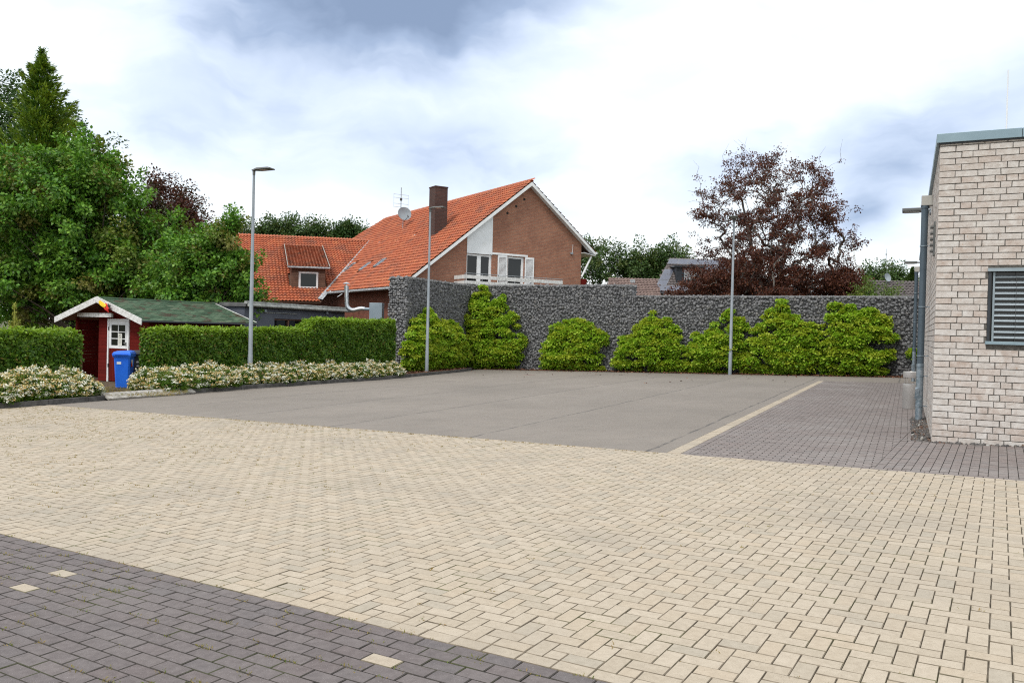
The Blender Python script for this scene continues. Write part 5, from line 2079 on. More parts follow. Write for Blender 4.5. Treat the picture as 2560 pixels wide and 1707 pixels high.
# ------------------------------------------------------------------ garden shed, bins
def build_shed():
    Y1 = 27.3
    ap = at(243, 746, Y1)
    rz = -THP + math.radians(3)                       # x along the gable, y along the ridge
    fr = Frame((ap.x, ap.y, 0), rz)
    zg = W((243 - CX) / FPX * Y1, Y1, 0.1).z
    root = thing('garden_shed', 'dark red plank garden shed with white bargeboards and mossy green shingle roof', 'shed', (ap.x, ap.y, 0), rz)
    xl, xr = fr.on_y(139, 800).x, fr.on_y(351, 804).x
    hw = (xr - xl) / 2
    zr = ap.z
    ze = (fr.on_y(139, 800).z + fr.on_y(351, 804).z) / 2 + 0.05
    LY = fr.loc(hit(536, 757, ap, Vector((0, 0, 1)))).y
    print('LY raw', LY)
    LY = min(max(LY, 5.0), 5.3)
    print('shed hw', hw, 'zr', zr, 'ze', ze, 'LY', LY, 'zg', zg)
    xc = 0.0
    tan = (zr - ze) / hw
    zl = lambda x: zr - abs(x) * tan
    roof = thing('roof', None, None)
    roof.parent = root
    dk = MB()
    dk.slab([(-hw, 0.02, ze), (0, 0.02, zr), (0, LY, zr), (-hw, LY, ze)], (0, 0, -0.05))
    dk.slab([(0, 0.02, zr), (hw, 0.02, ze), (hw, LY, ze), (0, LY, zr)], (0, 0, -0.05))
    dk.build('roof_deck', 'brown_plank', roof)
    # shingles
    sl = math.hypot(1, tan)
    rng = random.Random(12)
    for sg in (-1, 1):
        n = Vector((sg * tan, 0, 1)).normalized()
        v = Vector((-sg, 0, tan)).normalized()
        o = Vector((sg * (hw + 0.02), 0.02, zl(hw + 0.02)))
        m = MB()
        rows = int(hw * sl / 0.14) + 1
        for r in range(rows):
            y = -0.05 - (0.16 if r % 2 else 0)
            while y < LY - 0.02:
                w = 0.32
                y0, y1 = max(y, 0.0), min(y + w - 0.012, LY)
                if y1 - y0 > 0.03:
                    lift = 0.014 + rng.uniform(0, 0.012)
                    a = o + v * (r * 0.14) + Vector((0, y0, 0))
                    b = o + v * (r * 0.14) + Vector((0, y1, 0))
                    top = min(0.17, hw * sl + 0.03 - r * 0.14)
                    m.add([a + n * lift, b + n * lift, b + v * top + n * 0.004, a + v * top + n * 0.004, a, b], [(0, 1, 2, 3), (4, 5, 1, 0)])
                y += w
        q = m.build('shingle_field', 'shingle', roof)
        tag(q, kind='stuff')
    MB().tube([(0, 0.0, zr + 0.02), (0, LY, zr + 0.02)], 0.05, 6).build('ridge_cap', 'shingle', roof)
    # bargeboards both ends
    for y0 in (-0.03, LY):
        for sg in (-1, 1):
            b = MB()
            x1 = sg * (hw + (0.06 if y0 < 1 else 0.0))
            hb = 0.07 if y0 < 1 else 0.035
            b.slab([(0, y0, zr + hb), (x1, y0, zl(x1) + hb), (x1 * 0.995, y0, zl(x1) - 0.13), (0, y0, zr - 0.14)], (0, 0.03, 0))
            b.build('bargeboard', 'old_white', roof)
    MB().tube([(hw + 0.03, 0.0, ze - 0.03), (hw + 0.03, LY, ze - 0.05)], 0.035, 6).build('gutter', 'dark_metal', roof, True)
    # tie beam across the open gable
    a = fr.on_y(193, 785, 0.25)
    MB().box(a.x, 0.25, a.z - 0.09, 0.4, 0.33, a.z + 0.05).build('tie_beam', 'old_white', root)
    # cabin walls of horizontal planks: door bay right, open porch left
    xw = hw - 0.32
    xd = fr.on_y(243, 860, 0.5).x                       # left edge of the closed bay
    yf = 0.55
    yb = LY - 0.3
    dl, dr = fr.on_y(270.5, 860, yf).x, fr.on_y(324, 860, yf).x
    dtop = fr.on_y(297, 797, yf).z
    ph = 0.125
    nrow = int((zr - zg) / ph) + 1

    def plank(x0, x1, y0, y1, z, mat='red_plank', par=root):
        MB().box(x0, y0, z + 0.0015, x1, y1, z + ph - 0.0015, 0.006).build('plank', mat, par)
    for r in range(nrow):
        z = zg + r * ph
        zt = z + ph
        lim = (zr - zt - 0.06) / tan
        if lim <= 0.1:
            continue
        x0, x1 = max(xd, -lim), min(xw, lim)
        if x1 > x0:
            if zt < dtop + 0.02:
                if dl - x0 > 0.05:
                    plank(x0, dl, yf, yf + 0.05, z)
                if x1 - dr > 0.05:
                    plank(dr, x1, yf, yf + 0.05, z)
            else:
                plank(x0, x1, yf, yf + 0.05, z)
        # porch back wall and inner flank
        xb0 = max(-xw, -lim)
        if xd > xb0:
            plank(xb0, xd, yf + 1.5, yf + 1.55, z)
        if zt < zl(xd) - 0.05:
            plank(xd - 0.025, xd + 0.025, yf + 0.052, yf + 1.5, z)
        if zt < zl(xw) - 0.02:
            plank(xw - 0.05, xw, yf + 0.052, yb, z)
            if zt < zg + 0.85:
                plank(-xw, xd - 0.9, yf - 0.02, yf + 0.03, z, 'brown_plank')
            plank(-xw, -xw + 0.05, yf + 0.052, yb, z)
    MB().box(-xw, yf - 0.03, zg, -xw + 0.1, yf + 0.06, zl(xw) - 0.06).build('porch_post', 'red_plank', root)
    # deck ceiling dark
    MB().box(-xw, yf, zg - 0.25, xw, yb, zg - 0.02).build('floor', 'brown_plank', root)
    # door
    d = thing('door', None, None)
    d.parent = root
    f = MB()
    y0, y1 = yf - 0.045, yf + 0.03
    fw = 0.07
    f.box(dl, y0, zg, dl + fw, y1, dtop, 0.004)
    f.box(dr - fw, y0, zg, dr, y1, dtop, 0.004)
    f.box(dl + fw, y0, dtop - fw, dr - fw, y1, dtop, 0.004)
    f.build('frame', 'white_paint', d)
    il, ir = dl + fw, dr - fw
    zmid = fr.on_y(297, 871, yf).z
    lf = MB()
    lf.box(il, yf - 0.02, zmid, il + 0.11, yf + 0.02, dtop - fw, 0.003)
    lf.box(ir - 0.15, yf - 0.02, zmid, ir, yf + 0.02, dtop - fw, 0.003)
    lf.box(il + 0.11, yf - 0.02, dtop - fw - 0.14, ir - 0.15, yf + 0.02, dtop - fw, 0.003)
    lf.box(il + 0.11, yf - 0.02, zmid, ir - 0.15, yf + 0.02, zmid + 0.10, 0.003)
    gl, gr, gb, gt = il + 0.11, ir - 0.15, zmid + 0.10, dtop - fw - 0.14
    xm = (gl + gr) / 2
    lf.box(xm - 0.014, yf - 0.016, gb, xm + 0.014, yf + 0.016, gt)
    for k in (1, 2):
        zz = gb + (gt - gb) * k / 3
        lf.box(gl, yf - 0.015, zz - 0.014, gr, yf + 0.015, zz + 0.014)
    lf.build('sash', 'white_paint', d)
    for i in range(2):
        for k in range(3):
            a, b = gl + (gr - gl) * i / 2, gl + (gr - gl) * (i + 1) / 2
            c, e = gb + (gt - gb) * k / 3, gb + (gt - gb) * (k + 1) / 3
            MB().quad((a, yf + 0.004, c), (b, yf + 0.004, c), (b, yf + 0.004, e), (a, yf + 0.004, e)).build('pane', 'pane_dark', d)
    x = il
    while x < ir - 0.02:
        MB().box(x + 0.003, yf - 0.018, zg + 0.02, min(x + 0.085, ir) - 0.003, yf + 0.02, zmid - 0.005, 0.004).build('door_board', 'red_plank', d)
        x += 0.085
    MB().box(ir - 0.10, yf - 0.045, zmid + 0.1, ir - 0.07, yf - 0.02, zmid + 0.22).build('handle', 'ink', d)
    MB().tube([(ir - 0.085, yf - 0.06, zmid + 0.2), (ir - 0.16, yf - 0.06, zmid + 0.2)], 0.009, 6).build('handle', 'steel', d)
    for zz in (zg + 0.5, dtop - 0.4):
        MB().box(dl + fw - 0.02, yf - 0.055, zz, dl + fw + 0.01, yf - 0.02, zz + 0.12).build('hinge', 'ink', d)
    # notice taped inside the glass
    px0 = xm + 0.01
    nt = MB().box(px0, yf - 0.026, gb + 0.0, px0 + 0.21, yf - 0.022, gb + 0.42).build('notice', 'paper', d)
    ring = MB()
    c = (px0 + 0.105, gb + 0.32)
    for k in range(20):
        a0, a1 = 2 * math.pi * k / 20, 2 * math.pi * (k + 1) / 20
        ring.quad((c[0] + .062 * math.cos(a0), yf - 0.0268, c[1] + .062 * math.sin(a0)), (c[0] + .062 * math.cos(a1), yf - 0.0268, c[1] + .062 * math.sin(a1)),
                  (c[0] + .048 * math.cos(a1), yf - 0.0268, c[1] + .048 * math.sin(a1)), (c[0] + .048 * math.cos(a0), yf - 0.0268, c[1] + .048 * math.sin(a0)))
    ring.quad((c[0] - .05, yf - 0.0268, c[1] + .04), (c[0] - .04, yf - 0.0268, c[1] + .05), (c[0] + .05, yf - 0.0268, c[1] - .04), (c[0] + .04, yf - 0.0268, c[1] - .05))
    for k in range(4):
        ring.quad((px0 + .04, yf - .0268, gb + .20 - k * .035), (px0 + .17 - .02 * (k % 2), yf - .0268, gb + .20 - k * .035),
                  (px0 + .17 - .02 * (k % 2), yf - .0268, gb + .207 - k * .035), (px0 + .04, yf - .0268, gb + .207 - k * .035))
    ring.build('printed_mark', 'ink', d)
    # rolled flag hanging on the bargeboard
    a, b = fr.on_y(251, 752, -0.08), fr.on_y(276, 768, -0.08)
    fg = thing('flag', 'small rolled flag in black, red and yellow on the white shed bargeboard', 'flag', fr.wld(a.x, -0.08, a.z), rz)
    b = b - Vector((a.x, a.y, a.z))
    b.y = 0
    MB().tube([(-0.08, 0, 0.06), (b.x * 1.05, 0, b.z * 1.05)], 0.012, 6).build('stick', 'old_white', fg)

    def cloth(p0, p1, w0, w1, nm, mat, ph_):
        V, F = [], []
        n = 8
        for i in range(n + 1):
            t = i / n
            p = Vector(p0).lerp(Vector(p1), t)
            w = w0 + (w1 - w0) * t
            dy = 0.02 * math.sin(5 * t + ph_)
            V += [(p.x, -0.03 + dy, p.z + 0.02), (p.x - 0.02, -0.06 + dy, p.z - w * 0.4), (p.x - 0.03, -0.03 - dy, p.z - w)]
        for i in range(n):
            for k in range(2):
                F.append((3 * i + k, 3 * i + 3 + k, 3 * i + 4 + k, 3 * i + 1 + k))
        MB().add(V, F).build(nm, mat, fg, True)
    cloth((0, 0, 0), (b.x * 0.72, 0, b.z * 0.72), 0.10, 0.15, 'yellow_cloth', 'flag_yellow', 0)
    cloth((b.x * 0.55, 0, b.z * 0.55 + 0.03), (b.x, 0, b.z + 0.02), 0.17, 0.24, 'red_cloth', 'flag_red', 1)
    cloth((b.x * 0.85, 0, b.z * 0.85 + 0.08), (b.x * 1.08, 0, b.z * 1.05 + 0.05), 0.08, 0.12, 'black_cloth', 'flag_black', 2)


def wheelie_bin(label, x, y, rz, mat, H=1.10, blue=True):
    p = W(x, y, 0.1)
    root = thing('wheelie_bin', label, 'bin', p, rz)
    root.scale = (0.86, 0.86, 1.04)
    # front faces -y
    b = MB()
    lv = [(0.02, 0.215, 0.24), (0.3, 0.235, 0.265), (0.8, 0.26, 0.315), (0.93, 0.27, 0.33)]
    V, F = [], []
    for z, hx, hy in lv:
        c = 0.05
        V += [(-hx + c, -hy, z), (hx - c, -hy, z), (hx, -hy + c, z), (hx, hy - c, z), (hx - c, hy, z), (-hx + c, hy, z), (-hx, hy - c, z), (-hx, -hy + c, z)]
    for i in range(len(lv) - 1):
        for k in range(8):
            k2 = (k + 1) % 8
            F.append((i * 8 + k, i * 8 + k2, i * 8 + 8 + k2, i * 8 + 8 + k))
    F += [tuple(reversed(range(8))), tuple(range(24, 32))]
    b.add(V, F)
    b.build('body', mat, root)
    MB().box(-0.295, -0.355, 0.90, 0.295, 0.35, 0.965, 0.02).build('rim', mat, root)
    l = MB()
    lv = [(0.955, 0.30, 0.385), (1.0, 0.30, 0.38), (1.05, 0.26, 0.32), (1.075, 0.18, 0.22)]
    V, F = [], []
    for z, hx, hy in lv:
        V += [(-hx, -hy, z), (hx, -hy, z), (hx, hy, z + (0.015 if z > 1 else 0)), (-hx, hy, z)]
    for i in range(3):
        for k in range(4):
            k2 = (k + 1) % 4
            F.append((i * 4 + k, i * 4 + k2, i * 4 + 4 + k2, i * 4 + 4 + k))
    F += [(3, 2, 1, 0), (12, 13, 14, 15)]
    l.add(V, F)
    l.box(-0.2, -0.41, 0.965, 0.2, -0.38, 0.99, 0.008)
    l.build('lid', mat, root)
    MB().tube([(-0.25, 0.40, 0.985), (0.25, 0.40, 0.985)], 0.018, 8).build('handle', mat, root)
    for sx in (-0.26, 0.26):
        w = MB().tube([(sx - 0.03, 0.27, 0.10), (sx + 0.03, 0.27, 0.10)], 0.10, 18)
        w.build('wheel', 'ink', root)
    if blue:
        MB().box(-0.16, -0.316, 0.70, -0.02, -0.300, 0.77).build('sticker', 'sticker_white', root)
        s = MB()
        s.m = 0
        y0 = 0.262
        s.add([(y0 + 0.003, -0.17, 0.62), (y0 + 0.003, 0.03, 0.62), (y0 + 0.010, -0.17, 0.82)], [(0, 1, 2)])
        s.build('sticker', 'sticker_red', root)
        s2 = MB().add([(y0 + 0.003, 0.03, 0.622), (y0 + 0.011, 0.03, 0.82), (y0 + 0.010, -0.168, 0.82)], [(0, 1, 2)])
        s2.build('sticker', 'sticker_white', root)
    else:
        for k, (w0, w1) in enumerate(((0.02, 0.14), (0.02, 0.11), (0.0, 0.16))):
            mk = MB()
            x = w0
            while x < w1:
                mk.box(x, -0.318, 0.72 - k * 0.12, x + 0.022, -0.312, 0.765 - k * 0.12)
                x += 0.032
            mk.build('lettering', 'sticker_white', root)
    return root


def build_bins():
    wheelie_bin('blue wheelie bin with a red and white sticker in the hedge gap', -11.72, 24.15, 0.2, 'bin_blue')
    wheelie_bin('black wheelie bin with white lettering tucked behind the hedge end', -11.72, 25.0, 0.3, 'bin_black', blue=False)


# ------------------------------------------------------------------ plants
def hedge(label, path, thick, hts, z0, n_leaf, seed, side=1):
    """clipped hedge along lot points; path = front line, body lies to the left of it"""
    rng = np.random.default_rng(seed)
    root = thing('clipped_hedge', label, 'hedge', W(path[0][0], path[0][1], z0))
    org = root.location.copy()
    # core
    core = MB()
    segs = []
    for (p, q), (h0, h1) in zip(zip(path, path[1:]), zip(hts, hts[1:])):
        p, q = Vector(p), Vector(q)
        d = (q - p).normalized()
        n = Vector((-d.y, d.x))
        segs.append((p, q, d, n, h0, h1))
        a = [W(*(p + n * 0.10), z0), W(*(q + n * 0.10), z0), W(*(q + n * (thick - 0.1)), z0), W(*(p + n * (thick - 0.1)), z0)]
        hh = [h0, h1, h1, h0]
        b = [x + Vector((0, 0, h - 0.10)) for x, h in zip(a, hh)]
        core.add([x - org for x in a + b], [(4, 5, 6, 7), (0, 1, 5, 4), (1, 2, 6, 5), (2, 3, 7, 6), (3, 0, 4, 7)])
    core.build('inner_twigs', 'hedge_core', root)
    pos, nr, tint = [], [], []
    tot = sum((q - p).length * (h0 + h1) / 2 for p, q, d, n, h0, h1 in segs)
    for si, (p, q, d, n, h0, h1) in enumerate(segs):
        L = (q - p).length
        wob = lambda s, t: 0.06 * math.sin(s * 2.3 + 1.7 * t) * math.sin(t * 3.1 + s) + 0.045 * math.sin(s * 7.1 + 2.0 * t) * math.sin(t * 8.3 + s * 2.9)
        k = int(n_leaf * L * (h0 + h1) / 2 / tot)
        for _ in range(k):                                     # front
            s, t = rng.random() * L, rng.random()
            h = (h0 + (h1 - h0) * s / L)
            z = t * h
            dp = abs(rng.normal(0, 0.07)) + wob(s, z)
            if z > h - 0.1:
                dp += (z - h + 0.1) * 0.6
            x = p + d * s + n * (dp - 0.02)
            pos.append(W(x.x, x.y, z0) + Vector((0, 0, z)) - org)
            nr.append((-n.x, -n.y, 0.35))
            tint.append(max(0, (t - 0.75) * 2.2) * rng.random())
        for _ in range(int(k * 0.55 * thick / 0.8)):           # top
            s, t = rng.random() * L, rng.random() * thick
            h = (h0 + (h1 - h0) * s / L)
            x = p + d * s + n * t
            z = h - abs(rng.normal(0, 0.05)) + 0.05 * math.sin(s * 3.3) * math.sin(t * 5 + s * 1.7) + (0.13 * rng.random() ** 3)
            pos.append(W(x.x, x.y, z0) + Vector((0, 0, z)) - org)
            nr.append((-n.x * 0.3, -n.y * 0.3, 1.0))
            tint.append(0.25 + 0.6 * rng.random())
        for s_end, sg in ((0.0, -1), (L, 1)):                   # ends
            if (si > 0 and s_end == 0.0) or (si < len(segs) - 1 and s_end == L):
                if abs(h0 - h1) < 0.3:
                    continue
            h = h0 if s_end == 0.0 else h1
            for _ in range(int(n_leaf / tot * thick * h)):
                t, z = rng.random() * thick, rng.random() * h
                x = p + d * (s_end - sg * abs(rng.normal(0, 0.06))) + n * t
                pos.append(W(x.x, x.y, z0) + Vector((0, 0, z)) - org)
                nr.append((d.x * sg, d.y * sg, 0.35))
                tint.append(max(0, (z / h - 0.8) * 2) * rng.random())
        for _ in range(int(k * 0.25)):                          # back
            s, z = rng.random() * L, rng.random()
            h = (h0 + (h1 - h0) * s / L)
            x = p + d * s + n * (thick - abs(rng.normal(0, 0.06)))
            pos.append(W(x.x, x.y, z0) + Vector((0, 0, z * h)) - org)
            nr.append((n.x, n.y, 0.35))
            tint.append(0.1)
    N = len(pos)
    pos = np.array([tuple(v) for v in pos])
    nr = unit(np.array(nr)) + rng.normal(size=(N, 3)) * 0.45
    ax = rng.normal(size=(N, 3)) + np.array([0, 0, -0.25]) + nr * 0.35
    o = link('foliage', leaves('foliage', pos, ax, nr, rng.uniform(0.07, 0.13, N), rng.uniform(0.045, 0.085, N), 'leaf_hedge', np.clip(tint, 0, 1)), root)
    return root


HD = Vector((0.515, 0.857)).normalized()
HP0 = Vector((-13.5, 19.3))


def build_hedges():
    pt = lambda t: tuple(HP0 + HD * t)
    hedge('clipped green hedge left of the shed entrance gap', [pt(-6.5), pt(3.15)], 0.8, [1.58, 1.62], 0.1, 26000, 31)
    hedge('long clipped green hedge between shed and gabion wall, taller at its far end', [pt(5.45), pt(11.6), pt(12.1), pt(16.6)], 0.75, [1.70, 1.76, 2.12, 2.15], 0.1, 52000, 32)


def shrub_meshes(k, seed, green=0.0):
    rng = np.random.default_rng(seed)
    # clumpy mound of upright sprigs
    n_sp = 150
    leafP, leafA, leafN, leafT = [], [], [], []
    flP, flA, flN, flT = [], [], [], []
    for i in range(n_sp):
        a = rng.random() * 2 * math.pi
        r = 0.56 * math.sqrt(rng.random())
        top = 0.80 * (1 - (r / 0.66) ** 2.4) * rng.uniform(0.75, 1.12) + 0.06
        for zf in ([1.0] if rng.random() < 0.45 else [1.0, 0.62, 0.3]):
            z = top * zf
            rr = r if zf == 1.0 else r + (0.58 - r) * rng.uniform(0.4, 1.0)
            c = np.array([rr * math.cos(a), rr * math.sin(a), max(0.06, z)])
            t = np.clip(rng.normal(0.25, 0.3), 0, 1)
            m = 18
            d = rnd_dirs(m) * np.array([1, 1, 0.7]) + np.array([0, 0, 0.35])
            leafP.append(c + d * 0.015 - np.array([0, 0, 0.05]) + rng.normal(size=(m, 3)) * 0.035)
            leafA.append(d)
            leafN.append(rnd_dirs(m))
            leafT.append(np.full(m, t))
            if rng.random() > green + 0.40:
                nf = rng.integers(12, 22)
                off = rng.normal(size=(nf, 3)) * np.array([0.038, 0.038, 0.026])
                out = c / max(1e-6, np.linalg.norm(c)) * 0.03
                base = c + out + np.array([0, 0, 0.03])
                w = 1.0 if rng.random() < 0.3 else 0.0
                flP.append(base + off)
                flA.append(rng.normal(size=(nf, 3)))
                flN.append(np.array([0, 0, 0.5]) + rng.normal(size=(nf, 3)) * 0.7 + c * 0.7)
                flT.append(np.full(nf, w * 0.85))
    cat = lambda q: np.concatenate(q)
    P = cat(leafP)
    lm = leaves('foliage', P, cat(leafA), cat(leafN), rng.uniform(0.055, 0.095, len(P)), rng.uniform(0.016, 0.028, len(P)), 'leaf_shrub', cat(leafT))
    P = cat(flP)
    fm = leaves('flowers', P, cat(flA), cat(flN), rng.uniform(0.042, 0.066, len(P)), rng.uniform(0.038, 0.056, len(P)), 'flower', cat(flT), fold=0.05)
    st = MB()
    for i in range(14):
        a = rng.random() * 6.28
        r = rng.uniform(0.1, 0.45)
        st.tube([(0.05 * math.cos(a), 0.05 * math.sin(a), 0), (r * .5 * math.cos(a), r * .5 * math.sin(a), 0.25), (r * math.cos(a), r * math.sin(a), 0.55)], [0.012, 0.009, 0.004], 5, False)
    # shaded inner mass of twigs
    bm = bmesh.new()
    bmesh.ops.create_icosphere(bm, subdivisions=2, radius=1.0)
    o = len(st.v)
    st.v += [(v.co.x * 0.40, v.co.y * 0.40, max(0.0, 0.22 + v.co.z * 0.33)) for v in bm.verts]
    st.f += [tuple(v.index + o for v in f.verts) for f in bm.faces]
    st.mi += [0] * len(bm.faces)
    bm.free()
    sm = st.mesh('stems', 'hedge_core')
    return lm, fm, sm


def build_shrubs():
    var = [shrub_meshes(k, 40 + k, 0.10 if k < 4 else 0.28) for k in range(6)]
    rng = random.Random(77)

    def put(x, y, s, k, label, group, zf=0.8):
        r = thing('flowering_shrub', label, 'shrub', W(x, y, 0.1), rng.uniform(0, 6.28), group)
        r.scale = (s * rng.uniform(0.95, 1.12), s * rng.uniform(0.95, 1.12), s * zf * rng.uniform(0.88, 1.04))
        for nm, me in zip(('foliage', 'flowers', 'stems'), var[k]):
            o = link(nm, me, r)
            if nm == 'flowers':
                o['kind'] = 'stuff'

    def along(t):
        i = min(int(t), len(KERB) - 2)
        p = Vector(KERB[i]).lerp(Vector(KERB[i + 1]), t - i)
        d = (Vector(KERB[i + 1]) - Vector(KERB[i])).normalized()
        return p, Vector((-d.y, d.x))
    def row(c0, c1, step, label, group, green=None, special=(None, None), zf=0.76):
        # arc length walk
        L, pts = 0.0, []
        cum = [0.0]
        for a, b in zip(KERB, KERB[1:]):
            cum.append(cum[-1] + (Vector(b) - Vector(a)).length)
        s = c0
        while s < c1:
            i = max(k for k in range(len(cum) - 1) if cum[k] <= s)
            p, n = along(i + (s - cum[i]) / (cum[i + 1] - cum[i]))
            for row_, off in ((0, 0.52), (1, 1.12)):
                q = p + n * (off + rng.uniform(-0.08, 0.08))
                kk = rng.randrange(4)
                if green and green[0] < s < green[1] and row_ == 0:
                    kk = 4 + rng.randrange(2)
                lb = label
                if s == c0 and row_ == 0:
                    lb = special[0] or label
                elif s + step * 1.13 >= c1 and row_ == 0:
                    lb = special[1] or label
                put(q.x + rng.uniform(-.1, .1), q.y + rng.uniform(-.1, .1), rng.uniform(0.84, 1.0) * (0.90 if row_ == 0 else 1.0), kk, lb, group, zf)
            s += step * rng.uniform(0.88, 1.12)
    cum = [0.0]
    for a, b in zip(KERB, KERB[1:]):
        cum.append(cum[-1] + (Vector(b) - Vector(a)).length)
    # position along the kerb for a pixel column
    def s_at(px):
        best = None
        for i in range(400):
            s = cum[-1] * i / 400
            k = max(j for j in range(len(cum) - 1) if cum[j] <= s)
            p, n = along(k + (s - cum[k]) / (cum[k + 1] - cum[k]))
            q = p + n * 0.6
            e = abs(CX + q.x / q.y * FPX - px)
            if best is None or e < best[0]:
                best = (e, s)
        return best[1]
    row(s_at(-90), s_at(228), 0.74, 'white and tan flowering shrub in the row left of the blue bin', 'flowering shrubs left of the bin gap', special=(None, 'white and tan flowering shrub at the end of its row, bordering the blue bin gap'), zf=0.84)
    row(s_at(402), s_at(985), 0.78, 'white and tan flowering shrub in the row between blue bin and gabion wall', 'flowering shrubs below the long hedge',
        (s_at(330), s_at(485)), ('mostly green flowering shrub directly beside the blue bin', 'last white flowering shrub before the climbing plant at the corner lamp'))
    # mullein
    p = at(36, 800, 23.5)
    m = thing('mullein_plant', 'tall pale yellow mullein spike rising behind the left hedge', 'plant', W(-14.6, 23.5, 0.1))
    top = at(36, 757, 23.5).z - m.location.z
    b = p - m.location
    MB().tube([(b.x, b.y, 0), (b.x, b.y, top)], [0.03, 0.015], 6).build('stalk', 'mullein_leaf', m)
    rg = np.random.default_rng(5)
    P, A = [], []
    for z0, z1, off in ((1.55, top, 0.0), (1.5, top - 0.5, 0.12), (1.5, top - 0.55, -0.11)):
        n = 160
        z = rg.uniform(z0, z1, n)
        a = rg.uniform(0, 6.28, n)
        P.append(np.stack([b.x + off * np.minimum(1, (z - 1.4) * 2) + 0.02 * np.cos(a), b.y + 0.02 * np.sin(a), z], 1))
        A.append(np.stack([np.cos(a), np.sin(a), np.full(n, 0.5)], 1))
    P, A = np.concatenate(P), np.concatenate(A)
    link('flower_spike', leaves('flower_spike', P, A, rnd_dirs(len(P)), 0.06, 0.04, 'mullein_leaf'), m)


def inside_poly(x, y, poly):
    c = np.zeros(len(x), dtype=bool)
    j = len(poly) - 1
    for i in range(len(poly)):
        xi, yi = poly[i]
        xj, yj = poly[j]
        t = ((yi > y) != (yj > y)) & (x < (xj - xi) * (y - yi) / (yj - yi + 1e-12) + xi)
        c ^= t
        j = i
    return c


def edge_dist(x, y, poly):
    d = np.full(len(x), 1e9)
    for (x0, y0), (x1, y1) in zip(poly, poly[1:] + poly[:1]):
        vx, vy = x1 - x0, y1 - y0
        t = np.clip(((x - x0) * vx + (y - y0) * vy) / (vx * vx + vy * vy + 1e-9), 0, 1)
        d = np.minimum(d, np.hypot(x - x0 - t * vx, y - y0 - t * vy))
    return d


def climber(label, base, d, n, poly_px, seed, thick=0.9, dens=1.0):
    """climbing hydrangea on a wall: base point on the wall foot, d along the wall, n out of it; outline in wall metres"""
    rng = np.random.default_rng(seed)
    pl = W(base.x, base.y)
    d3, n3 = Vector((d.x, d.y, 0)).normalized(), Vector((n.x, n.y, 0)).normalized()
    poly = []
    for px, py in poly_px:
        q = hit(px, py, pl + n3 * 0.35, n3) - pl
        poly.append((q.dot(d3), q.z))
    poly = np.array(poly)
    x0, z0 = poly.min(0)
    x1, z1 = poly.max(0)
    cx = (x0 + x1) / 2
    gx = pl + d3 * cx
    zfoot = gx.z - pl.z
    root = thing('climbing_hydrangea', label, 'climbing plant', gx, math.atan2(d3.y, d3.x), 'climbing plants on the gabion wall')
    sg = 1 if Vector((-d3.y, d3.x, 0)).dot(n3) > 0 else -1
    pp = [tuple(p) for p in poly]
    ar = abs(area(pp))
    nc = int(ar * 19 * dens)
    C = []
    while len(C) < nc:
        u, v = rng.uniform(x0, x1, 200), rng.uniform(z0, z1, 200)
        ok = inside_poly(u, v, pp)
        ed = edge_dist(u, v, pp)
        for a, b, e_, k in zip(u, v, ed, ok):
            if k and len(C) < nc and e_ > 0.04:
                C.append((a, b, e_))
    P, A, N, T, L, Wd = [], [], [], [], [], []
    FP, FA, FN = [], [], []
    for a, b, e_ in C:
        low = 1.0 - np.clip((b - z0) / max(0.1, z1 - z0), 0, 1)
        out = 0.10 + min(e_, 0.7) * (0.55 + 0.75 * low) * rng.uniform(0.55, 1.1) * thick
        rad = np.array([0.29, 0.22, 0.14]) * rng.uniform(0.7, 1.25) * min(1.0, 0.45 + e_ * 1.6)
        m = int(165 * min(1.0, 0.45 + e_ * 1.6))
        q = rnd_dirs(m)
        q[:, 2] = np.abs(q[:, 2]) * np.where(rng.random(m) < 0.82, 1, -1)
        c = np.array([a - cx, sg * out, b])
        pos = c + q * rad * rng.uniform(0.75, 1.05, (m, 1)) * np.array([1, 1, 1])
        pos[:, 1] = sg * np.maximum(sg * pos[:, 1], 0.04)
        ax = q * 0.6 + rng.normal(size=(m, 3)) * 0.5 + np.array([0, sg * 0.35, -0.15])
        nr = q * 0.5 + np.array([0, sg * 0.35, 0.75]) + rng.normal(size=(m, 3)) * 0.35
        old = rng.random() < 0.5
        P.append(pos), A.append(ax), N.append(nr)
        T.append(np.clip(rng.normal(0.75 if old else 0.12, 0.18, m) * (q[:, 2] > 0), 0, 1))
        L.append(rng.uniform(0.075, 0.15, m)), Wd.append(rng.uniform(0.06, 0.115, m))
    P = np.concatenate(P)
    P[:, 2] = np.maximum(P[:, 2], -0.02 + zfoot * 0)
    P[:, 2] -= zfoot
    P[:, 2] = np.maximum(P[:, 2], 0.03)
    o = link('foliage', leaves('foliage', P, np.concatenate(A), np.concatenate(N), np.concatenate(L), np.concatenate(Wd), 'leaf_climber', np.concatenate(T)), root)
    # stems against the wall
    st = MB()
    for k in range(9):
        a, b, e_ = C[rng.integers(len(C))]
        st.tube([(rng.uniform(-.25, .25), sg * 0.08, 0.0), ((a - cx) * 0.45, sg * 0.05, (b - zfoot) * 0.5), (a - cx, sg * 0.05, b - zfoot)], [0.022, 0.016, 0.006], 5, False)
    st.build('stems', 'bark', root)
    return root


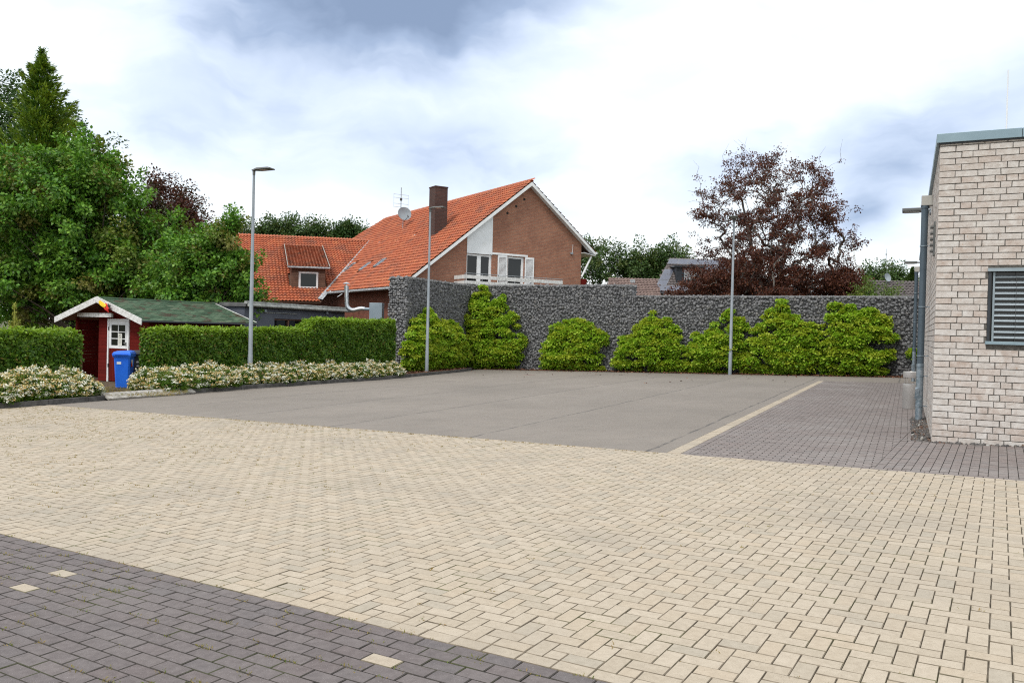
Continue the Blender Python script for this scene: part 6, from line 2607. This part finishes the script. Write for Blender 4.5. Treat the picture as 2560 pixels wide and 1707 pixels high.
def build_climbers(sd, sn, E):
    # outlines in photo pixels, laid on the wall planes
    climber('small climbing plant on the gabion return wall beside the corner lamp', E, -sd, sn,
            [(1008, 880), (1016, 845), (1020, 822), (1040, 800), (1055, 795), (1075, 772), (1088, 775), (1095, 800), (1110, 790), (1118, 805), (1135, 800),
             (1150, 810), (1165, 850), (1172, 905), (1160, 922), (1080, 930), (1030, 935), (1012, 915)], 51, 0.8)
    base = F0
    jobs = [
        ('tallest climbing plant with two leafy tips in the gabion wall corner',
         [(1150, 925), (1145, 860), (1140, 800), (1150, 775), (1165, 760), (1180, 738), (1188, 716), (1205, 712), (1218, 738), (1236, 742), (1244, 722),
          (1254, 726), (1262, 765), (1290, 792), (1298, 820), (1308, 850), (1300, 895), (1285, 922), (1220, 928)]),
        ('lone rounded climbing plant on bare wall in front of the brick gable',
         [(1352, 925), (1345, 872), (1372, 845), (1374, 802), (1395, 808), (1415, 800), (1435, 788), (1456, 790), (1478, 815), (1512, 830), (1516, 858), (1502, 885), (1508, 928), (1420, 930)]),
        ('broad climbing plant with one blunt peak below the wall step',
         [(1528, 930), (1530, 905), (1545, 870), (1548, 842), (1575, 836), (1592, 806), (1610, 800), (1625, 776), (1640, 786), (1672, 788), (1690, 815), (1704, 845),
          (1710, 880), (1705, 932), (1600, 934)]),
        ('low climbing plant behind the street lamp on the lower gabion wall',
         [(1706, 932), (1712, 870), (1732, 850), (1735, 832), (1775, 826), (1778, 802), (1800, 792), (1820, 774), (1836, 780), (1856, 800), (1868, 830), (1862, 900), (1850, 938), (1770, 938)]),
        ('climbing plant with a tall thin tip right of the lamp',
         [(1850, 938), (1858, 860), (1870, 825), (1895, 812), (1900, 795), (1918, 770), (1938, 762), (1944, 748), (1962, 746), (1970, 770), (1982, 785), (2010, 795), (2026, 790),
          (2032, 810), (2050, 830), (2052, 900), (2030, 942), (1930, 942)]),
        ('widest climbing plant with three leafy tips near the brick building',
         [(2048, 944), (2046, 860), (2052, 815), (2068, 782), (2078, 752), (2098, 748), (2106, 772), (2122, 748), (2146, 750), (2152, 775), (2162, 750), (2180, 752), (2188, 780),
          (2218, 790), (2228, 820), (2242, 845), (2240, 890), (2222, 920), (2205, 950), (2120, 946)]),
        ('small climbing sprig beside the far downpipe', [(2266, 905), (2268, 870), (2280, 872), (2290, 868), (2292, 905)]),
    ]
    for i, (lab, poly) in enumerate(jobs):
        climber(lab, base, WDIR, WN, poly, 60 + i)


# ------------------------------------------------------------------ trees
def clump_tree(name, label, base, blobs, n_clump, per, rc, leaf, mat, trunk_r, seed, group=None, bark='bark', tint_p=0.2, shell=0.45, limbs=40, cat='tree', flat=0.75, droop=0.0, sprig=0.5, core=0):
    """blobs: (centre world, rx, ry, rz); clumps of leaves spread through their outer volume, limbs reach every clump"""
    rng = np.random.default_rng(seed)
    root = thing(name, label, cat, base, 0, group)
    org = np.array(base)
    vol = np.array([b[1] * b[2] * b[3] for b in blobs]) ** 0.75
    vol = vol / vol.sum()
    C, CN, own = [], [], []
    for bi, (c, rx, ry, rz) in enumerate(blobs):
        k = max(3, int(n_clump * vol[bi]))
        q = rnd_dirs(k)
        r = (1 - shell * rng.random(k) ** 1.3)[:, None]
        rag = 1 + rng.normal(0, 0.10, (k, 1))
        C.append(np.array(c) + q * r * rag * np.array([rx, ry, rz]) - org)
        CN.append(q)
        own += [bi] * k
    C, CN = np.concatenate(C), np.concatenate(CN)
    zmin = 0.5
    C[:, 2] = np.maximum(C[:, 2], zmin)
    nC = len(C)
    sz = rc * rng.uniform(0.6, 1.35, nC)
    cnt = np.maximum(8, (per * (sz / rc) ** 1.5).astype(int))
    idx = np.repeat(np.arange(nC), cnt)
    n = len(idx)
    q = rnd_dirs(n)
    rr = rng.random(n) ** 0.45
    pos = C[idx] + q * (rr * sz[idx])[:, None] * np.array([1, 1, flat])
    along = np.sum(q * CN[idx], axis=1) * rr * sz[idx]
    pos += (CN[idx] + np.array([0, 0, 0.25])) * (along * sprig)[:, None]
    pos[:, 2] -= droop * rr ** 2 * sz[idx]
    ax = q * 0.7 + CN[idx] * 0.3 + rng.normal(size=(n, 3)) * 0.55 + np.array([0, 0, -0.3])
    nr = np.array([0, 0, 0.8]) + CN[idx] * 0.5 + rng.normal(size=(n, 3)) * 0.5
    ct = np.where(rng.random(nC) < tint_p, rng.uniform(0.5, 1.0, nC), rng.uniform(0, 0.2, nC))
    tint = np.clip(ct[idx] + rng.normal(0, 0.1, n), 0, 1)
    if core:                                                # thin inner foliage
        bi = rng.choice(len(blobs), core, p=vol)
        cc = np.array([tuple(b[0]) for b in blobs])[bi] - org
        rr_ = np.array([b[1:] for b in blobs])[bi]
        q2 = cc + rnd_dirs(core) * (rng.random((core, 1)) ** 0.4 * 0.72) * rr_
        q2[:, 2] = np.maximum(q2[:, 2], 0.4)
        pos = np.concatenate([pos, q2])
        ax = np.concatenate([ax, rng.normal(size=(core, 3))])
        nr = np.concatenate([nr, rng.normal(size=(core, 3)) + np.array([0, 0, 0.6])])
        tint = np.concatenate([tint, np.zeros(core)])
        n += core
    link('crown', leaves('crown', pos, ax, nr, rng.uniform(0.7, 1.25, n) * leaf, rng.uniform(0.5, 0.85, n) * leaf, mat, tint), root)
    # trunk and limbs
    t = MB()
    cen = np.average(C, axis=0)
    top = C[:, 2].max()
    tp = [Vector((0, 0, -0.2)), Vector((cen[0] * 0.15, cen[1] * 0.15, top * 0.18)), Vector((cen[0] * 0.6, cen[1] * 0.6, top * 0.5)), Vector((cen[0] * 0.95, cen[1] * 0.95, top * 0.85))]
    t.tube(tp, [trunk_r * 1.25, trunk_r, trunk_r * 0.6, trunk_r * 0.12], 8)
    pick = rng.choice(nC, min(limbs, nC), replace=False)
    for i in pick:
        e = Vector(C[i])
        f = min(0.9, max(0.18, (e.z / top) * rng.uniform(0.35, 0.75)))
        k = f * 3
        j = min(2, int(k))
        s = tp[j].lerp(tp[j + 1], k - j)
        mid = s.lerp(e, 0.5) + Vector((rng.normal() * 0.2, rng.normal() * 0.2, 0.25 * (e - s).length * 0.3))
        r0 = trunk_r * (0.40 - 0.25 * f)
        t.tube([s, mid, e], [r0, r0 * 0.5, r0 * 0.12], 5, False)
    t.build('trunk', bark, root)
    return root


def pxb(px, py, y, rx, rz, ry=None):
    """crown lobe from photo pixels at a distance"""
    k = y / FPX
    return (at(px, py, y), rx * k, (ry or (rx + rz) / 2) * k, rz * k)


def foot(px, y, z=-0.05):
    return W((px - CX) / FPX * y, y, z)


def conifer(name, label, px, y, py_top, half, seed, mat='leaf_conifer'):
    rng = np.random.default_rng(seed)
    base = foot(px, y)
    top = at(px, py_top, y)
    H = top.z - base.z
    root = thing(name, label, 'tree', base)
    P, A, N, T = [], [], [], []
    tr = MB().tube([(0, 0, -0.2), (0, 0, H * 0.5), (0, 0, H * 0.97)], [0.28, 0.16, 0.02], 8)
    nb = 620
    for i in range(nb):
        f = (i + rng.random()) / nb
        z = H * (0.02 + 0.975 * f ** 0.8)
        g = 1 - z / H
        R = min(half * 2.1 * g, half * 0.82) * (0.38 + 0.9 * rng.random() ** 1.6) + 0.01
        a = rng.random() * 6.2832
        dr = np.array([math.cos(a), math.sin(a), 0.0])
        up = 0.10 + 0.10 * (1 - g)
        m = int(26 + 95 * min(1.0, R / 2.5))
        s = rng.random(m) ** 0.6
        c = np.outer(s * R, dr) + np.array([0, 0, z])
        c[:, 2] += s * R * up - 0.10 * R * np.sin(s * 3.1416) + (s ** 3) * 0.14 * R
        w = 0.05 + 0.20 * R * (1 - s) * 0.8 + 0.06
        side = np.array([-dr[1], dr[0], 0])
        c += side * (rng.normal(size=m) * w)[:, None] + np.outer(rng.normal(size=m) * 0.05 * (1 + R * 0.3), [0, 0, 1])
        P.append(c)
        A.append(dr + np.array([0, 0, 0.55]) + rng.normal(size=(m, 3)) * 0.35)
        N.append(np.array([0, 0, 1.0]) + rng.normal(size=(m, 3)) * 0.6)
        T.append(np.clip(s * 0.9 + rng.normal(0, 0.2, m) - 0.35 + 0.25 * (rng.random() - 0.5), 0, 1))
        if i % 9 == 0:
            tr.tube([(0, 0, z), tuple(dr * R * 0.8 + np.array([0, 0, z + R * 0.8 * up]))], [0.04, 0.008], 4, False)
    P = np.concatenate(P)
    n = len(P)
    link('crown', leaves('crown', P, np.concatenate(A), np.concatenate(N), rng.uniform(0.16, 0.36, n) * np.where(P[:, 2] > H * 0.95, 0.45, 1.0), rng.uniform(0.045, 0.09, n), mat, np.concatenate(T)), root)
    tr.build('trunk', 'bark', root)
    return root


def beech():
    """broad sparse copper beech: forked limbs seen through thin dry leaves; limbs grow out to leaf sprays in a domed crown"""
    rng = np.random.default_rng(91)
    Y = 58.0
    base = foot(1918, Y)
    root = thing('copper_beech_tree', 'broad sparse copper beech with thin brown-red leaves behind the gabion wall', 'tree', base)
    H = at(1925, 408, Y).z - base.z
    RW = 224 * Y / FPX
    T = []
    ff = [0.0, 0.3, 0.385, 0.49, 0.6, 0.7, 0.81, 0.9, 0.985, 1.04]
    sl = [235, 248, 228, 203, 182, 184, 212, 185, 128, 55]       # half width of the crown to either side, by height
    sr = [215, 220, 214, 200, 205, 180, 150, 165, 117, 75]
    sprays = 0
    while sprays < 470:
        a, f, r = rng.uniform(0, 6.2832), rng.uniform(0.05, 1.02), math.sqrt(rng.random())
        hx = np.interp(f, ff, sr if math.cos(a) > 0 else sl) * Y / FPX * rng.uniform(0.86, 1.02)
        hy = RW * 0.8 * (1.0 if f < 0.6 else max(0.2, 1 - ((f - 0.6) / 0.5) ** 2))
        if rng.random() > (0.25 + 0.75 * r ** 1.3) * (1.0 if f < 0.42 else 0.36):
            continue
        c = np.array([hx * r * math.cos(a), hy * r * math.sin(a), f * H])
        out = np.array([math.cos(a), math.sin(a), 0.35 if f > 0.45 else -0.25])
        sprays += 1
        for _ in range(int(rng.integers(7, 16))):
            q = c + out * rng.normal() * 0.36 + rng.normal(size=3) * np.array([0.32, 0.32, 0.20])
            if q[2] > 0.3:
                T.append(tuple(q))
    for _ in range(190):                                   # heavy low skirt
        a, f, r = rng.uniform(0, 6.2832), rng.uniform(0.05, 0.50), math.sqrt(rng.uniform(0.05, 1))
        hx = np.interp(f, ff, sr if math.cos(a) > 0 else sl) * Y / FPX * 0.92
        c = np.array([hx * r * math.cos(a), RW * 0.8 * r * math.sin(a), f * H])
        for _k in range(9):
            q = c + rng.normal(size=3) * np.array([0.4, 0.4, 0.22])
            if q[2] > 0.3:
                T.append(tuple(q))
    T = np.array(T)
    # skeleton: short trunk and a fan of stems
    nodes, par = [np.array([0, 0, 0.0])], [-1]

    def path(start, pts):
        k = start
        for q in pts:
            nodes.append(np.array(q, dtype=float))
            par.append(k)
            k = len(nodes) - 1
        return k
    t0 = path(0, [(0.03, 0, 0.8), (0.0, 0, 1.6)])
    for (x, y, f) in ((0, 0, 0.8), (-0.28, 0.1, 0.78), (0.30, 0.05, 0.8), (-0.55, 0, 0.62), (0.58, 0.1, 0.6), (0.05, -0.4, 0.6), (0.1, 0.45, 0.6), (-0.78, 0.1, 0.40), (0.8, -0.1, 0.40), (-0.5, -0.5, 0.3), (0.5, -0.5, 0.3)):
        e = np.array([x * RW, y * RW, f * H])
        s = np.array([0, 0, 1.6])
        path(t0, [s + (e - s) * t * np.array([t ** 0.25, t ** 0.25, 1]) + rng.normal(size=3) * 0.12 for t in (0.2, 0.4, 0.6, 0.8, 1.0)])
    order = np.argsort(np.linalg.norm(T - np.array([0, 0, 2.5]), axis=1))
    tips = []
    for i in order:
        q = T[i]
        N_ = np.array(nodes)
        d = np.linalg.norm(N_ - q, axis=1) + 0.7 * np.maximum(0, N_[:, 2] - q[2] + 0.2) * (1 if q[2] > 0.4 * H else 0.3)
        d[:2] += 5
        k = int(np.argmin(d))
        a = nodes[k]
        L = np.linalg.norm(q - a)
        mid = [a + (q - a) * t + np.array([0, 0, 0.10 * L * math.sin(t * 3.1)]) + rng.normal(size=3) * 0.05 * L for t in ((0.5,) if L < 0.8 else (0.33, 0.67))]
        tips.append(path(k, mid + [q]))
    n = len(nodes)
    r2 = np.zeros(n)
    r2[tips] += 0.0075 ** 2
    for k in range(n - 1, 0, -1):
        if r2[k] == 0:
            r2[k] = 0.006 ** 2
        r2[par[k]] += r2[k]
    rad = np.sqrt(r2) * 0.95
    m = MB()
    for k in range(1, n):
        m.tube([nodes[par[k]], nodes[k]], [min(rad[par[k]], rad[k] * 1.35), rad[k]], 7 if rad[k] > 0.06 else 4, False)
    P, A, N, TT = [], [], [], []
    for k in tips:
        q = nodes[k]
        f = q[2] / H
        if rng.random() < (0.16 if f > 0.5 else 0.05):
            continue
        c = int(rng.integers(14, 34) * (1.75 - 1.05 * f))
        sp = np.array([0.17, 0.17, 0.11]) * rng.uniform(0.7, 1.25)
        P.append(q + rng.normal(size=(c, 3)) * sp - np.array([0, 0, 0.06]))
        A.append(rng.normal(size=(c, 3)) * 0.8 + np.array([0, 0, -0.5]))
        N.append(rng.normal(size=(c, 3)) + np.array([0, 0, 0.6]))
        TT.append(np.full(c, np.clip((0.5 - f) * 1.4, 0, 0.7) * rng.random()))
    for k in range(8):                                     # bare leaders over the top
        b = nodes[tips[-1 - int(rng.integers(0, 120))]]
        if b[2] < 0.85 * H:
            continue
        m.tube([b, b + np.array([rng.normal() * 0.15, 0, 0.6]), b + np.array([rng.normal() * 0.35, 0, rng.uniform(1.0, 1.7)])], [0.014, 0.009, 0.004], 4, False)
    P, A, N, TT = map(np.concatenate, (P, A, N, TT))
    c = len(P)
    link('crown', leaves('crown', P, A, N, rng.uniform(0.10, 0.18, c), rng.uniform(0.065, 0.115, c), 'leaf_beech', TT), root)
    m.build('trunk', 'beech_bark', root)


def build_trees():
    # left group
    y = 36.5
    clump_tree('maple_tree', 'big bushy green maple with yellowing sprigs towering over the garden shed', foot(250, y, 0.0),
               [pxb(100, 590, y, 165, 185), pxb(245, 560, y, 125, 170), pxb(385, 680, y, 130, 125), pxb(40, 470, y, 110, 100), pxb(190, 440, y, 110, 95),
                pxb(300, 700, y, 220, 95), pxb(60, 720, y, 160, 90), pxb(225, 430, y, 75, 70), pxb(290, 470, y - 1, 40, 60)],
               720, 150, 0.39, 0.18, 'leaf_maple', 0.26, 101, tint_p=0.2, shell=0.38, sprig=1.0, limbs=90, core=9000)
    y = 33.5
    clump_tree('young_maple_tree', 'young green maple with thin outer twigs before the orange tiled wing', foot(515, y, 0.0),
               [pxb(515, 680, y, 85, 110), pxb(560, 610, y, 35, 70), pxb(590, 700, y, 45, 80), pxb(455, 720, y, 80, 80), pxb(575, 590, y, 22, 45), pxb(640, 750, y, 22, 40),
                pxb(600, 640, y, 45, 12), pxb(620, 660, y, 35, 10)],
               250, 100, 0.28, 0.155, 'leaf_maple', 0.13, 102, tint_p=0.14, shell=0.5, sprig=1.0, core=1500)
    y = 41.0
    clump_tree('purple_plum_tree', 'dark purple-leaved plum tree rising between the two green maples', foot(410, y),
               [pxb(405, 540, y, 75, 85), pxb(455, 545, y, 50, 70), pxb(365, 580, y, 65, 85), pxb(430, 620, y, 85, 90), pxb(395, 465, y, 34, 38), pxb(488, 580, y, 26, 45), pxb(440, 480, y, 20, 30)],
               240, 105, 0.5, 0.14, 'leaf_plum', 0.2, 103, tint_p=0.25, shell=0.7)
    conifer('cypress_tree', 'tall pointed golden-green cypress standing above the maple', 92, 46.0, 124, 3.4, 104)
    y = 62.0
    clump_tree('oak_tree', 'dark oak crown showing beside the pointed cypress', foot(60, y),
               [pxb(-10, 280, y, 120, 100), pxb(60, 330, y, 120, 110), pxb(225, 352, y, 42, 24), pxb(150, 420, y, 130, 100), pxb(0, 450, y, 150, 120)],
               190, 130, 1.1, 0.26, 'leaf_oak', 0.4, 105, tint_p=0.1)
    # wooded skyline behind the wing
    y = 115.0
    far = [
        ('broad green tree on the skyline left above the orange wing roof', [pxb(600, 590, y, 55, 50), pxb(570, 610, y, 40, 50), pxb(635, 585, y, 35, 50)]),
        ('rounded green tree on the skyline behind the wing ridge', [pxb(700, 580, y, 42, 44), pxb(665, 590, y, 30, 40), pxb(728, 572, y, 22, 30)]),
        ('flat-topped green tree on the skyline beside the open gap', [pxb(772, 585, y, 42, 34), pxb(800, 590, y, 24, 26), pxb(745, 600, y, 35, 26)]),
        ('small dark tree on the skyline next to the main roof', [pxb(860, 588, y, 26, 28), pxb(876, 580, y, 15, 20), pxb(838, 598, y, 16, 16)]),
        ('sliver of green tree touching the edge of the main roof', [pxb(905, 595, y, 22, 18), pxb(915, 600, y, 18, 20)]),
    ]
    for i, (lab, bl) in enumerate(far):
        px = CX + bl[0][0].x / bl[0][0].y * FPX
        clump_tree('skyline_tree', lab, foot(px, y), bl, 60 + 10 * len(bl), 70, 0.95, 0.36, 'leaf_oak' if i == 3 else 'leaf_far', 0.3, 110 + i, 'trees on the skyline', limbs=14, tint_p=0.2, shell=0.7)
    y = 105.0
    far = [
        ('dark green tree directly right of the brick gable', [pxb(1500, 650, y, 60, 60), pxb(1475, 640, y, 40, 50), pxb(1540, 680, y, 40, 60)]),
        ('green tree between the brick gable and the solar roof', [pxb(1605, 660, y, 42, 46), pxb(1590, 690, y, 50, 50)]),
        ('rounded green tree rising behind the solar roof', [pxb(1672, 650, y, 44, 44), pxb(1700, 655, y, 24, 36), pxb(1640, 680, y, 36, 44)]),
    ]
    for i, (lab, bl) in enumerate(far):
        px = CX + bl[0][0].x / bl[0][0].y * FPX
        clump_tree('skyline_tree', lab, foot(px, y), bl, 110, 80, 0.85, 0.32, 'leaf_far', 0.3, 120 + i, 'trees on the skyline', limbs=16, tint_p=0.2)
    beech()
    y = 54.0
    clump_tree('plum_bush', 'dark red-leaved bush at the foot of the copper beech by the grey roof', foot(2118, y),
               [pxb(2115, 705, y, 45, 45), pxb(2090, 720, y, 40, 40), pxb(2140, 725, y, 28, 35), pxb(2110, 670, y, 20, 22)], 90, 80, 0.42, 0.15, 'leaf_beech', 0.1, 131, limbs=20, cat='bush', tint_p=0.0)
    y = 47.0
    clump_tree('green_bush', 'bright green bush peeping over the gabion wall below the red-leaved bush', foot(2165, y),
               [pxb(2165, 735, y, 26, 36), pxb(2150, 745, y, 24, 30)], 45, 60, 0.3, 0.11, 'bush_bright', 0.06, 132, limbs=12, cat='bush')
    clump_tree('green_bush', 'thin airy green bush before the grey tiled roof', foot(2222, y),
               [pxb(2225, 725, y, 22, 28), pxb(2200, 745, y, 30, 12), pxb(2235, 745, y, 22, 14)], 34, 34, 0.28, 0.10, 'bush_bright', 0.05, 133, limbs=14, cat='bush')
    y = 150.0
    clump_tree('skyline_tree', 'rounded green tree behind the grey tiled roof near the building', foot(2215, y),
               [pxb(2195, 695, y, 36, 30), pxb(2230, 690, y, 36, 26), pxb(2260, 700, y, 22, 20)], 90, 70, 1.2, 0.45, 'leaf_far', 0.3, 134, 'trees on the skyline', limbs=12)
    conifer('fir_tree', 'small dark fir tip beside the far downpipe', 2276, 120.0, 667, 2.2, 135, 'leaf_oak')


# ------------------------------------------------------------------ houses beyond the wall, turbine
def far_roof(name, label, corners, Y0, Y1, mat, zfoot, seed, tw=0.3, tl=0.36):
    """corners px: eave-left, eave-right, ridge-right, ridge-left; eave at Y0, ridge at Y1"""
    el, er, rr, rl = [at(px, py, Y0 if i < 2 else Y1) for i, (px, py) in enumerate(corners)]
    ez, rz_ = (el.z + er.z) / 2, (rr.z + rl.z) / 2
    for p in (el, er):
        p.z = ez
    for p in (rr, rl):
        p.z = rz_
    root = thing(name, label, 'house', ((el.x + er.x) / 2, (el.y + er.y) / 2, zfoot))
    o = root.location
    rf = thing('roof', None, None)
    rf.parent = root
    u = (er - el).normalized()
    n = u.cross(rl - el).normalized()
    if n.z < 0:
        n = -n
    v = n.cross(u)
    if v.z < 0:
        v = -v
    h = (rl - el).dot(v)
    w = (er - el).length
    MB().slab([el - o, er - o, rr - o, rl - o], -n * 0.15).build('roof_deck', mat, rf)
    CAMLOC[0] = CAMW
    sl_, sr_ = (rl - el).dot(u), (rr - el).dot(u)
    if mat:
        def ins(s, t):
            return sl_ * t / h < s < w + (sr_ - w) * t / h
        tile_field(rf, el - o - u * min(0, sl_) * -1 * 0 + n * 0.01 if True else el, u, v, max(w, sr_), h, ins, mat, tw, tl, seed=seed)
    back = Vector((-n.x, -n.y, 0)).normalized()
    if back.dot(rl - el) < 0:
        back = -back
    MB().slab([rl - o, rr - o, rr - o + back * 4 - Vector((0, 0, 3)), rl - o + back * 4 - Vector((0, 0, 3))], Vector((0, 0, -0.12))).build('rear_roof', mat, rf)
    a, b = el + back * 0.5 - o, er + back * 0.5 - o
    MB().slab([Vector((a.x, a.y, -0.3)), Vector((b.x, b.y, -0.3)), Vector((b.x, b.y, ez - o.z + 0.1)), Vector((a.x, a.y, ez - o.z + 0.1))], back * 6.5).build('wall', 'house_brick', root)
    return root, rf, el, er, rl, rr, u, v, n, h, w


def build_far():
    r, rf, *_ = far_roof('brown_roof_house', 'house with plain brown tile roof left of the solar roof', [(1515, 748), (1652, 748), (1648, 700), (1522, 700)], 72, 75.5, 'tile_brown', -0.8, 201)
    p = at(1581, 705, 75) - r.location
    MB().box(p.x - 0.22, p.y - 0.2, p.z - 0.5, p.x + 0.22, p.y + 0.2, p.z + 0.22, 0.02).build('chimney', 'lead', rf)
    r2, rf2, *_ = far_roof('grey_roof_house', 'house with dark grey tile roof beside the pale brick building', [(2150, 758), (2320, 758), (2316, 706), (2166, 706)], 62, 66, 'tile_grey', -0.5, 202)
    q = at(2217, 694, 65.5)
    sd = thing('satellite_dish', 'small grey satellite dish above the dark grey tile roof', 'satellite dish', (q.x, q.y, q.z - 0.5))
    D = MB().lathe([(0.02, 0.0), (0.22, 0.03), (0.36, 0.1)], 20)
    D.lathe([(0.365, 0.1), (0.22, 0.02), (0.02, -0.012)], 20)
    o = D.build('reflector', 'dish', sd, True)
    o.location = (0, 0, 0.5)
    o.rotation_euler = (math.radians(75), 0, math.radians(25))
    MB().tube([(0, 0.05, -0.3), (0, 0.05, 0.5)], 0.025, 6).build('mount', 'antenna', sd)
    # solar house: steep grey roof with module rows and a black dormer
    Y0, Y1 = 74.0, 77.5
    r3, rf3, el, er, rl, rr, u, v, n, h, w = far_roof('solar_roof_house', 'house with solar panels on its grey roof and a black dormer', [(1632, 730), (1905, 735), (1905, 654), (1673, 650)], Y0, Y1, 'tile_grey', -0.8, 203)
    o = r3.location
    sl_ = (rl - el).dot(u)
    MB().slab([el - o - n * 0.2, er - o - n * 0.2, er - o + n * 0.05, el - o + n * 0.05], -v * 0.25).build('eave_board', 'dark_metal', rf3)
    nrow, ncol = 6, 12
    pw, phh = 0.92, h / nrow
    ho = sl_ / nrow / 2
    # dormer bounds in roof coordinates
    a, b = hit(1690, 708, el, n), hit(1729, 670, el, n)
    ds0, ds1 = (a - el).dot(u), (hit(1760, 708, el, n) - el).dot(u)
    dt0, dt1 = (a - el).dot(v), (b - el).dot(v)
    for k in range(nrow):
        for c in range(ncol):
            s = sl_ * (k + 0.5) / nrow + 0.06 + c * (pw + 0.03)
            t = k * phh + 0.03
            if s + pw > ds0 and s < ds1 and t + phh > dt0 - 0.1 and t < dt1 + 0.1:
                continue
            if s + pw > w:
                continue
            q = [el - o + u * x + v * y + n * 0.09 for x, y in ((s - ho, t), (s + pw - ho, t), (s + pw + ho, t + phh - 0.04), (s + ho, t + phh - 0.04))]
            pnl = MB().slab(q, n * 0.03)
            pnl.m = 1
            for i in range(4):
                A_, B_ = q[i] + n * 0.034, q[(i + 1) % 4] + n * 0.034
                c_ = (q[0] + q[2]) / 2 + n * 0.034
                pnl.add([A_, B_, B_ + (c_ - B_) * 0.05, A_ + (c_ - A_) * 0.05], [(0, 1, 2, 3)])
            pnl.build('solar_panel', ['solar', 'solar_frame'], rf3)
    dm = thing('dormer', None, None)
    dm.parent = r3
    nh = Vector((n.x, n.y, 0)).normalized()
    zt = hit(1700, 668, a, nh).z
    f0, f1 = el + u * ds0 + v * dt0 - o, el + u * ds1 + v * dt0 - o
    ht = zt - a.z
    MB().slab([f0, f1, f1 + Vector((0, 0, ht)), f0 + Vector((0, 0, ht))], -nh * 2.6).build('dormer_box', 'dark_metal', dm)
    MB().slab([f0 + Vector((0, 0, ht)) - u * 0.25 + nh * 0.25, f1 + Vector((0, 0, ht)) + u * 0.25 + nh * 0.25,
               f1 + Vector((0, 0, ht + 0.1)) + u * 0.25 - nh * 3, f0 + Vector((0, 0, ht + 0.1)) - u * 0.25 - nh * 3], Vector((0, 0, 0.14))).build('dormer_roof', 'dark_metal', dm)
    g0 = f0 + u * 0.75
    g1 = f0 + u * 1.9
    MB().slab([g0 + nh * 0.03 + Vector((0, 0, 0.35)), g1 + nh * 0.03 + Vector((0, 0, 0.35)), g1 + nh * 0.03 + Vector((0, 0, ht - 0.15)), g0 + nh * 0.03 + Vector((0, 0, ht - 0.15))],
              nh * 0.03).build('roller_shutter', 'lead', dm)
    # wind turbine far away
    Y = 620.0
    hub = at(2139, 664, Y)
    wt = thing('wind_turbine', 'distant white wind turbine with one blade pointing up', 'wind turbine', foot(2139, Y, 0))
    wt.location.z = -0.7
    hb = hub - wt.location
    MB().tube([(hb.x + 1.5, hb.y, 0), (hb.x + 1.5, hb.y, hb.z)], [1.6, 0.9], 14).build('tower', 'turbine_white', wt, True)
    MB().tube([(hb.x - 0.5, hb.y - 0.5, hb.z), (hb.x + 1.0, hb.y + 0.3, hb.z), (hb.x + 4.5, hb.y + 1.5, hb.z - 0.6), (hb.x + 5.5, hb.y + 1.8, hb.z - 1.2)], [0.8, 1.5, 1.5, 0.9], 12).build('nacelle', 'turbine_white', wt, True)
    for k in range(3):
        a = math.radians(90 + 5 + k * 120)
        d = Vector((math.cos(a), 0.1, math.sin(a)))
        sdv = Vector((-math.sin(a), 0, math.cos(a)))
        L = 27.0
        V, F = [], []
        for t, c in ((0, 0.5), (0.1, 1.1), (0.25, 1.5), (0.6, 0.9), (1.0, 0.2)):
            p = hb + d * (L * t)
            V += [p - sdv * c * 0.4, p + Vector((0, -0.25, 0)), p + sdv * c, p + Vector((0, 0.25, 0))]
        for i in range(4):
            for j in range(4):
                F.append((i * 4 + j, i * 4 + (j + 1) % 4, i * 4 + 4 + (j + 1) % 4, i * 4 + 4 + j))
        MB().add(V, F).build('blade', 'turbine_white', wt)
    Y = 320.0
    t = at(2216, 622, Y)
    ms = thing('radio_mast', 'very thin distant radio mast above the treetops', 'mast', (t.x, t.y, -0.7))
    MB().tube([(0, 0, 0), (0, 0, (t.z + 0.7) * 0.9), (0, 0, t.z + 0.7)], [0.2, 0.12, 0.06], 6).build('mast', 'antenna', ms)
    MB().tube([(0, 0, (t.z + 0.7) * 0.93), (0, 0, (t.z + 0.7) * 0.95)], 0.25, 8).build('ring', 'antenna', ms)


# ------------------------------------------------------------------ run
build_ground()
build_asphalt()
build_beige()
build_dark_yard()
build_path()
build_kerb()
zt_hi, zt_lo, sd, sn, E = build_walls()
frB = build_building()
build_house()
build_annex()
build_shed()
build_far()
build_trees()
build_hedges()
build_climbers(sd, sn, E)
build_shrubs()
build_lamps()
build_bin_and_plank(frB)
build_bins()
build_gravel()
build_mulch()
build_weeds()
